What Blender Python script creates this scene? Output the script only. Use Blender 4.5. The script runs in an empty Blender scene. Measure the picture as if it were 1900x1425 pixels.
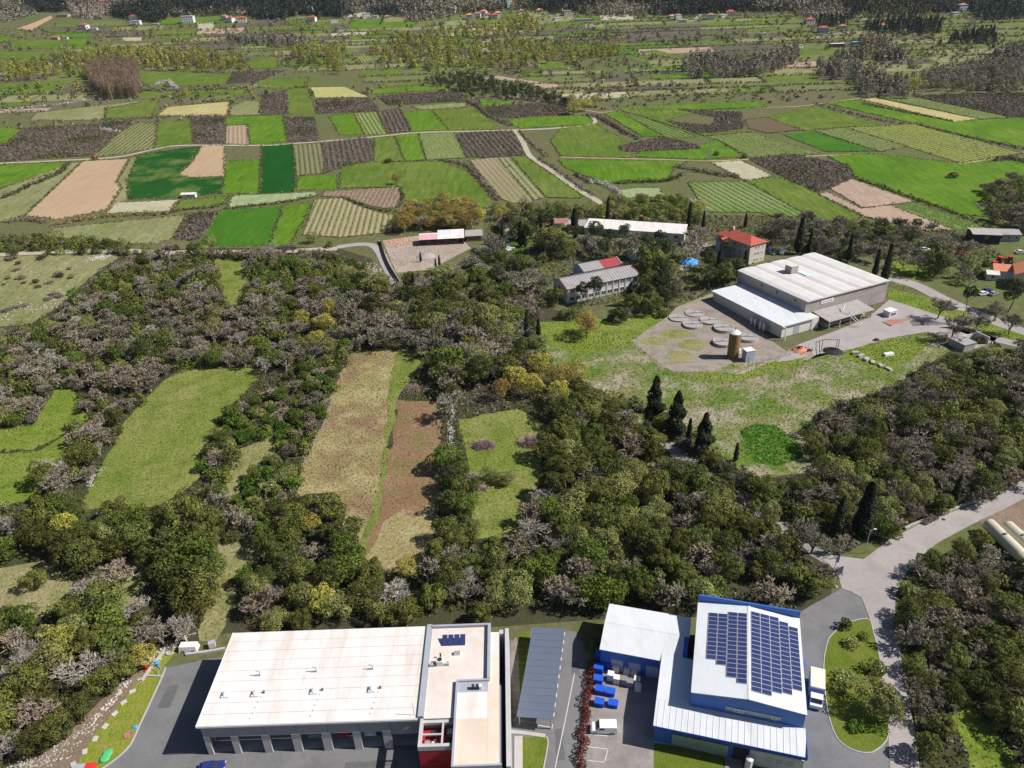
import bpy, bmesh, math, random
import numpy as np
from mathutils import Vector, Matrix

# ------------------------------------------------------------------ camera, sky, sun, exposure
scene = bpy.context.scene
COL = scene.collection
FOC, HC, ROLL = 1400.0, 115.0, math.radians(2.0)          # focal length in photo pixels, flying height, bank
PITCH = math.atan(772.0 / FOC)
_c, _s = math.cos(PITCH), math.sin(PITCH)
FWD = np.array([0, _c, -_s]); _r0 = np.array([1.0, 0, 0]); _u0 = np.cross(_r0, FWD)
RIGHT = math.cos(ROLL) * _r0 - math.sin(ROLL) * _u0
UP = math.sin(ROLL) * _r0 + math.cos(ROLL) * _u0
CAM = np.array([0.0, 0.0, HC])
cd = bpy.data.cameras.new('camera'); camera = bpy.data.objects.new('camera', cd); COL.objects.link(camera)
camera.matrix_world = Matrix(((RIGHT[0], UP[0], -FWD[0], 0), (RIGHT[1], UP[1], -FWD[1], 0), (RIGHT[2], UP[2], -FWD[2], HC), (0, 0, 0, 1)))
cd.sensor_width = 36.0; cd.lens = FOC / 1900.0 * 36.0; cd.clip_start = 0.5; cd.clip_end = 9000.0
scene.camera = camera

SUNV = Vector((0.995 * math.cos(math.radians(45)), -0.1 * math.cos(math.radians(45)), math.sin(math.radians(45)))).normalized()
world = bpy.data.worlds.new('World'); scene.world = world; world.use_nodes = True
wt = world.node_tree; bg = wt.nodes['Background']
sky = wt.nodes.new('ShaderNodeTexSky'); sky.sky_type = 'NISHITA'; sky.sun_disc = False; sky.ozone_density = 3.5
sky.sun_elevation = math.radians(45); sky.sun_rotation = math.atan2(SUNV.x, SUNV.y)
wt.links.new(sky.outputs[0], bg.inputs['Color']); bg.inputs['Strength'].default_value = 0.05
sd = bpy.data.lights.new('sun', 'SUN'); sd.energy = 5.0; sd.angle = math.radians(0.5); sd.color = (1.0, 0.955, 0.89)
sun = bpy.data.objects.new('sun', sd); COL.objects.link(sun)
sun.rotation_euler = SUNV.to_track_quat('Z', 'Y').to_euler(); sun.location = (60, 60, 200)
scene.view_settings.view_transform = 'Standard'; scene.view_settings.look = 'None'
scene.view_settings.exposure = 0.42; scene.view_settings.gamma = 1.0; scene.view_settings.use_curve_mapping = False

# ------------------------------------------------------------------ terrain height and where a sight line meets it
_ky = np.array([-500, 250, 450, 800, 1050, 1300, 1700, 2300, 3200.]); _kz = np.array([0, 0, 10, 30, 48, 85, 190, 340, 420.])
ROWS = np.arange(-300, 3210, 10.0)
_dense = np.interp(np.arange(-500, 3410, 10.0), _ky, _kz)
_sm = np.convolve(np.pad(_dense, 4, mode='edge'), np.ones(9) / 9, mode='valid')
ROWZ = _sm[20:20 + len(ROWS)]
ROWZ[ROWS <= 240] = 0.0
def tz(y): return np.interp(y, ROWS, ROWZ)
def hill(x, y):
    k = np.clip((np.asarray(y) - 1150.0) / 500.0, 0, 1)
    return k * (26 * np.sin(np.asarray(x) / 210.0 + 1.0) + 15 * np.sin(np.asarray(x) / 87.0 + np.asarray(y) / 160.0))
def height_at(x, y): return tz(y) + hill(x, y)
_T = np.concatenate([np.linspace(60, 420, 500), np.linspace(421, 3200, 1500)])
def G(px, py, h=0.0):
    """The place on the ground (or h metres above it) seen at a photo pixel."""
    d = FWD + RIGHT * (px - 950) / FOC + UP * (712.5 - py) / FOC
    p = CAM + d * _T[:, None]
    i = int(np.argmax(p[:, 2] < height_at(p[:, 0], p[:, 1]) + h)); a, b = _T[max(i - 1, 0)], _T[i]
    for _ in range(22):
        m = (a + b) / 2; q = CAM + d * m
        if q[2] < height_at(q[0], q[1]) + h: b = m
        else: a = m
    return CAM + d * b
def proj(p):
    v = np.asarray(p) - CAM; z = v @ FWD
    return 950 + FOC * (v @ RIGHT) / z, 712.5 - FOC * (v @ UP) / z
CROP = {'A': (0, 220, .33684), 'E': (500, 220, .33684), 'R': (1040, 180, .45263), 'T': (0, 0, .33684), 'U': (630, 0, .33684),
        'V': (1260, 0, .33684), 'F': (0, 0, 1.0), 'L': (0, 460, .29474), 'N': (0, 800, .29474), 'J': (1480, 880, .38251), 'K': (0, 1080, .24216)}
def pix(c, x, y): a, b, s = CROP[c]; return a + s * x, b + s * y
def gpoly(c, pts, h=0.0): return [G(*pix(c, x, y), h=h) for x, y in pts]

# ------------------------------------------------------------------ materials
MATS = {}
def _nodes(name):
    m = bpy.data.materials.new(name); m.use_nodes = True; nt = m.node_tree
    return m, nt, nt.nodes['Principled BSDF']
def mat(name, col, rough=0.6, metal=0.0, var=0.12, scale=0.6, spec=0.3, dirt=None, dirt_scale=0.15, bump=0.0, bump_scale=6.0, streak=None):
    """Solid surface: base colour with fine grain and larger mottling."""
    if name in MATS: return MATS[name]
    m, nt, b = _nodes(name); N, L = nt.nodes, nt.links
    g = N.new('ShaderNodeNewGeometry')
    n1 = N.new('ShaderNodeTexNoise'); n1.inputs['Scale'].default_value = scale; n1.inputs['Detail'].default_value = 6; n1.inputs['Roughness'].default_value = .65
    L.new(g.outputs['Position'], n1.inputs['Vector'])
    mr = N.new('ShaderNodeMapRange'); mr.inputs['From Min'].default_value = .3; mr.inputs['From Max'].default_value = .7
    mr.inputs['To Min'].default_value = 1 - var; mr.inputs['To Max'].default_value = 1 + var; L.new(n1.outputs['Fac'], mr.inputs['Value'])
    mul = N.new('ShaderNodeVectorMath'); mul.operation = 'SCALE'; mul.inputs[0].default_value = col[:3]; L.new(mr.outputs[0], mul.inputs['Scale'])
    out = mul.outputs[0]
    if dirt:
        n2 = N.new('ShaderNodeTexNoise'); n2.inputs['Scale'].default_value = dirt_scale; n2.inputs['Detail'].default_value = 8; n2.inputs['Roughness'].default_value = .7
        if streak:                                  # stains drawn out along the fall of the roof
            vm = N.new('ShaderNodeVectorMath'); vm.operation = 'MULTIPLY'; L.new(g.outputs['Position'], vm.inputs[0]); vm.inputs[1].default_value = streak; L.new(vm.outputs[0], n2.inputs['Vector'])
        else: L.new(g.outputs['Position'], n2.inputs['Vector'])
        r2 = N.new('ShaderNodeMapRange'); r2.inputs['From Min'].default_value = .48; r2.inputs['From Max'].default_value = .72; r2.inputs['To Max'].default_value = dirt[3]
        L.new(n2.outputs['Fac'], r2.inputs['Value'])
        mx = N.new('ShaderNodeMix'); mx.data_type = 'RGBA'; L.new(r2.outputs[0], mx.inputs['Factor']); L.new(out, mx.inputs[6]); mx.inputs[7].default_value = (*dirt[:3], 1)
        out = mx.outputs[2]
    L.new(out, b.inputs['Base Color']); b.inputs['Roughness'].default_value = rough; b.inputs['Metallic'].default_value = metal
    b.inputs['Specular IOR Level'].default_value = spec
    if bump:
        bp = N.new('ShaderNodeBump'); bp.inputs['Strength'].default_value = bump; bp.inputs['Distance'].default_value = .2
        n3 = N.new('ShaderNodeTexNoise'); n3.inputs['Scale'].default_value = bump_scale; n3.inputs['Detail'].default_value = 4; L.new(g.outputs['Position'], n3.inputs['Vector'])
        L.new(n3.outputs['Fac'], bp.inputs['Height']); L.new(bp.outputs[0], b.inputs['Normal'])
    MATS[name] = m; return m
def ground_mat(name, cols, big=0.03, mid=0.22, fine=1.4, wmid=.5, wfine=.35, bump=.6, rows=None, rowcol=None, rowwidth=.5, rowsp=3.0, spots=None, streak=0.0):
    """Open ground: colours mixed by patches of three sizes; optional crop rows (direction, colour) and scattered spots."""
    if name in MATS: return MATS[name]
    m, nt, b = _nodes(name); N, L = nt.nodes, nt.links
    g = N.new('ShaderNodeNewGeometry')
    def noise(sc, det=5, rough=.6):
        n = N.new('ShaderNodeTexNoise'); n.inputs['Scale'].default_value = sc; n.inputs['Detail'].default_value = det; n.inputs['Roughness'].default_value = rough
        L.new(g.outputs['Position'], n.inputs['Vector']); return n.outputs['Fac']
    def rng(v, lo, hi, a=0., bb=1.):
        r = N.new('ShaderNodeMapRange'); r.inputs['From Min'].default_value = lo; r.inputs['From Max'].default_value = hi
        r.inputs['To Min'].default_value = a; r.inputs['To Max'].default_value = bb; L.new(v, r.inputs['Value']); return r.outputs[0]
    def mix(f, a, c):
        x = N.new('ShaderNodeMix'); x.data_type = 'RGBA'; L.new(f, x.inputs['Factor'])
        (L.new(a, x.inputs[6]) if hasattr(a, 'node') else x.inputs.__getitem__(6).__setattr__('default_value', (*a, 1)))
        (L.new(c, x.inputs[7]) if hasattr(c, 'node') else x.inputs.__getitem__(7).__setattr__('default_value', (*c, 1)))
        return x.outputs[2]
    nb, nm, nf = noise(big), noise(mid, 6, .65), noise(fine, 5, .7)
    out = mix(rng(nb, .38, .62), cols[0], cols[1])
    if len(cols) > 2: out = mix(rng(nm, .47, .68, 0, wmid), out, cols[2])
    if len(cols) > 3: out = mix(rng(nm, .40, .28, 0, wmid), out, cols[3])
    if rows is not None:
        sp = N.new('ShaderNodeVectorMath'); sp.operation = 'DOT_PRODUCT'; L.new(g.outputs['Position'], sp.inputs[0])
        sp.inputs[1].default_value = (-rows[1] / rowsp, rows[0] / rowsp, 0)
        wob = N.new('ShaderNodeMath'); wob.operation = 'MULTIPLY_ADD'; L.new(nm, wob.inputs[0]); wob.inputs[1].default_value = .35; L.new(sp.outputs['Value'], wob.inputs[2])
        fr = N.new('ShaderNodeMath'); fr.operation = 'PINGPONG'; L.new(wob.outputs[0], fr.inputs[0]); fr.inputs[1].default_value = .5
        st = rng(fr.outputs[0], rowwidth * .5 - .08, rowwidth * .5 + .08)
        ff = N.new('ShaderNodeMath'); ff.operation = 'MULTIPLY'; L.new(st, ff.inputs[0]); L.new(rng(nf, .36, .58, .1, 1.), ff.inputs[1])
        out = mix(ff.outputs[0], out, rowcol)
    if streak:                                      # drill and mowing lines, drawn out along the strips
        sv = N.new('ShaderNodeVectorMath'); sv.operation = 'MULTIPLY'; L.new(g.outputs['Position'], sv.inputs[0]); sv.inputs[1].default_value = (.55, .035, 1)
        sn = N.new('ShaderNodeTexNoise'); sn.inputs['Scale'].default_value = 1.0; sn.inputs['Detail'].default_value = 4; L.new(sv.outputs[0], sn.inputs['Vector'])
        ss = N.new('ShaderNodeVectorMath'); ss.operation = 'SCALE'; L.new(out, ss.inputs[0]); L.new(rng(sn.outputs['Fac'], .3, .7, 1 - streak, 1 + streak), ss.inputs['Scale']); out = ss.outputs[0]
    if spots: out = mix(rng(nf, spots[3], spots[3] + .07, 0, spots[4] if len(spots) > 4 else 1.), out, spots[:3])
    sc = N.new('ShaderNodeVectorMath'); sc.operation = 'SCALE'; L.new(out, sc.inputs[0]); L.new(rng(nf, .25, .75, 1 - wfine, 1 + wfine), sc.inputs['Scale'])
    L.new(sc.outputs[0], b.inputs['Base Color']); b.inputs['Roughness'].default_value = .95; b.inputs['Specular IOR Level'].default_value = .08
    if bump:
        bp = N.new('ShaderNodeBump'); bp.inputs['Strength'].default_value = bump; bp.inputs['Distance'].default_value = .35
        L.new(nf, bp.inputs['Height']); L.new(bp.outputs[0], b.inputs['Normal'])
    MATS[name] = m; return m
def leaf_mat(name, dark, light, hue=.02, val=.25, trans=.22, rough=.75, spec=.12):
    """Foliage: each leaf clump's own tint, and a shift from one plant to the next."""
    if name in MATS: return MATS[name]
    m, nt, b = _nodes(name); N, L = nt.nodes, nt.links
    at = N.new('ShaderNodeAttribute'); at.attribute_name = 'tint'
    mx = N.new('ShaderNodeMix'); mx.data_type = 'RGBA'; L.new(at.outputs['Fac'], mx.inputs['Factor']); mx.inputs[6].default_value = (*dark, 1); mx.inputs[7].default_value = (*light, 1)
    oi = N.new('ShaderNodeObjectInfo'); hs = N.new('ShaderNodeHueSaturation')
    r1 = N.new('ShaderNodeMapRange'); r1.inputs['To Min'].default_value = .5 - hue; r1.inputs['To Max'].default_value = .5 + hue; L.new(oi.outputs['Random'], r1.inputs['Value'])
    w = N.new('ShaderNodeMath'); w.operation = 'FRACT'; k = N.new('ShaderNodeMath'); k.operation = 'MULTIPLY'; k.inputs[1].default_value = 7.31; L.new(oi.outputs['Random'], k.inputs[0]); L.new(k.outputs[0], w.inputs[0])
    r2 = N.new('ShaderNodeMapRange'); r2.inputs['To Min'].default_value = 1 - val; r2.inputs['To Max'].default_value = 1 + val; L.new(w.outputs[0], r2.inputs['Value'])
    L.new(mx.outputs[2], hs.inputs['Color']); L.new(r1.outputs[0], hs.inputs['Hue']); L.new(r2.outputs[0], hs.inputs['Value'])
    L.new(hs.outputs[0], b.inputs['Base Color']); b.inputs['Roughness'].default_value = rough; b.inputs['Specular IOR Level'].default_value = spec
    if trans:
        tr = N.new('ShaderNodeBsdfTranslucent'); L.new(hs.outputs[0], tr.inputs['Color'])
        ms = N.new('ShaderNodeMixShader'); ms.inputs[0].default_value = trans; L.new(b.outputs[0], ms.inputs[1]); L.new(tr.outputs[0], ms.inputs[2])
        L.new(ms.outputs[0], nt.nodes['Material Output'].inputs['Surface'])
    MATS[name] = m; return m

# ------------------------------------------------------------------ objects
def tag(o, label=None, cat=None, group=None, kind=None):
    if label: o['label'] = label
    if cat: o['category'] = cat
    if group: o['group'] = group
    if kind: o['kind'] = kind
    return o
def empty(name, loc, rz=0.0, label=None, cat=None, group=None, parent=None):
    o = bpy.data.objects.new(name, None); COL.objects.link(o); o.location = loc; o.rotation_euler = (0, 0, rz); o.empty_display_size = .5
    if parent: o.parent = parent
    return tag(o, label, cat, group)
def link(name, me, parent=None, loc=(0, 0, 0), rz=0.0, scale=None):
    o = bpy.data.objects.new(name, me); COL.objects.link(o); o.location = loc; o.rotation_euler = (0, 0, rz)
    if scale is not None: o.scale = scale
    if parent: o.parent = parent
    return o
def copy_tree(o, parent=None):
    c = o.copy(); COL.objects.link(c); c.parent = parent
    for ch in o.children: copy_tree(ch, c)
    return c
def np_mesh(name, verts, faces, m, tint=None, smooth=False):
    """verts (N,3); faces (M,k) all of one size."""
    verts = np.asarray(verts, dtype=np.float32); faces = np.asarray(faces, dtype=np.int32); k = faces.shape[1]
    me = bpy.data.meshes.new(name); me.vertices.add(len(verts)); me.vertices.foreach_set('co', verts.ravel())
    me.loops.add(faces.size); me.loops.foreach_set('vertex_index', faces.ravel())
    me.polygons.add(len(faces)); me.polygons.foreach_set('loop_start', np.arange(0, faces.size, k, dtype=np.int32))
    me.update(calc_edges=True)
    if tint is not None:
        a = me.attributes.new('tint', 'FLOAT', 'FACE'); a.data.foreach_set('value', np.asarray(tint, dtype=np.float32))
    me.materials.append(m)
    if smooth: me.polygons.foreach_set('use_smooth', np.ones(len(faces), dtype=bool))
    return me
class MB:
    """Collects boxes, prisms, tubes; build() links them as one mesh object."""
    def __init__(s): s.v = []; s.f = []
    def add(s, vs, fs):
        o = len(s.v); s.v += [tuple(map(float, v)) for v in vs]; s.f += [tuple(i + o for i in f) for f in fs]; return s
    def box(s, x0, y0, z0, x1, y1, z1):
        return s.add([(x0, y0, z0), (x1, y0, z0), (x1, y1, z0), (x0, y1, z0), (x0, y0, z1), (x1, y0, z1), (x1, y1, z1), (x0, y1, z1)],
                     [(0, 3, 2, 1), (4, 5, 6, 7), (0, 1, 5, 4), (1, 2, 6, 5), (2, 3, 7, 6), (3, 0, 4, 7)])
    def prism(s, prof, ax, a0, a1, prof2=None):
        """prof: 2-D outline; extruded along axis 'x','y' or 'z' from a0 to a1 (prof2 = outline at a1)."""
        n = len(prof); q = prof2 or prof
        def P(u, w, a): return {'x': (a, u, w), 'y': (u, a, w), 'z': (u, w, a)}[ax]
        vs = [P(u, w, a0) for u, w in prof] + [P(u, w, a1) for u, w in q]
        return s.add(vs, [tuple(range(n))[::-1], tuple(range(n, 2 * n))] + [(i, (i + 1) % n, n + (i + 1) % n, n + i) for i in range(n)])
    def tube(s, p, q, r, n=6, r2=None):
        p, q = Vector(p), Vector(q); d = (q - p).normalized(); a = d.orthogonal().normalized(); b = d.cross(a); r2 = r if r2 is None else r2
        vs = [p + (a * math.cos(t) + b * math.sin(t)) * r for t in [2 * math.pi * i / n for i in range(n)]]
        vs += [q + (a * math.cos(t) + b * math.sin(t)) * r2 for t in [2 * math.pi * i / n for i in range(n)]]
        return s.add(vs, [tuple(range(n))[::-1], tuple(range(n, 2 * n))] + [(i, (i + 1) % n, n + (i + 1) % n, n + i) for i in range(n)])
    def lathe(s, prof, n=16, c=(0, 0, 0)):
        """prof: list of (radius, z) from bottom to top."""
        vs = []; 
        for r, z in prof: vs += [(c[0] + r * math.cos(2 * math.pi * i / n), c[1] + r * math.sin(2 * math.pi * i / n), c[2] + z) for i in range(n)]
        fs = [(k * n + i, k * n + (i + 1) % n, (k + 1) * n + (i + 1) % n, (k + 1) * n + i) for k in range(len(prof) - 1) for i in range(n)]
        return s.add(vs, fs + [tuple(range(n))[::-1], tuple(range((len(prof) - 1) * n, len(prof) * n))])
    def mesh(s, name, m, smooth=False):
        me = bpy.data.meshes.new(name); me.from_pydata(s.v, [], s.f); me.materials.append(m); me.update()
        bm = bmesh.new(); bm.from_mesh(me); bmesh.ops.recalc_face_normals(bm, faces=bm.faces); bm.to_mesh(me); bm.free()
        if smooth:
            for p in me.polygons: p.use_smooth = True
            try: me.set_sharp_from_angle(angle=math.radians(40))
            except Exception: pass
        return me
    def build(s, name, m, parent=None, smooth=False, loc=(0, 0, 0), rz=0.0): return link(name, s.mesh(name, m, smooth), parent, loc, rz)

def drape(name, poly, m, off=.03, kind='structure', parent=None, rough=0.0, seed=0):
    """A sheet of ground cover following the terrain, off metres above it."""
    bm = bmesh.new(); P = [(float(p[0]), float(p[1])) for p in poly]
    if rough:                                       # a ragged, natural edge
        rr = random.Random(seed); Q = []
        for i in range(len(P)):
            (x0, y0), (x1, y1) = P[i], P[(i + 1) % len(P)]; n = max(1, min(24, int(math.hypot(x1 - x0, y1 - y0) / (rough * 4))))
            for k in range(n): t = k / n; j = rough if k else 0; Q.append((x0 + (x1 - x0) * t + rr.uniform(-j, j), y0 + (y1 - y0) * t + rr.uniform(-j, j)))
        P = Q
    bm.faces.new([bm.verts.new((x, y, 0)) for x, y in P]); bmesh.ops.triangulate(bm, faces=bm.faces[:])
    y0, y1 = min(p[1] for p in P), max(p[1] for p in P)
    for r in ROWS:
        if y0 < r < y1 and r >= 240:
            bmesh.ops.bisect_plane(bm, geom=bm.verts[:] + bm.edges[:] + bm.faces[:], dist=1e-5, plane_co=(0, float(r), 0), plane_no=(0, 1, 0))
    bmesh.ops.triangulate(bm, faces=bm.faces[:])
    for v in bm.verts: v.co.z = float(height_at(v.co.x, v.co.y)) + off
    bmesh.ops.recalc_face_normals(bm, faces=bm.faces)
    if bm.faces and sum(f.normal.z for f in bm.faces) < 0: bmesh.ops.reverse_faces(bm, faces=bm.faces[:])
    me = bpy.data.meshes.new(name); bm.to_mesh(me); bm.free(); me.materials.append(m)
    o = link(name, me, parent); 
    if kind: o['kind'] = kind
    return o
def smooth_line(pts, step=4.0):
    """Catmull-Rom through ground points, resampled."""
    P = [np.array(p[:2], float) for p in pts]; P = [2 * P[0] - P[1]] + P + [2 * P[-1] - P[-2]]; out = []
    for i in range(1, len(P) - 2):
        n = max(2, int(np.linalg.norm(P[i + 1] - P[i]) / step))
        for k in range(n):
            t = k / n; a, b, c, d = P[i - 1], P[i], P[i + 1], P[i + 2]
            out.append(.5 * (2 * b + (c - a) * t + (2 * a - 5 * b + 4 * c - d) * t * t + (3 * b - a - 3 * c + d) * t ** 3))
    out.append(P[-2]); return out
def ribbon(name, pts, width, m, off=.06, kind='structure', rough_edge=0.0, seed=1):
    L = smooth_line(pts); rr = random.Random(seed); vs = []; fs = []
    for i, p in enumerate(L):
        t = L[min(i + 1, len(L) - 1)] - L[max(i - 1, 0)]; t = t / (np.linalg.norm(t) + 1e-9); nrm = np.array([-t[1], t[0]])
        for s in (-1, -.33, .33, 1):
            w = width / 2 * s * (1 + (rr.uniform(-rough_edge, rough_edge) if abs(s) == 1 else 0)); q = p + nrm * w
            vs.append((q[0], q[1], float(height_at(q[0], q[1])) + off))
        if i: fs += [((i - 1) * 4 + k, (i - 1) * 4 + k + 1, i * 4 + k + 1, i * 4 + k) for k in range(3)]
    me = bpy.data.meshes.new(name); me.from_pydata(vs, [], fs); me.materials.append(m); me.update()
    if me.polygons and sum(p.normal.z for p in me.polygons) < 0: me.flip_normals()
    return tag(link(name, me), kind=kind)
def inside(poly, x, y):
    """Vectorised point in polygon."""
    x = np.asarray(x, float); y = np.asarray(y, float); r = np.zeros(x.shape, bool); n = len(poly)
    for i in range(n):
        x0, y0 = poly[i][0], poly[i][1]; x1, y1 = poly[(i + 1) % n][0], poly[(i + 1) % n][1]
        if y0 == y1: continue
        r ^= ((y0 > y) != (y1 > y)) & (x < (x1 - x0) * (y - y0) / (y1 - y0) + x0)
    return r
# ------------------------------------------------------------------ ground colours
GM = {
 'terrain': ground_mat('wild_ground', [(.105, .12, .042), (.12, .11, .062), (.08, .11, .03), (.15, .14, .08)], big=.012, mid=.05, fine=.5),
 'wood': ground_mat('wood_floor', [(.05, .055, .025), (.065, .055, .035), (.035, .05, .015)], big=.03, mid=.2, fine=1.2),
 'bright': ground_mat('bright_grass', [(.075, .16, .010), (.105, .18, .016), (.052, .118, .009), (.165, .19, .045)], big=.02, mid=.06, fine=.7, wmid=.65, wfine=.32, bump=.5, streak=0.20),
 'mid': ground_mat('meadow_grass', [(.088, .142, .018), (.118, .155, .03), (.06, .108, .013), (.175, .172, .06)], big=.02, mid=.07, fine=.6, wmid=.7, wfine=.36, bump=.6, streak=0.20),
 'olive': ground_mat('dry_meadow', [(.18, .19, .08), (.23, .22, .115), (.125, .155, .045), (.30, .25, .16)], big=.02, mid=.08, fine=.6, wmid=.7, wfine=.36, bump=.6, streak=0.16),
 'dark': ground_mat('dark_wheat', [(.007, .062, .008), (.009, .07, .009), (.018, .08, .011)], big=.03, mid=.05, fine=1.0, wmid=.3, wfine=.2, bump=.3, streak=0.12),
 'darkpatchy': ground_mat('patchy_wheat', [(.007, .06, .008), (.012, .072, .010), (.13, .165, .04)], big=.03, mid=.055, fine=1.0, wmid=.95, wfine=.2, bump=.3, streak=0.12),
 'green2': ground_mat('young_wheat', [(.034, .122, .008), (.048, .138, .011), (.075, .155, .018)], big=.03, mid=.07, fine=1.0, wmid=.5, wfine=.2, bump=.3, streak=0.16),
 'tan': ground_mat('ploughed_soil', [(.36, .26, .165), (.39, .28, .18), (.33, .235, .15)], big=.02, mid=.15, fine=.9, wmid=.35, wfine=.10, bump=.35, streak=0.07),
 'pinksoil': ground_mat('pinkish_soil', [(.33, .245, .19), (.37, .27, .2), (.27, .2, .14)], big=.03, mid=.2, fine=.9, wfine=.2, bump=.6, streak=0.10),
 'pale': ground_mat('pale_ground', [(.36, .34, .22), (.40, .36, .27), (.24, .25, .12)], big=.03, mid=.12, fine=.8, wfine=.18, bump=.4),
 'palegreen': ground_mat('greyish_green_crop', [(.22, .28, .13), (.26, .31, .17), (.3, .32, .2)], big=.05, mid=.2, fine=1.0, wfine=.22, streak=0.12),
 'yellow': ground_mat('pale_yellow_field', [(.33, .33, .12), (.38, .35, .15), (.28, .3, .1)], big=.03, mid=.1, fine=.8, wfine=.15, streak=0.12),
 'strawpath': ground_mat('straw_strip', [(.36, .31, .13), (.4, .34, .17), (.27, .27, .08)], big=.03, mid=.1, fine=.8, wfine=.15, streak=0.10),
 'scrub': ground_mat('scrub_ground', [(.10, .085, .065), (.12, .10, .075), (.075, .085, .04)], big=.03, mid=.12, fine=.8, wfine=.3),
 'redsoil': ground_mat('red_soil', [(.20, .115, .068), (.24, .155, .09), (.14, .15, .045), (.34, .28, .165)], big=.07, mid=.10, fine=1.2, wmid=.9, wfine=.42, bump=1.),
 'beige': ground_mat('beige_fallow', [(.25, .22, .095), (.20, .13, .075), (.34, .30, .15), (.115, .15, .035)], big=.06, mid=.11, fine=1.2, wmid=1.0, wfine=.5, bump=1.),
 'waste': ground_mat('waste_ground', [(.095, .155, .022), (.165, .168, .065), (.35, .285, .235), (.045, .12, .010)], big=.07, mid=.10, fine=.9, wmid=1.0, wfine=.55, bump=1.),
 'vivid': ground_mat('vivid_weeds', [(.04, .135, .008), (.06, .155, .012), (.11, .155, .035), (.025, .09, .008)], big=.1, mid=.3, fine=1.2, wmid=.8, wfine=.45, bump=1., spots=(.26, .22, .15, .58, .7)),
 'rubble': ground_mat('rubble_ground', [(.32, .27, .23), (.36, .30, .25), (.28, .19, .13), (.2, .17, .15)], big=.05, mid=.2, fine=1.0, wmid=.8, wfine=.3, bump=.9),
 'grassbank': ground_mat('yellow_green_bank', [(.2, .225, .03), (.24, .24, .045), (.13, .19, .025), (.3, .21, .12)], big=.1, mid=.35, fine=1.8, wmid=.7, wfine=.3, bump=.8),
 'lawn': ground_mat('lawn_grass', [(.105, .145, .018), (.14, .16, .028), (.07, .11, .012)], big=.15, mid=.5, fine=2.2, wmid=.6, wfine=.25, bump=.5),
 'bare': ground_mat('bare_earth', [(.2, .145, .105), (.24, .18, .13), (.14, .115, .07)], big=.1, mid=.4, fine=1.6, wfine=.3, bump=.9),
 'dirtroad': ground_mat('dirt_road', [(.36, .32, .25), (.4, .35, .28), (.28, .26, .17)], big=.05, mid=.3, fine=1.2, wmid=.4, wfine=.12, bump=.3),
 'concrete': ground_mat('pale_road_concrete', [(.31, .28, .275), (.35, .315, .305), (.255, .235, .23)], big=.06, mid=.2, fine=1.5, wmid=.7, wfine=.10, bump=.1),
 'lane': ground_mat('lane_asphalt', [(.22, .205, .20), (.25, .235, .225), (.18, .17, .165)], big=.06, mid=.3, fine=1.5, wmid=.5, wfine=.08, bump=.1),
 'asphalt': ground_mat('grey_asphalt', [(.155, .155, .16), (.185, .182, .183), (.125, .125, .13)], big=.07, mid=.16, fine=2.0, wmid=.75, wfine=.10, bump=.1),
 'yard': ground_mat('yard_asphalt', [(.25, .225, .215), (.29, .26, .245), (.18, .17, .165)], big=.1, mid=.22, fine=1.6, wmid=.85, wfine=.12, bump=.1),
 'padconc': ground_mat('weathered_concrete', [(.245, .205, .175), (.29, .245, .21), (.15, .135, .10), (.33, .29, .255)], big=.1, mid=.3, fine=1.5, wmid=.7, wfine=.1, bump=.2),
}
def rowmat(name, base, rowcol, d, sp, width=.5):
    return ground_mat(name, base, mid=.15, fine=1.0, wfine=.25, rows=d, rowcol=rowcol, rowsp=sp, rowwidth=width, bump=.6)

# one sheet to the horizon
_xs = np.concatenate([np.arange(-2600, -700, 100.), np.arange(-700, 701, 35.), np.arange(800, 2601, 100.)])
_gx, _gy = np.meshgrid(_xs, ROWS); _gz = height_at(_gx, _gy)
_nx = len(_xs); _id = np.arange(_gx.size).reshape(_gx.shape)
_f = np.stack([_id[:-1, :-1], _id[:-1, 1:], _id[1:, 1:], _id[1:, :-1]], -1).reshape(-1, 4)
tag(link('ground', np_mesh('ground', np.stack([_gx, _gy, _gz], -1).reshape(-1, 3), _f, GM['terrain'])), kind='structure')

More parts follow.
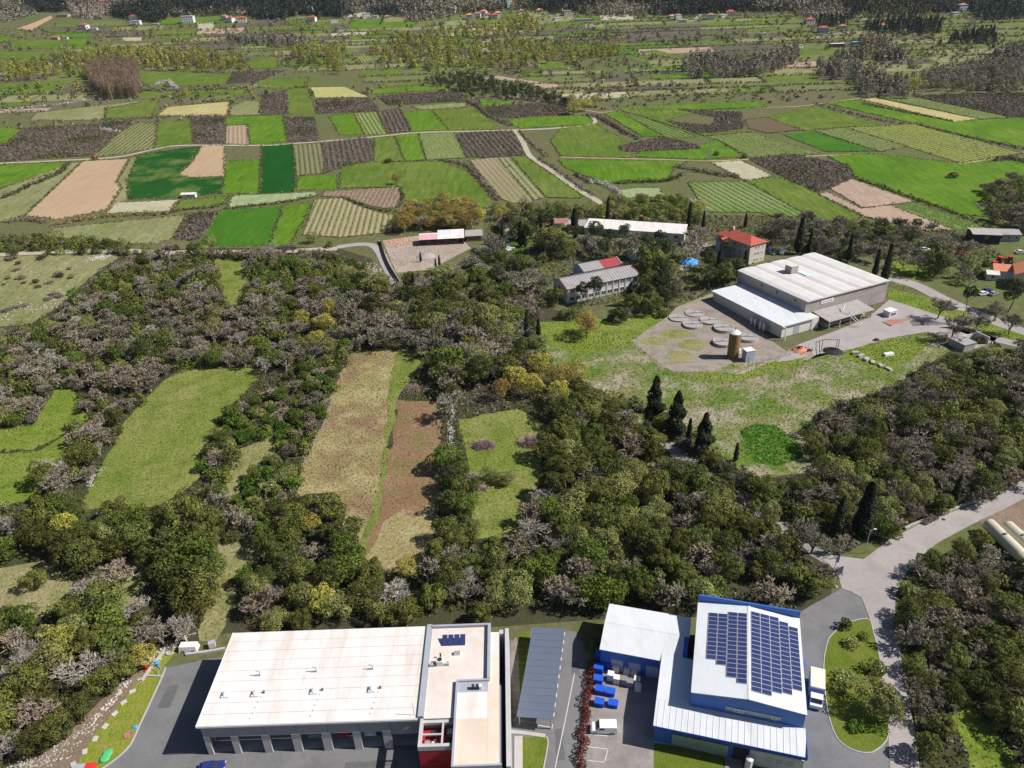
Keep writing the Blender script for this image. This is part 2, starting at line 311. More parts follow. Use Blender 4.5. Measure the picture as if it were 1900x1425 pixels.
# ------------------------------------------------------------------ fields: outline in photo pixels (crop, points), draped where they lie
FIELDS = [  # name, colour, crop, outline
 ('ploughed_field', 'tan', 'A', [(455,235),(710,222),(640,345),(668,385),(590,500),(330,555),(140,535)]),
 ('grass_strip', 'olive', 'A', [(715,224),(765,202),(702,330),(712,400),(704,446),(560,520),(600,498),(672,385),(645,345)]),
 ('wheat_field', 'darkpatchy', 'A', [(765,198),(1105,150),(1060,230),(985,310),(1030,327),(1235,322),(1215,415),(900,442),(705,445),(702,330)]),
 ('ploughed_field', 'tan', 'A', [(1112,150),(1238,150),(1238,318),(1040,322),(988,308),(1066,235)]),
 ('grass_field', 'bright', 'A', [(1245,235),(1438,228),(1432,415),(1222,415)]),
 ('wheat_field', 'dark', 'A', [(1442,148),(1612,142),(1630,270),(1620,406),(1433,415)]),
 ('grass_field', 'bright', 'A', [(1640,318),(1855,310),(1860,390),(1630,395)]),
 ('crop_strip', 'palegreen', 'A', [(1265,455),(1290,425),(1740,405),(1745,430),(1262,492)]),
 ('stony_field', 'pale', 'A', [(590,520),(640,465),(985,447),(930,512)]),
 ('grass_field', 'mid', 'A', [(990,450),(1270,425),(1215,478),(950,512)]),
 ('wheat_field', 'green2', 'A', [(1215,510),(1560,480),(1480,700),(1200,705),(1090,690)]),
 ('wheat_field', 'bright', 'A', [(1562,480),(1725,460),(1600,705),(1482,700)]),
 ('meadow', 'olive', 'A', [(295,605),(600,575),(1025,530),(950,660),(860,690),(500,690),(200,712)]),
 ('scrub_ground', 'scrub', 'A', [(1030,530),(1212,508),(1088,680),(960,662)]),
 ('grass_field', 'bright', 'A', [(-200,262),(385,240),(330,290),(0,385),(-200,420)]),
 ('verge', 'olive', 'A', [(390,246),(450,240),(140,530),(20,570),(-200,560),(-200,430),(0,392)]),
 ('grass_field', 'bright', 'A', [(-200,40),(0,45),(120,60),(30,140),(-200,150)]),
 ('scrub_ground', 'scrub', 'A', [(130,60),(745,10),(640,85),(500,205),(0,238),(-200,240),(-200,156),(35,142)]),
 ('vineyard', 'vineA', 'A', [(760,22),(868,25),(850,165),(510,215),(655,82)]),
 ('meadow', 'mid', 'A', [(874,22),(1050,5),(1062,130),(855,165)]),
 ('scrub_ground', 'scrub', 'A', [(1056,-10),(1238,-10),(1236,136),(1070,138)]),
 ('ploughed_field', 'pinkrows', 'A', [(1250,40),(1362,36),(1370,148),(1240,140)]),
 ('grass_field', 'bright', 'A', [(1240,-8),(1560,-18),(1585,128),(1376,146),(1366,34),(1246,36)]),
 ('scrub_ground', 'scrub', 'A', [(1560,-5),(1730,-5),(1760,125),(1592,132)]),
 ('grass_field', 'olive', 'T', [(1275,590),(1350,555),(1430,560),(1436,632),(1262,636)]),
 ('scrub_ground', 'scrub', 'T', [(1442,530),(1580,498),(1588,630),(1442,634)]),
 ('grass_field', 'mid', 'T', [(1582,490),(1695,485),(1742,628),(1592,632)]),
 ('hay_field', 'yellow', 'T', [(1705,482),(1900,478),(2035,535),(1735,540)]),
 ('scrub_ground', 'scrub', 'T', [(1738,545),(2035,540),(2095,612),(1750,628)]),
 ('meadow', 'mid', 'T', [(770,398),(960,393),(1280,412),(1240,470),(830,480),(762,440)]),
 ('meadow', 'mid', 'T', [(1425,440),(1700,428),(1690,480),(1500,492),(1395,468)]),
 ('scrub_ground', 'scrub', 'T', [(1285,402),(1570,390),(1410,452),(1255,462)]),
 ('meadow', 'mid', 'T', [(590,600),(880,548),(830,650),(575,662)]),
 ('meadow', 'olive', 'T', [(370,602),(870,546),(588,598),(570,662),(160,662),(200,625)]),
 ('dry_field', 'strawpath', 'T', [(860,642),(925,590),(1262,560),(1250,642)]),
 ('grass_field', 'bright', 'T', [(-200,190),(0,190),(80,210),(0,235),(-200,240)]),
 ('meadow', 'mid', 'T', [(60,222),(300,214),(372,230),(330,272),(60,264)]),
 ('grass_field', 'bright', 'T', [(290,175),(490,180),(500,208),(292,202)]),
 ('grass_field', 'bright', 'T', [(372,212),(490,216),(470,250),(362,252)]),
 ('meadow', 'mid', 'T', [(-200,280),(320,284),(220,332),(-200,322)]),
 ('ploughed_field', 'tan', 'T', [(90,160),(280,85),(292,100),(180,166)]),
 ('grass_field', 'mid', 'T', [(980,165),(1060,160),(1050,216),(980,216)]),
 ('dry_field', 'pale', 'T', [(1085,125),(1180,122),(1180,160),(1090,162)]),
 ('dry_field', 'pale', 'T', [(675,208),(785,206),(780,226),(675,226)]),
 ('grass_field', 'mid', 'T', [(1360,345),(1420,315),(1530,315),(1530,376),(1380,378)]),
 ('grass_field', 'mid', 'T', [(300,130),(420,125),(420,150),(310,152)]),
 ('grass_field', 'bright', 'U', [(175,497),(420,475),(580,478),(605,490),(480,500),(180,522)]),
 ('grass_field', 'mid', 'U', [(215,465),(450,448),(430,466),(228,480)]),
 ('scrub_ground', 'scrub', 'U', [(210,532),(670,500),(705,556),(268,582)]),
 ('meadow', 'olive', 'U', [(395,586),(700,566),(702,590),(450,606)]),
 ('grass_field', 'bright', 'U', [(340,620),(500,606),(600,716),(392,728)]),
 ('grass_field', 'mid', 'U', [(512,605),(742,596),(885,712),(604,720)]),
 ('vineyard', 'vineB', 'U', [(78,625),(202,618),(264,742),(142,742)]),
 ('orchard_ground', 'scrub', 'U', [(206,616),(332,600),(396,722),(268,736)]),
 ('grass_field', 'bright', 'U', [(-60,640),(75,625),(138,742),(0,742)]),
 ('grass_field', 'bright', 'U', [(770,550),(1000,560),(900,580),(782,582)]),
 ('scrub_ground', 'scrub', 'U', [(795,592),(1240,556),(1262,630),(910,652),(845,640)]),
 ('grass_field', 'bright', 'U', [(920,656),(1360,634),(1396,668),(1388,684),(1000,708),(955,690)]),
 ('grass_field', 'mid', 'U', [(1085,335),(1240,340),(1250,376),(1098,386)]),
 ('ploughed_field', 'pinksoil', 'U', [(745,436),(880,418),(1000,438),(1250,474),(1135,490),(1000,447)]),
 ('meadow', 'olive', 'U', [(1110,395),(1440,388),(1440,406),(1118,414)]),
 ('grass_field', 'mid', 'U', [(1650,285),(1740,276),(1895,320),(1880,330)]),
 ('grass_field', 'mid', 'U', [(1575,300),(1700,325),(1690,352),(1580,322)]),
 ('grass_field', 'bright', 'U', [(1720,420),(2040,400),(2040,425),(1740,436)]),
 ('grass_field', 'bright', 'U', [(1515,600),(1900,575),(2300,560),(2360,590),(1900,610),(1520,609)]),
 ('grass_field', 'bright', 'U', [(45,190),(140,210),(80,219),(50,206)]),
 ('vineyard', 'vineB', 'U', [(70,300),(225,290),(245,330),(120,345)]),
 ('grass_field', 'mid', 'R', [(2,128),(145,112),(272,186),(290,250),(0,243),(-40,180)]),
 ('grass_field', 'bright', 'R', [(178,68),(240,60),(420,162),(335,162)]),
 ('vineyard', 'vineC', 'R', [(244,62),(330,80),(562,165),(440,170),(424,162)]),
 ('grass_field', 'mid', 'R', [(230,52),(480,48),(600,52),(430,95),(560,150),(640,150),(760,140),(780,144),(590,160),(332,78)]),
 ('scrub_ground', 'scrub', 'R', [(480,52),(740,65),(752,128),(640,145),(560,150),(440,102),(620,120),(640,85)]),
 ('ploughed_field', 'redbrown', 'R', [(756,95),(850,85),(992,136),(850,150),(772,130)]),
 ('scrub_ground', 'scrub', 'R', [(240,205),(420,165),(560,198),(572,216),(250,225)]),
 ('grass_field', 'bright', 'R', [(322,225),(560,216),(575,200),(640,176),(752,246),(580,256),(306,246)]),
 ('vineyard', 'vineD', 'R', [(592,162),(780,146),(1072,235),(780,250),(642,176)]),
 ('grass_field', 'green2', 'R', [(910,155),(1040,145),(1302,222),(1092,226)]),
 ('vineyard', 'vineD', 'R', [(1042,140),(1160,126),(1420,202),(1310,226)]),
 ('meadow', 'mid', 'R', [(850,80),(1040,38),(1060,42),(1345,122),(1160,124),(1000,140),(860,90)]),
 ('grass_field', 'bright', 'R', [(1085,26),(1190,15),(1230,20),(1600,102),(1710,95),(1950,80),(1950,216),(1900,210),(1680,166),(1450,110)]),
 ('hay_field', 'strawpath', 'R', [(1230,10),(1290,5),(1712,92),(1612,102)]),
 ('vineyard', 'vineD', 'R', [(1305,2),(1422,-2),(1845,85),(1722,92)]),
 ('scrub_ground', 'scrub', 'R', [(1440,-5),(1950,-15),(1950,90),(1850,84)]),
 ('vineyard', 'vineE', 'R', [(1165,126),(1450,112),(1680,170),(1892,232),(1640,272),(1424,204)]),
 ('meadow', 'bright', 'R', [(1090,243),(1200,236),(1320,235),(1640,276),(1950,255),(1950,340),(1690,440),(1760,492),(1640,482),(1210,335),(1188,290)]),
 ('scrub_ground', 'scrub', 'R', [(770,256),(940,235),(1180,280),(1202,330),(1130,366),(1050,392),(980,360)]),
 ('pale_strip', 'pale', 'R', [(620,270),(742,262),(872,325),(762,345)]),
 ('grass_field', 'bright', 'R', [(-10,258),(450,264),(512,270),(460,300),(440,345),(270,356),(200,356),(60,310),(20,290)]),
 ('ploughed_field', 'pinksoil', 'R', [(1105,375),(1190,338),(1452,430),(1238,455)]),
 ('ploughed_field', 'pinksoil', 'R', [(1050,397),(1098,392),(1230,460),(1352,446),(1620,548),(1500,550),(1250,492)]),
 ('vineyard', 'vineC', 'R', [(1372,440),(1452,430),(1792,556),(1622,552)]),
 ('vineyard', 'vineF', 'R', [(520,350),(760,346),(1042,505),(940,520),(820,474),(600,472)]),
 ('grass_field', 'mid', 'R', [(764,347),(880,330),(1000,370),(1060,402),(1232,492),(1180,518),(1046,506)]),
 ('pale_ground', 'palegreen', 'R', [(235,382),(320,374),(400,375),(422,405),(330,416),(258,415)]),
 ('meadow', 'mid', 'R', [(250,420),(430,410),(520,420),(600,475),(560,490),(420,490),(300,470)]),
 ('vineyard', 'vineG', 'E', [(130,148),(288,137),(300,302),(152,318)]),
 ('orchard_ground', 'scrub', 'E', [(292,136),(530,106),(570,130),(572,230),(400,270),(302,304)]),
 ('vineyard', 'vineH', 'E', [(250,447),(400,440),(470,476),(600,522),(735,542),(735,620),(400,655),(185,642)]),
 ('vineyard', 'vineI', 'E', [(295,405),(720,380),(738,410),(702,490),(640,497),(480,464),(400,434),(292,430)]),
 ('grass_field', 'bright', 'E', [(692,95),(820,86),(862,230),(748,236)]),
 ('vineyard', 'vineB', 'E', [(822,86),(1012,80),(1082,216),(866,230)]),
 ('orchard_ground', 'scrub', 'E', [(1032,84),(1340,70),(1412,205),(1200,216),(1084,214)]),
 ('grass_field', 'mid', 'E', [(576,106),(684,100),(742,236),(580,244)]),
 ('meadow', 'mid', 'E', [(392,262),(574,242),(740,242),(950,238),(1080,290),(1132,330),(1235,470),(1160,520),(900,462),(742,452),(722,378),(387,385)]),
 ('ploughed_field', 'vineJ', 'E', [(1100,232),(1250,217),(1300,240),(1452,465),(1330,468),(1270,440)]),
 ('vineyard', 'vineK', 'E', [(1254,217),(1328,214),(1518,436),(1454,452)]),
 ('meadow', 'mid', 'E', [(1332,212),(1402,208),(1480,262),(1600,340),(1730,430),(1700,440),(1520,434)]),
 ('rubble_yard', 'rubble', 'E', [(622,672),(820,645),(1080,682),(1110,715),(1000,770),(900,830),(700,850)]),
 # close by, round the wood
 ('meadow', 'olive', 'F', [(-60,478),(200,470),(222,478),(180,505),(150,530),(120,560),(60,600),(0,606),(-60,610)]),
 ('meadow', 'meadowA', 'F', [(333,686),(420,684),(492,684),(470,712),(436,745),(400,790),(377,830),(362,850),(372,885),(330,918),(290,940),(150,945),(165,905),(185,870),(215,815),(250,760),(290,720)]),
 ('meadow', 'meadowB', 'F', [(-60,842),(70,838),(120,808),(142,824),(140,850),(98,874),(82,900),(52,930),(10,936),(-60,935)]),
 ('meadow', 'meadowB', 'F', [(100,724),(142,720),(147,755),(165,778),(133,785),(120,804),(60,836),(-60,836),(-60,800),(60,790)]),
 ('fallow_field', 'beige', 'F', [(652,656),(745,648),(735,690),(728,720),(720,800),(712,870),(692,960),(662,1030),(640,1030),(640,940),(600,915),(545,925),(560,860),(600,780),(620,720)]),
 ('grass_path', 'meadowA', 'F', [(738,650),(800,646),(770,690),(742,730),(726,800),(718,880),(702,950),(676,1040),(648,1042),(676,980),(694,940),(706,870),(712,800),(722,720),(730,680)]),
 ('red_field', 'redsoil', 'F', [(738,742),(812,744),(822,860),(815,935),(804,1000),(780,1062),(690,1062),(676,1040),(702,950),(718,880),(728,800)]),
 ('fallow_field', 'beige2', 'F', [(712,968),(740,950),(770,962),(800,930),(814,940),(804,1000),(780,1062),(690,1062),(676,1040)]),
 ('meadow', 'meadowA', 'F', [(850,778),(960,758),(1020,790),(1030,830),(1006,850),(1004,890),(975,960),(950,1000),(880,1000),(880,920),(868,860)]),
 ('clearing', 'meadowC', 'F', [(405,1010),(490,995),(492,1030),(420,1080),(440,1095),(400,1190),(370,1190),(392,1100)]),
 ('clearing', 'meadowC', 'F', [(205,1062),(262,1030),(282,1050),(262,1110),(215,1140),(190,1120)]),
 ('clearing', 'meadowC', 'F', [(-30,1060),(80,1040),(135,1080),(120,1130),(60,1150),(-30,1120)]),
 ('clearing', 'meadowC', 'F', [(440,835),(510,808),(520,830),(470,870),(430,930),(410,925)]),
 ('clearing', 'meadowA', 'F', [(400,480),(470,485),(450,560),(480,600),(440,590),(400,520)]),
 ('waste_ground', 'waste', 'F', [(1000,640),(1170,610),(1230,640),(1300,690),(1450,650),(1640,600),(1750,612),(1760,650),(1700,690),(1640,720),(1510,770),(1490,800),(1520,880),(1440,885),(1400,895),(1330,850),(1250,790),(1180,745),(1110,722),(1040,690)]),
 ('weed_patch', 'vivid', 'F', [(1372,800),(1400,786),(1440,790),(1480,820),(1492,850),(1440,866),(1400,858),(1385,830)]),
 ('grass_strip', 'meadowB', 'F', [(1290,690),(1380,694),(1450,664),(1500,645),(1510,655),(1440,692),(1370,708),(1290,700)]),
 ('grass_field', 'meadowB', 'F', [(1560,640),(1640,628),(1740,625),(1700,660),(1640,690),(1570,670)]),
 ('meadow', 'meadowB', 'F', [(985,600),(1100,590),(1150,600),(1210,570),(1240,600),(1170,640),(1080,660),(1010,640)]),
 ('grass_strip', 'meadowB', 'F', [(1650,535),(1720,550),(1900,610),(1960,640),(1960,660),(1860,630),(1700,575),(1650,560)]),
 ('grass_strip', 'meadowB', 'F', [(1640,470),(1740,490),(1720,520),(1660,530)]),
 ('meadow', 'meadowB', 'F', [(1765,1330),(1800,1310),(1880,1400),(1890,1430),(1800,1430)]),
 ('tractor_yard', 'bare', 'J', [(880,225),(1000,170),(1150,90),(1200,260),(1200,340),(1080,330),(900,260)]),
]
DIR = lambda c, a, b: (lambda p, q: (lambda d: (d[0] / math.hypot(*d), d[1] / math.hypot(*d)))((q[0] - p[0], q[1] - p[1])))(G(*pix(c, *a)), G(*pix(c, *b)))
VR = {  # row direction, bed colours, vine colour, spacing, width of the row
 'vineA': (DIR('A', (560,200), (780,40)), [(.2, .2, .09), (.24, .23, .12)], (.09, .13, .03), 3.2),
 'vineB': (DIR('U', (150,735), (90,630)), [(.22, .24, .1), (.19, .24, .07)], (.09, .15, .03), 3.0),
 'vineC': (DIR('R', (500,165), (280,70)), [(.13, .2, .05), (.16, .21, .06)], (.045, .11, .015), 3.2),
 'vineD': (DIR('R', (1000,232), (700,155)), [(.19, .21, .085), (.16, .2, .06)], (.09, .13, .035), 3.2),
 'vineE': (DIR('R', (1650,260), (1250,130)), [(.2, .22, .07), (.24, .24, .06)], (.11, .16, .035), 3.4),
 'vineF': (DIR('R', (960,500), (700,360)), [(.2, .23, .1), (.13, .2, .045)], (.06, .12, .02), 3.4),
 'vineG': (DIR('E', (220,310), (200,142)), [(.2, .17, .11), (.17, .19, .07)], (.08, .1, .035), 3.0),
 'vineH': (DIR('E', (230,640), (310,445)), [(.33, .27, .17), (.29, .25, .14)], (.12, .14, .045), 2.9),
 'vineI': (DIR('E', (420,425), (440,395)), [(.3, .22, .165), (.28, .2, .15)], (.13, .1, .06), 2.6),
 'vineJ': (DIR('E', (1400,465), (1180,225)), [(.29, .22, .165), (.24, .21, .12)], (.15, .15, .06), 3.0),
 'vineK': (DIR('E', (1490,440), (1290,216)), [(.13, .19, .05), (.16, .2, .07)], (.3, .24, .17), 3.4),
 'pinkrows': (DIR('A', (1300,140), (1300,40)), [(.34, .25, .18), (.36, .27, .2)], (.2, .15, .08), 3.0),
 'redbrown': (DIR('R', (900,145), (810,92)), [(.15, .095, .075), (.13, .085, .06)], (.1, .1, .04), 3.0),
}
for k, (d, base, rc, sp) in VR.items(): GM[k] = rowmat(k + '_rows', base, rc, d, sp)
GM['beige2'] = ground_mat('tan_fallow', [(.30, .25, .125), (.24, .2, .09), (.36, .31, .17), (.17, .18, .055)], big=.06, mid=.12, fine=1.2, wmid=.9, wfine=.45, bump=.9)
GM['meadowA'] = ground_mat('cropped_meadow', [(.15, .185, .036), (.195, .205, .06), (.09, .135, .018), (.23, .21, .095)], big=.05, mid=.16, fine=1.3, wmid=.85, wfine=.48, bump=1.)
GM['meadowB'] = ground_mat('lush_clearing', [(.145, .20, .026), (.18, .215, .045), (.085, .14, .015), (.2, .2, .08)], big=.06, mid=.2, fine=1.3, wmid=.85, wfine=.45, bump=1.)
GM['meadowC'] = ground_mat('dry_clearing', [(.21, .21, .08), (.28, .245, .13), (.13, .155, .04)], big=.06, mid=.2, fine=1.3, wmid=.85, wfine=.45, bump=1.)
KEEP = []           # ground outlines that trees keep off (near the camera)
FPOLY = []
for _i, (name, key, c, pts) in enumerate(FIELDS):
    poly = gpoly(c, pts); near = min(p[1] for p in poly) < 330
    drape(name, poly, GM[key], .012 + .0018 * max(0, _i - 99) if near else .05 + .0025 * _i, rough=0 if 'yard' in name else (1.7 if key in ('vivid', 'beige2') else .8 if near else .55), seed=_i)
    FPOLY.append((name, key, [(p[0], p[1]) for p in poly]))
    if near: KEEP.append([(p[0], p[1]) for p in poly])

NFIELD = len(KEEP)
# far patchwork beyond the outlined fields: strips of meadow, fallow and scrub between hedges
rnd = random.Random(7)
_far = {k: [] for k in ('mid', 'olive', 'scrub', 'bright', 'pale', 'pinksoil', 'terrain2')}
GM['terrain2'] = ground_mat('rough_grazing', [(.115, .145, .04), (.15, .155, .065), (.085, .125, .028)], big=.03, mid=.12, fine=.6, wfine=.3)
HEDGE_LINES = []
yb = 640.0
while yb < 1150:
    dy = rnd.uniform(16, 40); xb = -760 + rnd.uniform(0, 40)
    while xb < 760:
        dx = rnd.uniform(24, 95); sk = .12 * (xb) / 500
        k = rnd.choices(list(_far), [4.5, 5, 5.5, 1.2, .8, .6, 7])[0]
        a = [(xb + 1, yb + 1 + rnd.uniform(-2, 2)), (xb + dx - 1.5, yb + 1 + rnd.uniform(-2, 2)), (xb + dx - 1.5 + sk * dy, yb + dy - 1.5), (xb + 1 + sk * dy, yb + dy - 1.5)]
        cx, cy = xb + dx / 2, yb + dy / 2
        if not any(inside(p, [cx, a[0][0], a[1][0], a[2][0]], [cy, a[0][1], a[1][1], a[2][1]]).any() for n, kk, p in FPOLY if p[0][1] > 480):
            _far[k].append(a)
            if rnd.random() < .6: HEDGE_LINES.append((a[0], a[1]))
            if rnd.random() < .35: HEDGE_LINES.append((a[1], a[2]))
        xb += dx
    yb += dy
for k, polys in _far.items():
    bm = bmesh.new()
    for a in polys:
        y0, y1 = min(p[1] for p in a), max(p[1] for p in a)
        b2 = bmesh.new(); b2.faces.new([b2.verts.new((x, y, 0)) for x, y in a])
        for r in ROWS:
            if y0 < r < y1: bmesh.ops.bisect_plane(b2, geom=b2.verts[:] + b2.edges[:] + b2.faces[:], dist=1e-5, plane_co=(0, float(r), 0), plane_no=(0, 1, 0))
        vm = {v: bm.verts.new((v.co.x, v.co.y, float(tz(v.co.y)) + .035)) for v in b2.verts}
        for f in b2.faces: bm.faces.new([vm[v] for v in f.verts])
        b2.free()
    me = bpy.data.meshes.new('distant_fields'); bmesh.ops.recalc_face_normals(bm, faces=bm.faces); bm.to_mesh(me); bm.free(); me.materials.append(GM[k])
    if me.polygons and sum(p.normal.z for p in me.polygons) < 0: me.flip_normals()
    tag(link('distant_fields', me), kind='structure')

# ------------------------------------------------------------------ roads and tracks
def road(name, c, pts, w, key, off=.10, rough=.0, keep=False):
    L = gpoly(c, pts); o = ribbon(name, L, w, GM[key], off, rough_edge=rough)
    if keep:
        S = smooth_line(L)
        for i in range(len(S) - 1):
            t = S[i + 1] - S[i]; n = np.array([-t[1], t[0]]) / (np.linalg.norm(t) + 1e-9) * (w / 2 + .1)
            KEEP.append([tuple(S[i] - n), tuple(S[i + 1] - n), tuple(S[i + 1] + n), tuple(S[i] + n)])
    return o
road('farm_track', 'A', [(-200,250),(0,247),(300,233),(640,213),(850,170),(1000,149),(1440,148),(1640,136),(1900,116),(2120,95),(2300,78),(2600,70),(2825,64)], 3.0, 'dirtroad', .10, .12)
road('farm_track', 'E', [(1340,64),(1500,58),(1700,44),(1775,30),(1795,12),(1765,-20)], 3.2, 'dirtroad', .115, .12)
road('farm_track', 'E', [(1345,66),(1390,120),(1430,200),(1480,240),(1560,290),(1680,380),(1800,450),(1900,520)], 3.6, 'dirtroad', .125, .15)
road('grass_track', 'R', [(0,247),(310,254),(620,262),(760,256),(1060,241),(1200,237),(1330,238),(1560,271),(1680,268),(1900,226)], 1.6, 'strawpath', .09, .3)
road('grass_track', 'R', [(-330,-30),(150,62),(230,56),(860,42),(1000,36),(1230,5)], 1.6, 'strawpath', .09, .3)
road('grass_track', 'E', [(615,140),(630,190),(610,240)], 1.4, 'strawpath', .09, .4)
road('paved_lane', 'A', [(-200,765),(0,750),(300,737),(640,728),(880,737),(1200,735),(1500,736),(1700,724),(1860,716)], 4.6, 'dirtroad', .10, .04, True)
road('paved_lane', 'F', [(626,459),(660,454),(690,455),(705,468),(718,495),(740,535),(760,562)], 4.2, 'concrete', .11, .02, True)
road('shaded_lane', 'F', [(1120,735),(1165,765),(1210,800),(1290,865),(1365,920),(1440,968),(1495,1012),(1560,1048),(1590,1060)], 4.2, 'lane', .055, .06, True)
road('side_road', 'F', [(1640,512),(1700,530),(1760,560),(1830,590),(1900,615),(1980,645)], 6.0, 'concrete', .08, .03, True)
road('side_road', 'F', [(1690,600),(1760,605),(1830,625),(1980,660)], 5.0, 'concrete', .07, .03, True)
road('distant_road', 'V', [(-20,120),(80,112),(110,85),(130,70)], 5, 'concrete', .09)
road('distant_road', 'V', [(710,198),(790,200),(860,185),(1000,178)], 4, 'concrete', .09)
def sheet(name, c, pts, key, off, keep=True, h=0.0):
    P = gpoly(c, pts)
    if keep: KEEP.append([(p[0], p[1]) for p in P])
    return drape(name, P, GM[key], off)
sheet('main_road', 'J', [(1250,-70),(1098,40),(890,132),(580,248),(440,322),(320,412),(180,395),(120,385),(110,400),(190,470),(215,555),(260,570),(310,600),(345,690),(362,730),(398,900),(420,1050),(445,1200),(440,1300),(448,1425),(450,1560),(640,1560),(592,1425),(560,1200),(520,970),(482,800),(470,700),(475,590),(510,500),(580,412),(680,332),(860,236),(1098,142),(1250,80)], 'concrete', .06)
sheet('forecourt', 'J', [(212,556),(258,572),(308,602),(342,690),(362,732),(397,900),(418,1050),(443,1200),(438,1300),(446,1425),(448,1560),(-40,1560),(-60,900),(-40,700),(60,640)], 'asphalt', .052)
sheet('loading_yard', 'F', [(1112,1225),(1180,1240),(1222,1250),(1214,1425),(1216,1480),(1070,1480),(1085,1330)], 'yard', .054)
sheet('access_road', 'F', [(985,1165),(1068,1172),(1100,1235),(1088,1330),(1070,1480),(1000,1480),(960,1330)], 'asphalt', .0465)
P = [(-68.2, 101.0), (-67.9, 98.9), (-67.8, 93.2), (-67.8, 88.6), (-67.7, 84.7), (-68.9, 82.3), (-70.4, 80.7), (-76, 74), (-76, 60), (12, 60), (12, 104), (-20, 106), (-60, 103)]
drape('service_yard', P, GM['asphalt'], .05); KEEP.append(P)
sheet('concrete_apron', 'F', [(1190,640),(1255,570),(1320,545),(1470,660),(1510,652),(1600,640),(1700,618),(1745,600),(1690,585),(1650,572),(1660,590),(1500,668),(1440,672),(1270,672)], 'padconc', .056)
sheet('apron_road', 'F', [(1440,672),(1480,640),(1610,590),(1650,556),(1700,572),(1750,588),(1800,606),(1850,628),(1840,640),(1780,630),(1720,616),(1650,627),(1617,637),(1581,648),(1520,657),(1470,668)], 'concrete', .07)
sheet('sludge_yard', 'F', [(1172,632),(1250,580),(1310,560),(1400,600),(1440,640),(1320,690),(1250,690),(1230,680)], 'padconc', .062)
for a, b, r1, r2 in ((1213,633,5.0,3.6), (1254,620,5.6,3.8), (1285,640,5.0,4.4), (1262,662,4.6,4.4)):
    g = G(a, b); drape('grass_bed', [(g[0] + r1 * math.cos(t), g[1] + r2 * math.sin(t)) for t in np.linspace(0, 6.1, 20)], GM['meadowC'], .068, rough=.5)
for i, (x0, y0, w, d) in enumerate(((-66, 92, 2.2, 5), (-63, 78, 6, 2.0), (-45, 76, 4, 2.6), (-30, 79, 9, 1.2), (-58, 101, 3, 1.4), (5.2, 79, 1.4, 6), (9.2, 96, 1.6, 3))):
    drape('asphalt_patch', [(x0, y0), (x0 + w, y0 + .1), (x0 + w - .1, y0 + d), (x0 + .1, y0 + d - .1)], ground_mat('asphalt_patch', [(.11, .11, .115), (.13, .13, .135), (.095, .095, .10)], fine=2.0, wfine=.1, bump=.1), .058 + .001 * i, rough=.12, seed=i)
# bank left of the service yard
sheet('grass_bank', 'K', [(1262,640),(1238,728),(1148,928),(1068,1098),(998,1248),(898,1348),(796,1424),(600,1560),(480,1560),(600,1380),(700,1200),(860,1010),(1060,760),(1140,660),(1320,480),(1370,520)], 'grassbank', .056)
sheet('bare_track', 'K', [(0,1560),(150,1425),(420,1270),(620,1060),(760,920),(980,740),(1140,640),(1090,740),(900,970),(700,1200),(600,1380),(480,1560)], 'bare', .05)
sheet('grass_island', 'J', [(150,800),(190,755),(260,715),(340,702),(362,750),(398,900),(415,1050),(438,1200),(430,1290),(360,1348),(280,1340),(200,1290),(155,1180),(130,1000),(132,880)], 'lawn', .08)
sheet('lawn', 'F', [(1213,1378),(1250,1382),(1340,1400),(1345,1480),(1213,1480)], 'lawn', .066)
sheet('lawn', 'F', [(968,1368),(1014,1367),(1016,1380),(1008,1425),(1000,1480),(966,1480)], 'lawn', .07)
sheet('grass_strip', 'F', [(960,1180),(985,1170),(962,1330),(958,1330)], 'lawn', .064)
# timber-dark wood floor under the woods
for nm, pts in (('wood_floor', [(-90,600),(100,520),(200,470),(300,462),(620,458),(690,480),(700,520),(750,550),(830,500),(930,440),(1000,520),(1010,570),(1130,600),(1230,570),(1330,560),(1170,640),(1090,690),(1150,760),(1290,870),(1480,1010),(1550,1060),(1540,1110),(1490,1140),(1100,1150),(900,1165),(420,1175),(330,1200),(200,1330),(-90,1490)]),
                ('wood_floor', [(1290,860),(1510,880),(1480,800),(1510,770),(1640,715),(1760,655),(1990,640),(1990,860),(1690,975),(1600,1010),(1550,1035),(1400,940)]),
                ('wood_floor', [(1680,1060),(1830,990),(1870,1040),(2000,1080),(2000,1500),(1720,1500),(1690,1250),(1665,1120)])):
    drape(nm, gpoly('F', pts), GM['wood'], .008)
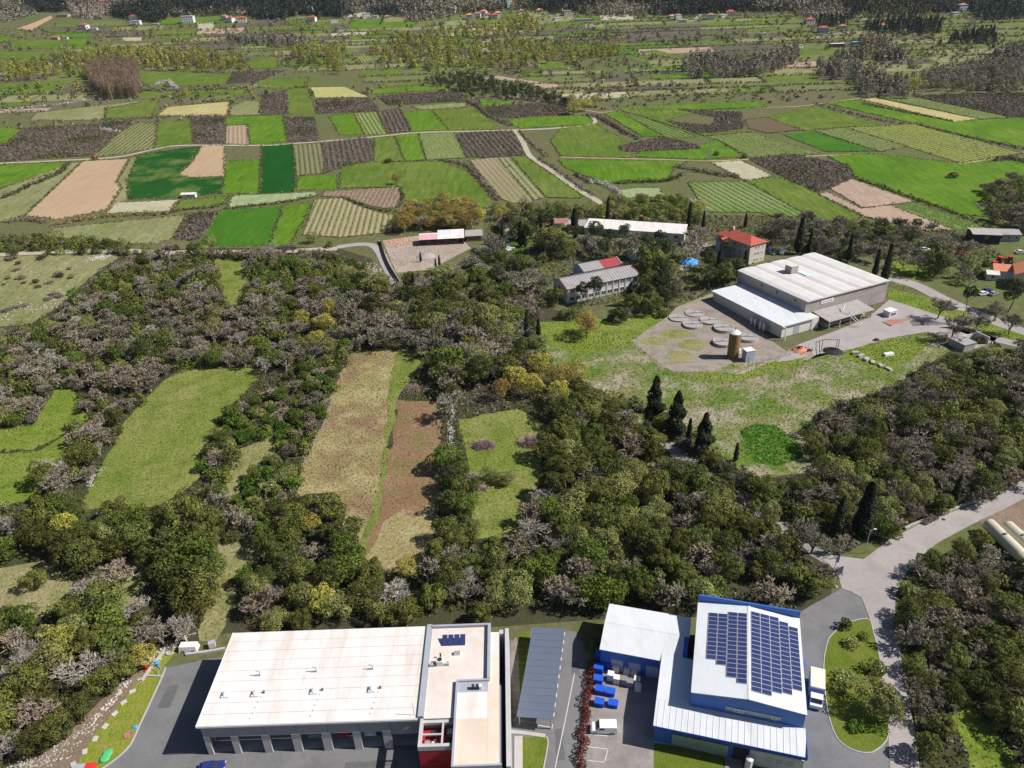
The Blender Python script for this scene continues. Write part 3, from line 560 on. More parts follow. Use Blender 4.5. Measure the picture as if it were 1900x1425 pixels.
# ------------------------------------------------------------------ building materials
M = {
 'white_roof': mat('white_roof_sheet', (.68, .64, .625), .55, var=.05, scale=.3, dirt=(.47, .36, .27, .6), dirt_scale=.35, streak=(1, .16, 1)),
 'cream_roof': mat('cream_roof_membrane', (.64, .56, .47), .7, var=.05, scale=.4, dirt=(.5, .35, .22, .5), dirt_scale=.2),
 'beige_roof': mat('beige_roof_membrane', (.64, .575, .54), .7, var=.05, scale=.4, dirt=(.52, .4, .3, .6), dirt_scale=.16),
 'factory_roof': mat('pale_factory_roof', (.60, .62, .645), .45, var=.04, scale=.4, dirt=(.42, .42, .42, .5), dirt_scale=.4, streak=(1, .2, 1)),
 'coping': mat('grey_coping', (.33, .35, .40), .5, var=.06),
 'grey_wall': mat('grey_cladding', (.27, .28, .31), .55, var=.05, scale=.5),
 'grey_frame': mat('light_grey_concrete', (.45, .44, .44), .7, var=.08),
 'inside': mat('bay_interior', (.38, .38, .40), .8),
 'red_wall': mat('red_cladding', (.42, .022, .03), .4, var=.06),
 'blue_wall': mat('blue_cladding', (.04, .135, .47), .45, var=.05, scale=.4),
 'blue_dark': mat('deep_blue_trim', (.025, .07, .35), .45),
 'carport': mat('carport_sheet', (.22, .26, .33), .3, metal=.5, var=.06, scale=.2, spec=.5),
 'pv': mat('solar_glass', (.03, .042, .125), .2, var=.14, scale=.4, spec=.6),
 'pv_frame': mat('solar_frame', (.62, .64, .68), .4, metal=.4),
 'metal': mat('galvanised_metal', (.55, .56, .57), .4, metal=.6, var=.06),
 'white': mat('white_paint', (.66, .66, .65), .5, var=.04),
 'glass': mat('dark_window_glass', (.03, .035, .045), .12, spec=.6, var=.05),
 'greenglass': mat('greenish_window_glass', (.22, .28, .26), .2, spec=.6, var=.15, scale=.8),
 'dark': mat('dark_rubber', (.03, .03, .032), .7),
 'black': mat('black_scrap', (.02, .018, .018), .8, var=.3, scale=2),
 'skylight': mat('skylight_dome', (.62, .72, .78), .25, spec=.6),
 'plaster': mat('pale_plaster', (.55, .5, .43), .8, var=.08, scale=.5, dirt=(.45, .4, .33, .5), dirt_scale=.4),
 'whiteplaster': mat('white_plaster', (.58, .56, .54), .8, var=.05, scale=.5, dirt=(.5, .46, .4, .4), dirt_scale=.4),
 'oldconcrete': mat('stained_concrete', (.34, .295, .28), .85, var=.12, scale=.35, dirt=(.2, .17, .155, .7), dirt_scale=.3, bump=.2),
 'paleconcrete': mat('pale_concrete', (.36, .33, .31), .85, var=.1, scale=.5, dirt=(.33, .3, .28, .6), dirt_scale=.35),
 'bunker_roof': mat('old_white_roof', (.56, .535, .53), .75, var=.08, scale=.2, dirt=(.48, .44, .4, .6), dirt_scale=.12),
 'asbestos': mat('grey_fibre_sheet', (.32, .30, .295), .85, var=.12, scale=.4, dirt=(.2, .19, .18, .5), dirt_scale=.25),
 'redsheet': mat('red_roof_sheet', (.36, .06, .065), .55, var=.08, scale=.4),
 'tile_red': mat('red_roof_tile', (.40, .085, .06), .8, var=.14, scale=1.2),
 'tile_orange': mat('orange_roof_tile', (.58, .22, .12), .8, var=.18, scale=1.2),
 'tile_old': mat('old_roof_tile', (.33, .16, .12), .85, var=.2, scale=1.2),
 'bluewall': mat('pale_blue_wall', (.33, .40, .55), .8, var=.05),
 'rust': mat('rusty_steel', (.2, .125, .05), .7, var=.25, scale=.8, dirt=(.15, .08, .04, .7), dirt_scale=.5),
 'cream_tank': mat('cream_tank_paint', (.56, .52, .40), .45, var=.05, scale=.5, dirt=(.45, .38, .24, .5), dirt_scale=.5),
 'stone': mat('pale_limestone', (.36, .33, .29), .9, var=.2, scale=1.5, bump=.5),
 'whitestone': mat('white_rubble_stone', (.47, .43, .39), .9, var=.18, scale=1.5),
 'kerb': mat('kerb_concrete', (.40, .37, .35), .85, var=.08),
 'paint': mat('road_paint', (.55, .54, .53), .7, var=.1, scale=1.0),
 'wood': mat('weathered_wood', (.16, .12, .09), .85, var=.2),
 'tarp': mat('blue_tarpaulin', (.07, .32, .72), .4, var=.15, scale=1.2),
 'bluebin': mat('blue_plastic', (.02, .095, .55), .35, var=.08, scale=.8),
 'ibc': mat('white_pallet_load', (.68, .64, .62), .6, var=.06),
 'greyload': mat('grey_pallet_load', (.22, .21, .23), .7, var=.08),
 'truckbox': mat('beige_truck_box', (.72, .62, .52), .5, var=.04),
 'carwhite': mat('white_car_paint', (.78, .79, .80), .25, spec=.5, var=.02),
 'carblue': mat('dark_blue_car_paint', (.02, .035, .16), .2, spec=.6, var=.05),
 'carred': mat('red_car_paint', (.5, .03, .03), .3, spec=.5, var=.05),
 'cargrey': mat('silver_car_paint', (.42, .44, .46), .3, metal=.4, var=.04),
 'orange': mat('orange_paint', (.66, .2, .05), .5, var=.08),
 'yellowpaint': mat('yellow_machine_paint', (.68, .42, .05), .5, var=.08),
 'redpaint': mat('red_machine_paint', (.55, .04, .03), .5, var=.08),
 'green_lid': mat('green_cover', (.08, .42, .17), .6),
 'teal': mat('teal_paint', (.2, .55, .5), .6),
 'bark': mat('grey_bark', (.20, .175, .15), .9, var=.2, scale=1.5),
}
SHARE = {}
def shared(key, make):
    if key not in SHARE: SHARE[key] = make()
    return SHARE[key]
def window(root, x, y, z, w, h, face, frame='white', pane='glass', bars=0):
    """A framed window on a wall; face is 's','n','e','w' in the building's own axes."""
    me = shared(('wf', w, h, frame, bars), lambda: _wframe(w, h, frame, bars)); pm = shared(('wp', w, h, pane), lambda: MB().box(-w / 2 + .04, .035, .04, w / 2 - .04, .05, h - .04).mesh('pane', M[pane]))
    f = link('window', me, root, (x, y, z), {'s': 0, 'e': math.pi / 2, 'n': math.pi, 'w': -math.pi / 2}[face]); link('pane', pm, f); return f
def _wframe(w, h, frame, bars):
    b = MB(); t = .09; d0, d1 = -.05, .10
    b.box(-w / 2, d0, 0, w / 2, d1, t).box(-w / 2, d0, h - t, w / 2, d1, h).box(-w / 2, d0, t, -w / 2 + t, d1, h - t).box(w / 2 - t, d0, t, w / 2, d1, h - t)
    for i in range(bars): x = -w / 2 + w * (i + 1) / (bars + 1); b.box(x - .05, d0 + .01, t, x + .05, d1 - .01, h - t)
    return b.mesh('window_frame', M[frame])
def door(root, x, y, w, h, face, m='grey_frame', z=0.0):
    me = shared(('door', w, h, m), lambda: MB().box(-w / 2, -.06, 0, w / 2, .02, h).box(w / 2 - .2, -.1, h * .45, w / 2 - .1, -.05, h * .5).mesh('door', M[m]))
    return link('door', me, root, (x, y, z), {'s': 0, 'e': math.pi / 2, 'n': math.pi, 'w': -math.pi / 2}[face])
def gable_walls(W, D, h, hr, axis='x'):
    b = MB()
    if axis == 'x': b.prism([(0, -2), (D, -2), (D, h), (D / 2, hr), (0, h)], 'x', 0, W)
    else: b.prism([(0, -2), (W, -2), (W, h), (W / 2, hr), (0, h)], 'y', 0, D)
    return b
def slope_sheet(W, D, h, hr, axis, side, over=.4, t=.12, ribs=0):
    """One pitch of a gable roof; ribs = number of raised seams."""
    b = MB(); half = (D if axis == 'x' else W) / 2; L = W if axis == 'x' else D
    k = (hr - h) / half; e = over
    prof = [(-e, h - k * e + .02), (half, hr + .02), (half, hr + .02 + t), (-e, h - k * e + .02 + t)]
    full = half * 2
    if side: prof = [(full - u, w) for u, w in prof]
    b.prism(prof, axis, -over, L + over)
    for i in range(ribs):
        a = -over + (L + 2 * over) * (i + .5) / ribs
        b.prism([(u, w + (t if j > 1 else t - .004) * 1.0) for j, (u, w) in enumerate([(prof[0][0], prof[0][1]), (prof[1][0], prof[1][1]), (prof[1][0], prof[1][1] + .1), (prof[0][0], prof[0][1] + .1)])], axis, a - .06, a + .06)
    return b

# ------------------------------------------------------------------ the white-roofed garage (its front edge runs along world x)
R_ = empty('garage_building', (-53.4, 82.4, 0), 0, 'long white roofed garage with seven open vehicle bays and a red front block', 'building')
W_, D_, H_ = 36.4, 19.3, 7.6
b = MB(); b.box(0, D_ - .3, 0, W_, D_, H_).box(0, .4, 0, .3, D_ - .3, H_).box(W_ - .3, .4, 0, W_, D_ - .3, H_).build('wall', M['grey_wall'], R_)
openings = [(.9, 4.5), (5.6, 9.6), (10.9, 14.6), (16.0, 19.6), (21.1, 24.8), (26.1, 29.8), (31.2, 35.8)]
xs = [0.0] + [v for o in openings for v in o] + [W_]
pm = {}
for i in range(0, len(xs), 2):
    MB().box(xs[i] + .01, -.05, 0, xs[i + 1] - .01, .45, 4.6).build('pillar', M['grey_frame'], R_)
for i in range(7):
    a = i * W_ / 7
    MB().box(a + .03, 0, 4.6, a + W_ / 7 - .03, .4, H_).build('facade_panel', M['grey_wall'], R_)
MB().box(.3, 9.0, .0, W_ - .3, 9.3, H_ - .3).build('inner_wall', M['inside'], R_)
MB().box(.35, .5, .03, W_ - .35, 9.0, .06).build('bay_floor', M['inside'], R_)
for i, (a, c) in enumerate(openings):
    MB().box(a + .05, .30, 4.05 if i != 6 else 3.2, c - .05, .38, 4.58).build('rolled_shutter', M['white'] if i in (1, 3, 4) else M['coping'], R_)
for i in range(9):
    y0, y1 = -.35 + i * (D_ + .6) / 9, -.35 + (i + 1) * (D_ + .6) / 9
    MB().box(-.3, y0 + .02, H_ + .0 + .004 * (i % 2), W_ - .4, y1 - .02, H_ + .16 + .004 * (i % 2)).build('roof_sheet', M['white_roof'], R_)
MB().box(-.38, -.45, H_ - .28, -.3, D_ + .3, H_ + .22).box(-.3, -.45, H_ - .28, W_ - .4, -.36, H_ + .10).build('roof_edge', M['white'], R_)
MB().box(W_ - .38, -.2, H_ - .2, W_ + .55, D_ + .3, H_ + .55).build('coping', M['coping'], R_)
for x, y in ((2.7, 5.6), (7.8, 5.6), (17.8, 5.7), (27.7, 5.7)):
    k = MB().box(-.62, -.62, 0, .62, .62, .3).build('skylight', M['white'], R_, loc=(x, y, H_ + .17))
    MB().lathe([(.58, .3), (.5, .5), (.28, .66), (.05, .7)], 8).build('dome', M['skylight'], k, True)
    if x > 3:
        v = MB().box(-.16, -.16, 0, .16, .16, .42).build('roof_vent', M['wood'], R_, loc=(x + 1.35, y + .25, H_ + .17))
        for j in range(5): MB().lathe([(.09, 0), (.09, .12)], 6).build('roof_stud', M['coping'], R_, loc=(x + 1.1 - .18 * j, y - .6 - j * 1.05, H_ + .17))
for x, y in ((7.5, 9.5), (17.3, 9.9), (27.2, 10.0)):
    MB().tube((0, 0, 0), (0, 0, 1.0), .09).tube((0, 0, 1.0), (-.6, 0, 1.25), .09).box(-.9, -.15, -.0, -.1, .15, .12).build('vent_pipe', M['coping'], R_, loc=(x, y, H_ + .16))
MB().tube((0, 0, 0), (0, 0, 3.0), .05, 5).build('mast', M['coping'], R_, loc=(W_ - 1.0, .4, H_ + .1))
# office wing, flat beige roofs with parapets
ox = W_ + .6
MB().box(ox, -.4, 0, ox + 10.6, D_ - .2, 7.7).build('office_wall', M['grey_wall'], R_)
MB().box(ox, -.4, 7.703, ox + 10.3, D_ - .5, 7.8).build('office_roof', M['beige_roof'], R_)
MB().box(ox, D_ - .45, 7.7, ox + 10.9, D_ - .05, 8.35).box(ox + 10.35, 6.7, 7.7, ox + 10.9, D_ - .45, 8.5).build('parapet', M['coping'], R_)
MB().box(ox + 5.1, -9.5, 0, ox + 12.8, 6.4, 7.0).build('tower_wall', M['grey_wall'], R_)
MB().box(ox + 5.4, -9.2, 8.05, ox + 10.5, -1.0, 8.13).box(ox + 10.52, -9.2, 8.03, ox + 12.4, 11, 8.10).build('cream_roof', M['cream_roof'], R_)
MB().box(ox + 5.4, -.98, 8.05, ox + 10.5, 4.2, 8.125).build('white_roof', M['white_roof'], R_); MB().box(ox + 10.52, 11.02, 8.03, ox + 12.4, 17.2, 8.1).build('white_roof', M['white_roof'], R_)
MB().box(ox + 5.4, 4.22, 8.04, ox + 10.5, 6.3, 8.11).build('grey_roof', M['coping'], R_)
MB().box(ox + 5.05, -9.5, 7.0, ox + 5.4, 6.6, 8.45).box(ox + 5.4, 6.3, 7.0, ox + 10.8, 6.65, 8.45).box(ox + 5.4, -9.5, 7.0, ox + 12.8, -9.2, 8.4).box(ox + 5.4, -9.2, 7.0, ox + 12.45, 6.3, 8.02).build('parapet', M['coping'], R_)
MB().box(ox + 10.95, 6.7, 0, ox + 12.45, 17.2, 7.98).build('side_wall', M['grey_wall'], R_)
MB().box(ox + 13.5, -9.4, 0, ox + 14.2, 18.2, 7.9).box(ox + 12.45, 17.25, 0, ox + 13.5, 18.2, 7.6).build('screen_wall', M['grey_frame'], R_)
# rooftop kit
for i in range(4):
    p = MB().prism([(0, .12), (0, .2), (1.75, 1.0), (1.75, .92)], 'x', 0, .95).build('solar_panel', M['pv'], R_, loc=(ox + 2.1 + i * 1.08, 14.6, 7.8))
    MB().box(.05, 1.55, 0, .12, 1.62, .9).box(.83, 1.55, 0, .9, 1.62, .9).box(.12, 1.56, .3, .83, 1.6, .36).build('stand', M['metal'], p)
a_ = MB().box(-.55, -.55, 0, .55, .55, 1.15).build('air_conditioner', M['white'], R_, loc=(ox + 2.0, 10.6, 7.8))
MB().lathe([(.42, 0), (.42, .1)], 12).build('fan', M['dark'], a_, loc=(0, 0, 1.15))
MB().box(-.4, -.5, 0, .4, .1, .5).build('fan_box', M['coping'], R_, loc=(ox + .6, 10.5, 7.8)); MB().box(-.3, -.5, 0, .3, .1, .5).build('fan_box', M['coping'], R_, loc=(ox + 3.3, 10.6, 7.8))
MB().tube((0, 0, 0), (0, 0, 1.1), .16).build('flue', M['dark'], R_, loc=(ox + 2.0, 12.0, 7.8))
MB().box(-.55, -.35, 0, .55, .35, .45).build('roof_box', M['metal'], R_, loc=(ox + 4.9, 12.7, 7.8))
for x in (8.0, 8.7, 9.3): MB().box(-.22, -.3, 0, .22, .3, .8).build('air_unit', M['dark'] if x < 9 else M['white'], R_, loc=(ox + x, 4.9, 8.12))
# red block with an open frame on its top
MB().box(ox - .4, -5.5, 0, ox + 5.0, -5.1, 6.9).box(ox - .4, -5.1, 0, ox + 5.0, -.45, 5.4).build('red_block', M['red_wall'], R_)
for i in range(4):
    for j in range(5):
        MB().box(ox - .4 + i * 1.36, -5.56, .1 + j * 1.35, ox - .4 + i * 1.36 + 1.3, -5.505, .1 + j * 1.35 + 1.28).build('red_panel', M['red_wall'], R_)
MB().box(ox + 5.02, -9.4, .1, ox + 5.045, -.6, 7.5).build('red_side', M['red_wall'], R_)
MB().box(ox - .5, -5.6, 6.9, ox + 5.02, -5.05, 7.9).box(ox - .5, -5.05, 6.9, ox, -.45, 7.9).box(ox, -1.0, 6.9, ox + 5.0, -.45, 7.5).box(ox + 3.1, -5.05, 7.2, ox + 3.4, -1.0, 7.5).box(ox, -3.2, 7.2, ox + 3.1, -2.95, 7.5).build('roof_frame', M['grey_frame'], R_)
for x, y, k in ((.8, -3.9, 'metal'), (1.9, -4.0, 'plaster'), (4.2, -3.4, 'dark'), (1.6, -2.0, 'dark'), (4.3, -1.7, 'metal')):
    MB().box(-.45, -.5, 0, .45, .5, .9).build('machine_unit', M[k], R_, loc=(ox + x, y, 5.41))

# ------------------------------------------------------------------ grey carport
rz = math.atan2(84.5 - 85.6, 4.9 + 1.2); cp = empty('carport', (-1.2, 85.6, 0), rz, 'long grey blue metal carport between the white garage and the red hedge', 'carport')
for i in range(13):
    y0, y1 = i * 20.2 / 13, (i + 1) * 20.2 / 13
    MB().prism([(0, 2.75), (6.2, 3.1), (6.2, 3.18), (0, 2.83)], 'y', y0 + .015, y1 - .015).build('roof_sheet', M['carport'], cp)
for i in range(6):
    MB().box(5.7, .4 + i * 3.85, 0, 5.9, .6 + i * 3.85, 3.0).box(.3, .4 + i * 3.85, 2.5, 5.9, .55 + i * 3.85, 2.7).box(.3, .4 + i * 3.85, 0, .5, .6 + i * 3.85, 2.7).build('post', M['metal'], cp)
for i in range(10): MB().box(6.25, .6 + i * 2.0, 2.95, 6.36, 1.4 + i * 2.0, 3.15).build('gutter', M['white'], cp)

# ------------------------------------------------------------------ blue factory
A_ = -16.2 * math.pi / 180
bf = empty('blue_factory', (21.3, 81.4, 0), A_, 'blue factory with solar panels on its white roof and low white roofed wings', 'building')
def loc2(x, y): d = (x - 21.3, y - 81.4); c, s = math.cos(A_), math.sin(A_); return (d[0] * c + d[1] * s, -d[0] * s + d[1] * c)
mx0, my0 = loc2(28.1, 84.6); MWd, MDp, EH, RH = 17.9, 20.9, 8.7, 9.7
MB().prism([(0, 0), (MWd, 0), (MWd, EH), (MWd / 2, RH), (0, EH)], 'y', 0, MDp).build('main_wall', M['blue_wall'], bf, loc=(mx0, my0, 0))
for s in (0, 1):
    b = MB(); k = (RH - EH) / (MWd / 2)
    pr = [(-.15, EH + .02), (MWd / 2 - .16, RH + .0), (MWd / 2 - .16, RH + .14), (-.15, EH + .16)]
    if s: pr = [(MWd - u, w) for u, w in pr]
    b.prism(pr, 'y', -.2, MDp - .05).build('roof_slope', M['factory_roof'], bf, loc=(mx0, my0, 0))
MB().prism([(MWd / 2 - .4, RH + .1), (MWd / 2 + .4, RH + .1), (MWd / 2, RH + .26)], 'y', -.22, MDp - .06).build('ridge_cap', M['white'], bf, loc=(mx0, my0, 0))
MB().prism([(-.1, EH - .3), (MWd + .1, EH - .3), (MWd + .1, RH + .75), (-.1, RH + .75)], 'y', MDp, MDp + .3).build('back_parapet', M['blue_wall'], bf, loc=(mx0, my0, 0))
pw, ph = 1.62, .99                                    # one solar panel
pm_ = MB().box(.03, .03, 0, pw - .03, ph - .03, .05).mesh('solar_panel', M['pv'])
fm_ = MB().box(0, 0, -.01, pw, .04, .055).box(0, ph - .04, -.01, pw, ph, .055).box(0, .04, -.01, .04, ph - .04, .055).box(pw - .04, .04, -.01, pw, ph - .04, .055).mesh('panel_frame', M['pv_frame'])
k_ = math.atan((RH - EH) / (MWd / 2))
cols = [(1.95, 6.9, 13.6 + 4.6), (3.65, 5.7, 18.2), (5.36, 3.7, 18.8), (7.06, 2.1, 18.8)]
cols += [(9.35, .9, 19.6), (11.0, 1.5, 19.6), (12.65, 2.0, 19.6), (14.3, 2.6, 18.9), (15.95, 3.9, 18.2)]
for x, y0, y1 in cols:
    n = int((y1 - y0) / (ph + .01))
    for j in range(n):
        left = x < 8.9
        o = link('solar_panel', pm_, bf); z = EH + (x if left else MWd - x) * math.tan(k_) + .24
        o.location = (mx0 + x, my0 + y1 - (j + 1) * (ph + .01), z); o.rotation_euler = (0, -k_ if left else k_, 0)
        f = link('panel_frame', fm_, o)
for x in (5.2, 12.6): pass
MB().box(5.6, -.08, 6.1, 14.4, -.02, 7.0).build('window_band', M['greenglass'], bf, loc=(mx0, my0, 0))
for x in (7.4, 8.2, 13.3): window(bf, mx0 + x, my0 - .1, 6.12, .75, .85, 's', 'white', 'greenglass')
# low wings
fx1 = loc2(44.3, 74.7)[0]
MB().box(.3, .8, 0, mx0 + 7.0, my0 + .0, 4.7).box(mx0 + 7.0, .8, 0, fx1 - .3, my0, 4.7).box(.3, my0, 0, mx0, my0 + 9.8, 4.7).build('low_wall', M['blue_wall'], bf)
MB().prism([(0, 4.72), (my0 - .02, 5.25), (my0 - .02, 5.4), (0, 4.87)], 'x', 0, 15.5).prism([(0, 4.72), (my0 - .02, 5.25), (my0 - .02, 5.4), (0, 4.87)], 'x', 15.56, fx1).box(0, my0, 5.1, mx0 - .02, my0 + 9.9, 5.4).build('low_roof', M['factory_roof'], bf)
for i in range(23):
    x = .5 + i * 1.0
    if x < fx1: MB().prism([(.02, 4.88), (my0 - .1, 5.405), (my0 - .1, 5.44), (.02, 4.93)], 'x', x, x + .05).build('roof_seam', M['factory_roof'], bf)
MB().box(-.05, -.12, 4.3, fx1 + .05, -.02, 4.95).box(fx1 + .02, -.02, 4.3, fx1 + .12, my0 - .1, 5.2).build('fascia', M['blue_dark'], bf)
MB().box(3.2, .55, .4, 12.2, .78, 3.0).build('window_band', M['greenglass'], bf)
MB().box(15.6, .3, 0, fx1 - .2, .78, 3.6).build('white_wall', M['whiteplaster'], bf)
for i in range(3): window(bf, 18.6 + i * 1.6, .27, 1.8, .9, .8, 's', 'grey_frame')
MB().box(13.0, .7, 0, 15.2, .79, 2.8).build('entrance', M['dark'], bf)
q = MB().lathe([(.6, 0), (.6, 2.5), (.1, 2.7)], 10).build('round_post', M['white'], bf, loc=(15.6, -.5, 0))
MB().lathe([(.6, 0), (.6, .2), (1.2, .25), (1.2, .5)], 12).build('wall_canopy', M['blue_wall'], bf, loc=(mx0 + MWd + .3, my0 + 14.5, 4.0))
ax, ay = loc2(14.6, 97.6)
bx = MB().prism([(0, 0), (11, 0), (11, 5.0), (5.6, 5.9), (0, 5.0)], 'x', 0, 15.4).build('annexe_wall', M['blue_wall'], bf, loc=(ax, ay, 0))
for s in (0, 1):
    pr = [(-.25, 4.98), (5.58, 5.94), (5.58, 6.08), (-.25, 5.12)]
    if s: pr = [(11.2 - u, w) for u, w in pr]
    MB().prism(pr, 'x', -.2, 14.6 + .9 * s).build('annexe_roof', M['factory_roof'], bf, loc=(ax, ay, 0))
for i in range(4): MB().box(2.0 + i * 3.2, -.08, .2, 4.2 + i * 3.2, -.02, 3.0).build('annexe_door', M['bluewall'], bf, loc=(ax, ay, 0))

# ------------------------------------------------------------------ big concrete warehouse on its apron
AW = math.radians(25.0)
wh = empty('concrete_warehouse', (104.4, 244.4, .2), AW, 'large stained concrete warehouse with a wavy white roof and a low white side wing', 'building')
WW, WD, WH = 40.6, 35.5, 8.9
MB().box(0, .15, 0, WW, WD, WH).build('wall', M['paleconcrete'], wh)
for i in range(5):
    for z0, z1 in ((0.0, 5.6), (5.9, WH - .1)):
        MB().box(i * WW / 5 + .04, -.05, z0, (i + 1) * WW / 5 - .04, .14, z1).build('wall_panel', M['oldconcrete'], wh)
MB().box(.0, -.12, 5.62, WW, .13, 5.88).build('string_course', M['paleconcrete'], wh)
for i in range(5):
    a, c = i * WW / 5, (i + 1) * WW / 5; m_ = (a + c) / 2
    MB().prism([(a + .04, WH - .02), (c - .04, WH - .02), (c - .04, WH + .12), (m_ + 2.2, WH + .5), (m_ - 2.2, WH + .5), (a + .04, WH + .12)], 'y', -.7, WD + .4).build('roof_bay', M['bunker_roof'], wh)
MB().box(7.2, -.2, 6.4, 13.2, -.06, 7.9).build('sign_board', M['white'], wh)
for x in (8.4, 10.2, 11.8): MB().box(x - .6, -.24, 6.9, x + .6, -.205, 7.4).build('vent_grille', M['paleconcrete'], wh)
MB().box(-1.7, -1.7, 0, 1.7, 1.7, 3.1).build('roof_shed', M['paleconcrete'], wh, loc=(15.4, 23.5, WH + .2)); MB().box(-1.85, -1.85, 3.1, 1.85, 1.85, 3.25).build('shed_roof', M['bunker_roof'], wh, loc=(15.4, 23.5, WH + .2))
MB().box(17.4, 17.6, WH + .52, 20.0, 22.8, WH + .6).build('roof_light', M['skylight'], wh)
for x, y in ((-.1, 5), (-.1, 14), (-.1, 22)): MB().box(x - .25, y - .2, WH - 1.6, x, y + .2, WH - .9).build('drain_hopper', M['dark'], wh)
# side wing on the left
MB().box(-14.2, -4.4, 0, -.02, 32, 4.5).build('wing_wall', M['whiteplaster'], wh)
for i in range(8): MB().box(-14.9, -5.0 + i * 4.7, 4.6 + .003 * (i % 2), -.05, -5.0 + (i + 1) * 4.7 - .03, 4.8 + .003 * (i % 2)).build('roof_sheet', M['factory_roof'], wh)
MB().box(-14.95, -5.15, 4.46, -.05, -5.02, 4.85).build('wing_edge', M['white'], wh)
for i in range(7): window(wh, -14.22, 5.0 + i * 3.8, 2.1, 1.9, 1.1, 'w', 'white', 'glass', 1)
door(wh, -7.5, -4.4, 2.6, 3.0, 's', 'coping'); door(wh, -14.25, 1.5, 1.4, 2.3, 'w', 'coping')
MB().box(-.0, -4.4, 0, 2.6, -.2, 4.3).build('porch_wall', M['whiteplaster'], wh)
for i in range(2): MB().box(-14.6, -6.6, 0, -14.3, -6.3, 4.5).box(-14.6, -6.3, 4.2, -14.3, -5.16, 4.5).build('corner_post', M['white'], wh) if i == 0 else MB().tube((-.6, -4.6, 0), (-.6, -4.6, 4.4), .1, 6).build('downpipe', M['white'], wh)
for i in range(4): MB().lathe([(.55, .2), (.6, .3), (.6, 3.0), (.4, 3.3), (.1, 3.4)], 12).build('steel_silo', M['metal'], wh, loc=(-15.6, 2.6 + i * 1.8 + (i > 1) * .8, 0))
# loading canopy
MB().prism([(-8.2, 3.3), (-.2, 4.3), (-.2, 4.55), (-8.2, 3.55)], 'x', 3.6, 25.5).build('canopy', M['asbestos'], wh)
for i in range(5): MB().box(4.2 + i * 5.1, -7.9, 0, 4.5 + i * 5.1, -7.6, 3.3).build('canopy_post', M['paleconcrete'], wh)
MB().box(5.2, -5.6, 0, 24.4, -.1, 1.1).build('loading_dock', M['paleconcrete'], wh)
for i in range(5): MB().box(6.6 + i * 3.7, -.12, 1.1, 8.9 + i * 3.7, -.055, 3.6).build('dock_door', M['dark'], wh)
for s in (0, 1.3): MB().tube((13.4 + s, -6.2, 4.4), (15.2 + s, -11.6, .8), .14, 6).build('conveyor_arm', M['white'], wh)
MB().tube((13.0, -5.0, 4.6), (15.4, -3.6, 5.8), .14, 6).build('conveyor_head', M['white'], wh)

# ------------------------------------------------------------------ long school-like hall with a grey sheet roof, and the older hall behind it
AH = math.radians(22.8)
hl = empty('long_hall', (22.3, 269.0, .9), AH, 'long two storey hall under a grey ribbed roof with red edge trim and window rows', 'building')
gable_walls(31.7, 11.8, 6.3, 8.3).build('wall', M['whiteplaster'], hl)
for s in (0, 1): slope_sheet(31.7, 11.8, 6.3, 8.3, 'x', s, .45, .12, 26).build('roof_slope', M['asbestos'], hl)
for s in (-.5, 32.1):
    b = MB()
    for sg in (0, 1):
        pr = [(-.55, 6.28), (5.9, 8.44), (5.9, 8.64), (-.55, 6.46)]
        b.prism([(11.8 - u, w) for u, w in pr] if sg else pr, 'x', s, s + .12)
    b.build('verge_trim', M['tile_red'], hl)
for i in range(11): window(hl, 2.0 + i * 2.8, -.06, 4.3, 2.3, 1.5, 's', 'white', 'glass', 3)
for i in range(11): window(hl, 2.0 + i * 2.8, -.06, 1.0, 2.0, 1.6, 's', 'white', 'glass', 1)
for i in range(12): MB().box(.45 + i * 2.8, -.2, 0, .7 + i * 2.8, -.005, 6.2).build('pilaster', M['whiteplaster'], hl)
window(hl, -.06, 6.5, 3.8, 1.6, 1.8, 'w', 'white', 'glass'); door(hl, -.02, 4.0, 1.4, 2.3, 'w', 'coping')
h2 = empty('old_hall', (30.5, 286.4, 1.8), AH, 'smaller hall with half grey half red sheet roof behind the long hall', 'building')
gable_walls(17.2, 9.2, 5.6, 7.2).build('wall', M['bluewall'], h2)
for s in (0, 1):
    b = slope_sheet(8.8, 9.2, 5.6, 7.2, 'x', s, .3, .1, 9); b.build('grey_roof', M['asbestos'], h2)
    slope_sheet(7.7, 9.2, 5.62, 7.22, 'x', s, .3, .1, 8).build('red_roof', M['redsheet'], h2, loc=(9.55, 0, 0))
b = MB()
for sg in (0, 1):
    pr = [(-.4, 5.55), (4.6, 7.36), (4.6, 7.55), (-.4, 5.75)]; b.prism([(9.2 - u, w) for u, w in pr] if sg else pr, 'x', 17.6, 17.75)
b.build('verge_trim', M['white'], h2)
for i in range(4): window(h2, 2.5 + i * 3.6, -.06, 2.6, 1.8, 1.3, 's', 'white', 'glass', 1)

def hip_roof(W, D, h, hr, over=.5, t=.12):
    b = MB(); r = min(W, D) / 2; e = over
    x0, x1, y0, y1 = -e, W + e, -e, D + e
    if W >= D: ra, rb = (r, D / 2, hr), (W - r, D / 2, hr)
    else: ra, rb = (W / 2, r, hr), (W / 2, D - r, hr)
    v = [(x0, y0, h), (x1, y0, h), (x1, y1, h), (x0, y1, h), ra, rb, (x0, y0, h - t), (x1, y0, h - t), (x1, y1, h - t), (x0, y1, h - t)]
    f = [(0, 1, 5, 4), (1, 2, 5), (2, 3, 4, 5), (3, 0, 4)] if W >= D else [(0, 1, 4), (1, 2, 5, 4), (2, 3, 5), (3, 0, 4, 5)]
    f += [(6, 9, 8, 7), (0, 6, 7, 1), (1, 7, 8, 2), (2, 8, 9, 3), (3, 9, 6, 0)]
    return b.add(v, f)
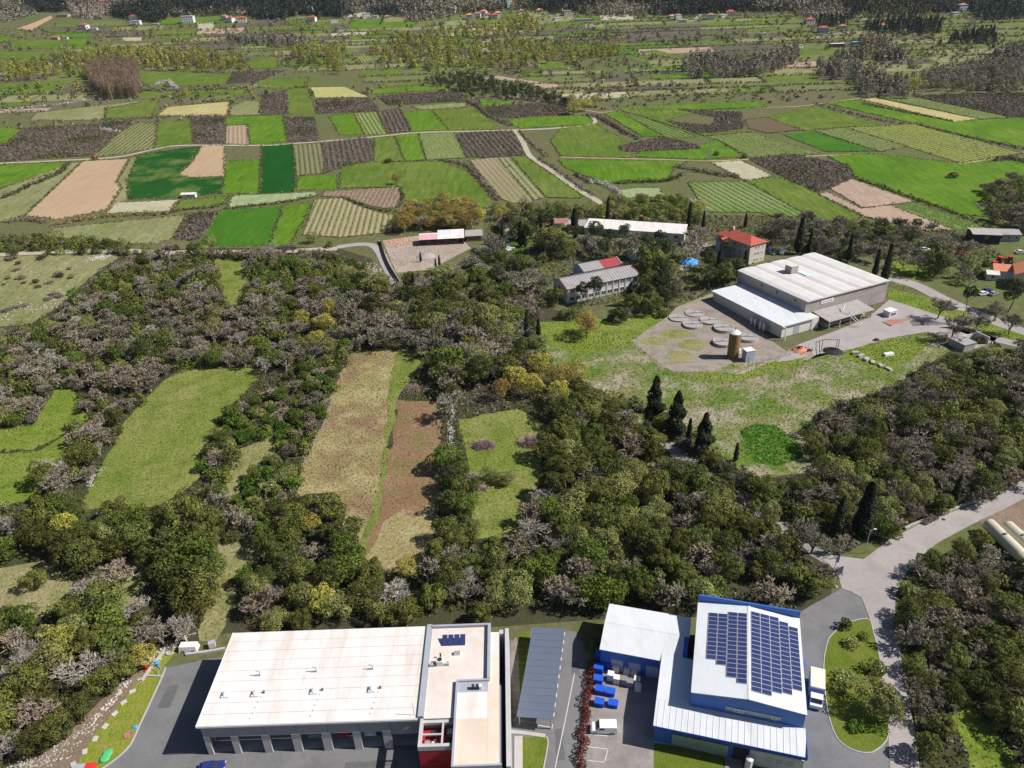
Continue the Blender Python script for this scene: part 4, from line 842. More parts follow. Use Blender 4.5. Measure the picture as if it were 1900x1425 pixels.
# three storey house with a hipped red roof
g = G(1414, 487); AR = math.radians(-12)
rh = empty('red_roofed_house', (101.1, 300.6, 2.4), math.radians(29), 'three storey pale house with a hipped red tile roof behind the warehouse', 'house')
MB().box(0, 0, -2, 9.0, 20.0, 8.6).build('wall', M['plaster'], rh); hip_roof(9.0, 20.0, 8.62, 11.0, .6).build('roof', M['tile_red'], rh)
MB().box(-3.2, 11.0, -2, -.02, 16.0, 7.4).build('side_wing', M['bluewall'], rh); MB().prism([(10.6, 7.42), (16.4, 7.42), (13.5, 8.9)], 'x', -3.7, 0).build('wing_roof', M['tile_red'], rh)
for z in (1.2, 3.9, 6.6):
    for x in (3.4, 5.0): window(rh, x, -.06, z, .8, .9, 's', 'white', 'glass')
    window(rh, 7.4, -.06, z, .6, .8, 's', 'white', 'glass')
    for y in (2.5, 5.5, 8.5, 18.2): window(rh, -.06, y, z, 1.1, 1.2, 'w', 'white', 'glass')
MB().box(-.4, -.4, 0, .4, .4, 1.8).build('chimney', M['whiteplaster'], rh, loc=(4.5, 14.8, 10.2))
# long low white sheet roof
p0 = np.array([36.0, 345.0]); p1 = np.array([80.0, 330.0]); AL = math.atan2(*(p1 - p0)[::-1]); LL = float(np.linalg.norm(p1 - p0))
wl = empty('white_shed', (36.0, 343.0, 0), AL, 'very long low shed with a bright white sheet roof beyond the pine trees', 'shed')
zt = float(tz(338)); wl.location.z = zt
MB().box(.3, .3, -1, LL - .3, 10.5, 3.4).build('wall', M['whiteplaster'], wl)
for i in range(12): MB().prism([(0, 3.4), (11, 4.6), (11, 4.72), (0, 3.52)], 'x', i * LL / 12 + .02, (i + 1) * LL / 12 - .02).build('roof_sheet', M['white_roof'], wl)
for i in range(10): window(wl, 3 + i * 4.4, .24, 1.2, 1.8, 1.2, 's', 'grey_frame', 'glass')
gs = empty('grey_shed', (27.5, 345.5, float(tz(345))), math.radians(-4), 'low grey flat roofed shed joined to the end of the long white shed', 'shed')
MB().box(0, 0, -1, 13.5, 9.5, 3.2).build('wall', M['paleconcrete'], gs); MB().box(-.3, -.3, 3.2, 13.8, 9.8, 3.4).build('roof', M['asbestos'], gs); window(gs, 4, -.06, 1, 1.6, 1.2, 's', 'white', 'glass')
# concrete slab yard right of the white shed
drape('concrete_yard', [(80, 331), (92, 326), (90, 316), (76, 322)], GM['padconc'], .05)
# rubble yard shed: half white, half pink striped roof
rs = empty('rubble_yard_shed', (-40.3, 334.6, float(tz(336))), math.radians(3), 'open shed with white and pink sheet roof at the rubble yard', 'shed')
MB().box(.3, 6.6, -1, 20.3, 7.0, 3.0).box(.2, .3, -1, .5, 7, 2.8).box(20.2, .3, -1, 20.5, 7, 2.8).build('wall', M['dark'], rs)
for i, (x0, x1, k) in enumerate(((0, 3.6, 'pinkroof'), (3.65, 8.4, 'pinkroof'), (8.45, 14.4, 'white_roof'), (14.45, 20.8, 'white_roof'))):
    m_ = M.get(k) or mat('pink_roof_sheet', (.62, .33, .36), .6, var=.1, scale=.5)
    MB().prism([(0, 2.9), (5.2, 3.7), (5.2, 3.8), (0, 3.0)], 'x', x0, x1).build('roof_sheet', m_, rs)
    if i > 1: MB().prism([(5.25, 3.72), (9.2, 4.3), (9.2, 4.4), (5.25, 3.82)], 'x', x0, x1).build('roof_sheet', M['white_roof'] if i == 3 else M['factory_roof'], rs)
    elif i < 2: MB().prism([(5.25, 3.72), (6.4, 3.9), (6.4, 4.0), (5.25, 3.82)], 'x', x0, x1).build('roof_sheet', M['white_roof'], rs)
for i in range(6): MB().box(.4 + i * 3.95, .2, -1, .6 + i * 3.95, .4, 3.0).build('post', M['wood'], rs)
ge = empty('lean_to', (-18.9, 338.6, float(tz(338))), math.radians(3), 'small grey lean-to beside the white and pink rubble yard shed', 'shed')
MB().box(0, 0, -1, 7.5, 6, 2.6).build('wall', M['wood'], ge); MB().prism([(-.3, 2.6), (6.3, 3.5), (6.3, 3.6), (-.3, 2.7)], 'x', -.3, 7.8).build('roof', M['asbestos'], ge)
def small_house(px, py, w, d, h, hr, rot, roof, wall, label, axis='x', name='small_house', cat='house', nwin=2, base=None):
    g = G(px, py) if base is None else base
    o = empty(name, (g[0], g[1], float(height_at(g[0], g[1]))), math.radians(rot), label, cat)
    bb = MB(); 
    if axis == 'x': bb.prism([(-d / 2, -1.5), (d / 2, -1.5), (d / 2, h), (0, hr), (-d / 2, h)], 'x', -w / 2, w / 2)
    else: bb.prism([(-w / 2, -1.5), (w / 2, -1.5), (w / 2, h), (0, hr), (-w / 2, h)], 'y', -d / 2, d / 2)
    bb.build('wall', M[wall], o)
    for s in (0, 1): slope_sheet(w, d, h, hr, axis, s, .35, .12).build('roof', M[roof], o, loc=(-w / 2, -d / 2, 0))
    for i in range(nwin):
        window(o, -w / 2 + w * (i + .5) / nwin, -d / 2 - .06, max(.9, h - 1.9), 1.1, 1.2, 's', 'white', 'glass')
    return o
small_house(938, 424, 5.5, 7, 3.4, 5.2, 20, 'tile_old', 'whiteplaster', 'small old house with one red and one white roof slope by the cypress', 'y', nwin=1)
small_house(979, 421, 10, 7, 3.0, 4.6, -6, 'tile_old', 'plaster', 'low house with a faded brown red roof behind the tall cypress row')
small_house(1040, 422, 7, 6, 3.0, 4.4, -6, 'tile_old', 'plaster', 'low brown roofed hut just left of the grey shed')
small_house(1021, 440, 6, 5, 2.6, 4.0, 8, 'tile_orange', 'whiteplaster', 'bright orange roofed hut among the dark pines', nwin=1)
small_house(1180, 478, 6.5, 5, 3.0, 3.6, 15, 'paleconcrete', 'whiteplaster', 'small white hut with a flat grey roof behind the old hall', nwin=1)
small_house(352, 366, 7.5, 3.2, 2.0, 2.6, 0, 'white_roof', 'whiteplaster', 'tiny white roofed field shed beside the dark wheat field', nwin=1, name='field_shed', cat='shed')
# farm buildings at the right edge
small_house(1822, 446, 11, 9, 4.0, 4.6, -14, 'paleconcrete', 'dark', 'dark open barn with a pale sheet roof at the right', name='barn', cat='barn', nwin=1)
small_house(1850, 442, 15, 8, 3.0, 4.0, -10, 'asbestos', 'paleconcrete', 'long grey roofed cowshed beside the dark barn', name='cowshed', cat='barn', nwin=5)
small_house(1862, 512, 9, 7, 3.2, 4.8, -20, 'tile_orange', 'whiteplaster', 'white cottage with an orange tiled roof at the right edge')
small_house(1898, 527, 12, 8, 5.5, 7.6, 62, 'tile_orange', 'plaster', 'taller orange roofed house with a shaded gable cut by the right edge')
small_house(1838, 516, 4, 5, 2.4, 3.2, -20, 'white_roof', 'whiteplaster', 'little white outbuilding left of the orange roofed cottage', nwin=1, name='outbuilding', cat='shed')
# gate box on the apron and its planter
gb = G(1650, 585); o = empty('gatehouse', (gb[0], gb[1], 0), math.radians(24), 'small white gatehouse with a dark window right of the warehouse', 'kiosk')
MB().box(-1.8, -1.4, 0, 1.8, 1.4, 2.6).build('wall', M['white'], o); MB().box(-2, -1.6, 2.6, 2, 1.6, 2.75).build('roof', M['white'], o); window(o, .2, -1.46, .9, 2.4, 1.2, 's', 'white', 'glass', 1); door(o, 1.85, 0, .9, 2.1, 'e', 'metal')
g = G(1664, 596); o = empty('planter_bed', (g[0], g[1], 0), math.radians(24), 'raised red earth bed with a pale kerb in front of the gatehouse', 'planter')
MB().box(-5, -2, 0, 5, -1.8, .5).box(-5, 1.8, 0, 5, 2, .5).box(-5, -1.8, 0, -4.8, 1.8, .5).box(4.8, -1.8, 0, 5, 1.8, .5).build('kerb', M['paleconcrete'], o); MB().box(-4.8, -1.8, .02, 4.8, 1.8, .4).build('soil', M['tile_old'], o)
# ruined hut by the bend
g = G(1800, 640); o = empty('ruined_hut', (g[0], g[1], 0), math.radians(20), 'roofless white ruined hut at the edge of the right thicket', 'hut')
MB().box(-6.5, -3, 0, -1.5, 3, 2.4).build('block', M['paleconcrete'], o); MB().box(-1.45, 2.8, 0, 5, 3.1, 2.2).box(4.7, -2.5, 0, 5, 2.8, 3.0).build('wall', M['whiteplaster'], o); MB().box(-1.45, -3.2, 0, 5.4, 2.75, .35).build('floor_slab', M['paleconcrete'], o); MB().box(-6.7, -3.2, 2.4, -1.4, 3.2, 2.6).build('roof', M['asbestos'], o)

# ------------------------------------------------------------------ far houses: (x, y in the photo, width, depth, storeys, roof, wall, look)
FAR = [('T',465,160,11,9,2,'tile_red','white','white two storey house with a red roof above the left meadows'),('T',520,168,8,6,1,'factory_roof','white','low white outbuilding right of the far left red roofed house'),
 ('T',745,112,13,9,2,'tile_red','white','wide white house with red roof below the dark conifers'),('T',755,138,11,8,2,'white_roof','white','white flat topped house in front of the wide red roofed one'),
 ('T',1040,125,16,10,3,'white_roof','white','large white terraced villa under the far left forest'),('T',1240,112,8,7,2,'tile_old','plaster','beige house left of the far pair of red roofs'),('T',1272,122,9,8,2,'tile_red','white','red roofed white house in the middle of the far left hamlet'),('T',1335,122,11,8,2,'tile_red','plaster','long red roofed house at the right end of the far left hamlet'),
 ('T',1712,75,9,8,3,'white_roof','white','tall white house beside the far forest'),('T',1722,118,10,8,2,'tile_red','white','red roofed white house below the tall white one'),('T',1840,124,9,4,1,'white_roof','white','low white shed right of the far red roofed house'),('T',858,142,8,4,1,'white_roof','white','low white shed between the two far left villas'),
 ('T',572,28,11,8,2,'tile_red','plaster','red roofed house high in the trees at upper left'),('T',352,92,16,10,1,'paleconcrete','paleconcrete','pale grey greenhouse roofs above the far left field'),('T',360,218,7,5,1,'paleconcrete','plaster','stone ruin at the end of a wall in the far left meadow'),('T',308,218,10,4,1,'tile_old','plaster','low brown roofed ruin left of the far stone ruin'),
 ('U',128,62,9,7,1,'paleconcrete','plaster','grey house above the far central hamlet'),('U',148,98,10,8,2,'factory_roof','white','white house with grey blue roof left of centre in the distance'),('U',196,100,8,6,1,'white_roof','white','low white house beside the grey blue roof'),('U',262,102,8,7,1,'tile_old','plaster','brown roofed house far off left of centre'),
 ('U',493,30,7,6,2,'white_roof','white','small white house alone high on the far slope'),('U',626,68,8,7,2,'white_roof','white','white house left of the far hamlet of red roofs'),('U',566,80,6,6,1,'white_roof','white','tiny white house at the far hamlet road'),
 ('U',716,106,9,7,2,'tile_orange','plaster','orange roofed house at the left end of the far central hamlet'),('U',760,98,9,7,2,'tile_old','white','house with brown roof second in the far central hamlet'),('U',793,86,9,7,2,'tile_orange','white','uppermost orange roofed house of the far central hamlet'),('U',818,104,9,7,2,'tile_red','white','red roofed house in the middle of the far central hamlet'),('U',852,106,9,7,2,'tile_red','plaster','lower right red roofed house of the far central hamlet'),('U',872,94,9,7,2,'tile_orange','white','rightmost house of the far central hamlet'),
 ('U',934,44,6,6,4,'white_roof','white','slim white tower house above the far hamlet'),('U',1256,84,10,8,2,'paleconcrete','plaster','grey house beside the far white yard wall'),('U',1200,110,9,5,1,'white_roof','white','low white building left of the far yard wall'),('U',1340,118,22,2.5,1,'white_roof','white','long low white yard wall building in the far centre right'),('U',1000,70,7,6,1,'tile_old','plaster','brown roofed house half hidden on the far slope'),('U',1100,66,8,6,1,'tile_orange','plaster','orange roof just left of the far central conifers'),
 ('U',1830,100,8,7,1,'tile_orange','plaster','orange roofed house left of the far white pair'),('U',1862,106,7,7,2,'white_roof','white','white house in the far pair right of centre'),('U',1892,122,10,5,1,'white_roof','white','low white hall beside the far white house'),('U',578,8,9,7,2,'tile_old','plaster','brown roofed house at the upper edge near centre left'),
 ('V',172,106,10,8,2,'tile_old','white','white house with a brown roof by the far road'),('V',242,94,8,7,1,'white_roof','white','white house left of the far red roofed house by the road'),('V',281,88,11,8,2,'tile_red','plaster','red roofed house at the far road bend'),
 ('V',715,132,11,9,2,'tile_red','white','red roofed white house at the right middle distance'),('V',790,180,11,9,2,'tile_red','bluewall','blue walled red roofed house by the pale farm road'),('V',1112,166,10,9,2,'tile_red','teal','turquoise house with a red roof in the far right'),('V',898,156,9,7,1,'tile_old','plaster','brown roofed farmhouse between the red and turquoise houses'),
 ('V',868,256,14,8,1,'white_roof','dark','dark open shed with a white roof in the far right fields'),('V',982,246,11,7,1,'teal','bluewall','teal shed right of the dark open shed'),('V',460,198,8,6,1,'paleconcrete','white','small white hut in the far field right of centre'),('V',1552,52,12,9,2,'tile_old','bluewall','blue walled house among the far right cypresses'),('V',1520,82,8,6,1,'white_roof','white','small white house below the far right blue house'),('V',658,264,8,4,1,'paleconcrete','white','pale low hut at the edge of the far mauve thicket')]
_rr = random.Random(3)
def far_house(c, x, y, w, d, st, roof, wall, label):
    g = G(*pix(c, x, y)); hs = 2.7 * st; rot = _rr.uniform(-18, 18)
    o = empty('farmhouse' if st > 1 else 'outbuilding', (g[0], g[1], float(height_at(g[0], g[1]))), math.radians(rot), label, 'house' if st > 1 else 'building')
    MB().box(-w / 2, -d / 2, -3, w / 2, d / 2, hs).build('wall', M[wall], o)
    if roof in ('white_roof', 'factory_roof', 'paleconcrete', 'teal'): MB().box(-w / 2 - .3, -d / 2 - .3, hs + .003, w / 2 + .3, d / 2 + .3, hs + .35).build('roof', M[roof], o)
    else: hip_roof(w, d, hs + .02, hs + 1.9, .5).build('roof', M[roof], o, loc=(-w / 2, -d / 2, 0))
    n = max(2, int(w / 3))
    for s in range(st):
        for i in range(n): window(o, -w / 2 + w * (i + .5) / n, -d / 2 - .08, .9 + 2.7 * s, 1.2, 1.3, 's', 'white', 'glass')
    if st > 1 and roof.startswith('tile'): MB().box(-.35, -.35, 0, .35, .35, 1.5).build('chimney', M['whiteplaster'], o, loc=(w * .2, .3, hs + 1.0))
for a in FAR: far_house(*a)
# ------------------------------------------------------------------ vehicles
def wheel_mesh(r, w): return shared(('wheel', r, w), lambda: MB().tube((0, -w / 2, 0), (0, w / 2, 0), r, 12).mesh('wheel', M['dark']))
def hub_mesh(r, w): return shared(('hub', r, w), lambda: MB().tube((0, -w / 2 - .01, 0), (0, w / 2 + .01, 0), r * .55, 10).mesh('rim', M['metal']))
def wheels(root, xs, y, r, w=.2):
    for x in xs:
        for s in (-1, 1): k = link('wheel', wheel_mesh(r, w), root, (x, s * y, r)); link('rim', hub_mesh(r, w), k)
def car(x, y, rz, paint, label, z=0.0, cat='car'):
    o = empty('parked_car', (x, y, z), rz, label, cat)
    MB().prism([(-2.05, .3), (2.05, .3), (2.12, .55), (2.0, .78), (1.05, .92), (-1.75, .95), (-2.1, .85)], 'y', -.86, .86).build('body', M[paint], o)
    MB().prism([(-1.75, -.8), (1.0, -.8), (1.0, .8), (-1.75, .8)], 'z', .93, 1.36, [(-1.35, -.62), (.35, -.62), (.35, .62), (-1.35, .62)]).build('windows', M['glass'], o)
    MB().box(-1.36, -.64, 1.355, .36, .64, 1.43).build('roof', M[paint], o)
    for s in (-1, 1): MB().box(2.03, s * .6 - .17, .58, 2.13, s * .6 + .17, .74).build('headlight', M['white'], o)
    wheels(o, (-1.3, 1.3), .8, .32); return o
def van(x, y, rz, paint, label, L=4.4, z=0.0):
    o = empty('parked_van', (x, y, z), rz, label, 'van'); f = L / 2
    MB().prism([(-f, .35), (f, .35), (f + .02, .8), (f - .25, 1.02), (f - .95, 1.15), (f - 1.5, 1.82), (-f + .1, 1.88), (-f, 1.7)], 'y', -.88, .88).build('body', M[paint], o)
    MB().prism([(f - 1.0, 1.17), (f - .95, 1.2), (f - 1.46, 1.8), (f - 1.51, 1.77)], 'y', -.76, .76).build('windscreen', M['glass'], o)
    for s in (-1, 1):
        MB().prism([(f - 1.15, 1.2), (f - 1.6, 1.7), (f - 2.3, 1.7), (f - 2.3, 1.2)], 'y', s * .885 - .006, s * .885 + .006).build('side_window', M['glass'], o)
        MB().box(f - .05, s * .6 - .16, .72, f + .03, s * .6 + .16, .9).build('headlight', M['metal'], o)
    wheels(o, (-f + .8, f - .8), .82, .34); return o
def box_truck(x, y, rz, label, box='truckbox', cab='carwhite', L=6.8, name='box_truck', z=0.0):
    o = empty(name, (x, y, z), rz, label, 'truck'); f = L / 2
    MB().box(-f, -1.15, .55, f - .3, 1.15, .8).build('chassis', M['dark'], o)
    MB().box(-f, -1.22, .82, f - 2.3, 1.22, 3.25).build('cargo_box', M[box], o); MB().box(f - 2.28, -1.1, .82, f - 2.0, 1.1, 2.6).build('headboard', M['blue_dark'], o)
    MB().prism([(f - 1.95, .5), (f, .5), (f, 1.2), (f - .45, 1.45), (f - .8, 2.2), (f - 1.95, 2.3)], 'y', -1.02, 1.02).build('cab', M[cab], o)
    MB().prism([(f - .43, 1.48), (f - .38, 1.5), (f - .74, 2.18), (f - .79, 2.15)], 'y', -.9, .9).build('windscreen', M['glass'], o)
    for s in (-1, 1): MB().box(f - 1.6, s * 1.03 - .01, 1.35, f - .8, s * 1.03 + .01, 2.0).build('side_window', M['glass'], o); MB().box(f - .02, s * .75 - .16, .7, f + .04, s * .75 + .16, .9).build('headlight', M['metal'], o)
    wheels(o, (-f + 1.2, f - .9), .98, .42, .28); return o
def tractor(x, y, rz, paint, label, s=1.0):
    o = empty('tractor', (x, y, float(height_at(x, y))), rz, label, 'tractor'); o.scale = (s, s, s)
    MB().prism([(0, .7), (1.9, .7), (1.9, 1.3), (0, 1.5)], 'y', -.35, .35).build('bonnet', M[paint], o); MB().box(-1.3, -.4, .6, .0, .4, 1.2).build('body', M[paint], o)
    MB().prism([(-1.2, -.65), (.0, -.65), (.0, .65), (-1.2, .65)], 'z', 1.25, 2.2, [(-1.1, -.6), (-.15, -.6), (-.15, .6), (-1.1, .6)]).build('cab', M['glass'], o); MB().box(-1.25, -.7, 2.2, .0, .7, 2.32).build('cab_roof', M[paint], o)
    wheels(o, (-.7,), .75, .75, .35); wheels(o, (1.5,), .6, .42, .25); return o
van(13.6, 84.4, math.radians(176), 'carwhite', 'small white van parked in the yard beside the red hedge')
car(-51.9, 79.7, math.radians(6), 'carblue', 'dark blue car below the white garage, cut by the lower edge')
box_truck(52.0, 90.0, math.atan2(86.2 - 93.4, 50.5 - 53.2), 'box truck with white cab and beige box beside the blue factory')
g = G(1185, 792); g2 = G(1150, 765); van(g[0], g[1], math.atan2(g[1] - g2[1], g[0] - g2[0]), 'bluewall', 'pale blue van standing alone on the shaded lane', 5.2)
for px, py, rz, p, lb in ((1831, 541, 20, 'carblue', 'dark blue car in the yard under the orange roofed cottage'), (1843, 547, 30, 'cargrey', 'silver car in front of the dark blue one by the cottage'), (1824, 547, 15, 'carwhite', 'white car left of the silver one by the cottage'), (1716, 465, 8, 'carwhite', 'white car under the bare orchard trees'), (1763, 460, -8, 'cargrey', 'pale car at the top of the orchard, right of the white one'), (1783, 471, 10, 'carred', 'red car in the orchard below the dark barn'),
                         (1428, 466, 40, 'carblue', 'dark car right of the red roofed house'), (1438, 471, 40, 'cargrey', 'silver car beside the dark car by the red roofed house'), (1893, 470, 0, 'carwhite', 'white wreck at the right edge above the cottage')):
    g = G(px, py); car(g[0], g[1], math.radians(rz), p, lb, float(height_at(g[0], g[1])))
g = G(1452, 470); van(g[0], g[1], math.radians(60), 'carwhite', 'white van parked behind the red roofed house', 5.0, float(height_at(g[0], g[1])))
for px, py, rz, p, lb, s in ((176, 297, 0, 'redpaint', 'small red tractor on the farm track above the tan ploughed field', 1.2), (1878, 445, 30, 'orange', 'orange tractor right of the grey cowshed', 1.4), (1850, 492, 200, 'redpaint', 'red tractor behind the orange roofed cottage', 1.5), (1868, 488, 160, 'redpaint', 'second red machine, right of the red tractor by the cottage', 1.3), (1127, 408, 180, 'yellowpaint', 'yellow tractor behind the left end of the long white shed', 1.3), (1146, 406, 10, 'yellowpaint', 'yellow loader right of the yellow tractor by the white shed', 1.4), (1192, 409, 0, 'orange', 'low orange machine behind the middle of the white shed', 1.0)):
    g = G(px, py); tractor(g[0], g[1], math.radians(rz), p, lb, s)
for i, (x, k) in enumerate(((-29.0, 'carred'), (-24.4, 'carwhite'), (-34, 'cargrey'))):
    box_truck(x - 2.0, 87.6, math.radians(-90), ('red fire truck in the third open bay from the right', 'white cabbed truck in the second open bay from the right', 'grey truck in the fourth open bay from the right')[i], k, k, 6.2, 'fire_truck', .06)
# ------------------------------------------------------------------ yard goods beside the blue factory
def crate(name, x, y, w, d, h, rz, m, label, cat, group, z=0.0, band=None):
    o = empty(name, (x, y, z), rz, label, cat, group)
    MB().box(-w / 2, -d / 2, .14, w / 2, d / 2, h).build('load', M[m], o); MB().box(-w / 2 - .03, -d / 2 - .03, 0, w / 2 + .03, d / 2 + .03, .13).build('pallet', M[band or 'wood'], o); return o
AZ = math.radians(-16)
BL = [(14.7,99.0,'tall stack of blue plastic containers in the back corner of the yard',2.4),(15.9,97.6,'blue container stack just right of the tallest one',1.8),(14.2,96.6,'blue container stack by the hedge, second from the back',1.7),(13.9,94.4,'blue container stack by the hedge, midway along the row',1.3),(13.9,92.2,'blue container stack by the hedge behind the two round-topped ones',1.2),(15.7,91.7,'lone blue bin standing out into the yard',1.1),(13.5,89.6,'blue container nearest the van by the hedge',1.1),(15.9,89.3,'front right blue bin of the yard goods',1.0)]
for x, y, lb, h in BL:
    o = empty('blue_container', (x, y, 0), AZ, lb, 'container', 'blue plastic containers in the yard')
    n = max(1, int(round(h / .6)))
    for j in range(n): MB().prism([(-.8, -.6), (.8, -.6), (.8, .6), (-.8, .6)], 'z', j * h / n + .02, (j + 1) * h / n - .02, [(-.88, -.68), (.88, -.68), (.88, .68), (-.88, .68)]).build('tub', M['bluebin'], o)
WL = [(17.7,98.2,1.7,'white'),(19.0,97.8,1.7,'white'),(20.3,97.4,1.6,'white'),(17.5,96.8,1.6,'white'),(19.4,96.2,1.5,'white'),(20.6,95.6,1.4,'white'),(20.9,94.0,1.2,'white'),(16.2,94.9,1.7,'white'),(17.2,94.2,1.5,'white'),(18.5,93.9,1.5,'grey'),(19.5,93.4,1.4,'grey'),(20.8,92.4,1.2,'white')]
WW_ = ['back left','back middle','back right','left of the second row','middle of the second row','right of the second row','right of the third row','standing by the blue containers','second from the blue containers','in the middle of the front','just right of the front middle','at the front right corner']
for i, (x, y, h, k) in enumerate(WL): crate('pallet_stack', x, y, 1.15, 1.15, h, AZ, 'ibc' if k == 'white' else 'greyload', f'{k} wrapped pallet load {WW_[i]} of the yard stacks', 'pallet', 'wrapped pallets in the yard')
# red-leaved hedge along the yard, dark and green at its far end
def leafy_strip(name, pts, w, h, m, label, cat, rngseed=3, leaf=.14, per=60):
    rng = np.random.default_rng(rngseed); L = smooth_line(pts, .5); C = []; K = []; T = []
    for p in L:
        k = rng.normal(0, 1, (per, 3)); k[:, 2] = np.abs(k[:, 2]); k /= np.linalg.norm(k, axis=1, keepdims=True)
        s = rng.uniform(.6, 1.2); C.append(np.array([p[0] + rng.normal(0, w * .2), p[1], 0]) + k * np.array([w / 2, .6, h * s])); K.append(k); T.append(np.clip(rng.uniform(.2, .8) + rng.normal(0, .2, per), 0, 1))
    C, K, T = np.concatenate(C), np.concatenate(K), np.concatenate(T); v, f = leaf_quads(C, K, leaf, rng, T, None, ''); return tag(link(name, np_mesh(name, v, f, m, T)), label, cat)
# ------------------------------------------------------------------ lines, kerbs, low walls
def line(name, pts, w, m, z0, h, rz=None, kind='structure', label=None, cat=None):
    b = MB(); L = smooth_line(pts, 2.0)
    for i in range(len(L) - 1):
        a, c = L[i], L[i + 1]; t = (c - a) / (np.linalg.norm(c - a) + 1e-9); n = np.array([-t[1], t[0]]) * w / 2; za, zc = float(height_at(*a)), float(height_at(*c))
        b.add([(*(a - n), za + z0), (*(a + n), za + z0), (*(c + n), zc + z0), (*(c - n), zc + z0), (*(a - n), za + z0 + h), (*(a + n), za + z0 + h), (*(c + n), zc + z0 + h), (*(c - n), zc + z0 + h)], [(4, 5, 6, 7), (0, 4, 7, 3), (1, 2, 6, 5), (0, 1, 5, 4), (2, 3, 7, 6)])
    o = b.build(name, m); return tag(o, label, cat, None, kind)
line('kerb', gpoly('K', [(1270,655),(1240,735),(1150,930),(1070,1100),(1000,1250),(900,1350),(800,1422),(640,1540)]), .3, M['kerb'], .0, .14)
line('kerb', gpoly('J', [(150,800),(190,755),(260,715),(342,702),(364,752),(400,900),(418,1050),(441,1200),(433,1290),(362,1350),(280,1342),(198,1290),(153,1180),(128,1000),(130,880),(150,800)]), .18, M['kerb'], .0, .14)
for a, c in (((1092,1363),(1128,1366)), ((1092,1386),(1127,1390)), ((1090,1411),(1122,1415)), ((1128,1392),(1122,1413))):
    line('road_marking', gpoly('F', [a, c]), .12, M['paint'], .058, .006)
line('road_marking', gpoly('F', [(1066,1250),(1048,1340),(1030,1425)]), .14, M['paint'], .06, .006)
line('road_marking', gpoly('F', [(998,1346),(1022,1350)]), .14, M['paint'], .06, .006); line('road_marking', gpoly('F', [(1024,1352),(1026,1344)]), .12, M['paint'], .06, .006)
line('kerb', gpoly('F', [(946,1358),(975,1361),(1012,1366)]), .7, M['kerb'], 0, .16); line('kerb', gpoly('F', [(962,1366),(962,1425),(961,1480)]), 1.4, M['kerb'], 0, .12); line('kerb', gpoly('F', [(1014,1367),(1017,1380),(1009,1425),(1000,1480)]), .2, M['kerb'], 0, .14)
line('kerb', gpoly('F', [(1213,1376),(1250,1381),(1345,1402)]), .5, M['kerb'], 0, .1); drape('path', gpoly('F', [(1346,1400),(1378,1406),(1376,1480),(1344,1480)]), GM['padconc'], .075)
drape('gravel_path', gpoly('F', [(948,1195),(958,1180),(962,1200),(966,1330),(948,1345)]), GM['padconc'], .078)
# low wall and fence along the upper side of the main road
FW = [p[:2] for p in gpoly('J', [(520,268),(580,240),(700,198),(800,155),(900,120),(1000,78),(1098,34),(1200,-10)])]
line('road_wall', FW, .5, M['stone'], 0, .6, kind=None, label='low stone wall along the upper side of the main road', cat='wall')
fo = empty('rusty_fence', (FW[0][0], FW[0][1], 0), 0, 'rusty rail fence standing behind the low roadside wall', 'fence')
FL = smooth_line([(p[0] - .5, p[1] + .8) for p in FW], 2.6); pmf = MB().box(-.06, -.06, 0, .06, .06, 2.0).mesh('post', M['rust'])
for i, p in enumerate(FL):
    link('post', pmf, fo, (p[0] - FW[0][0], p[1] - FW[0][1], 0))
    if i:
        for z in (.7, 1.25, 1.85): MB().tube((FL[i - 1][0] - FW[0][0], FL[i - 1][1] - FW[0][1], z), (p[0] - FW[0][0], p[1] - FW[0][1], z), .035, 4).build('rail', M['rust'], fo)
# lamp and banner posts at the junction
g = G(1604, 1027); o = empty('street_lamp', (g[0], g[1], 0), 0, 'slim grey street lamp on the verge above the junction', 'street lamp')
MB().tube((0, 0, 0), (0, 0, 6.6), .09, 6, .06).build('pole', M['metal'], o); MB().tube((0, 0, 6.5), (.9, 0, 6.8), .05, 5).build('arm', M['metal'], o); MB().box(.7, -.14, 6.72, 1.3, .14, 6.86).build('lamp_head', M['white'], o)
for px, py, h, lb in ((1546, 1065, 5.0, 'upper dark banner post at the corner of the factory forecourt'), (1551, 1089, 5.6, 'lower dark banner post at the corner of the factory forecourt')):
    g = G(px, py); o = empty('banner_post', (g[0], g[1], 0), math.radians(15), lb, 'sign post'); MB().tube((0, 0, 0), (0, 0, h), .07, 6).build('pole', M['coping'], o); MB().box(.08, -.03, h - 1.9, .75, .03, h - .1).build('banner', M['carblue'], o); MB().box(-.3, -.3, 0, .3, .3, .25).build('foot', M['paleconcrete'], o)
g = G(*pix('J', 707, 220)); tag(MB().lathe([(.45, 0), (.45, .03)], 14).build('manhole_cover', M['dark'], loc=(g[0], g[1], .062)), 'round dark manhole cover in the rising main road', 'manhole')
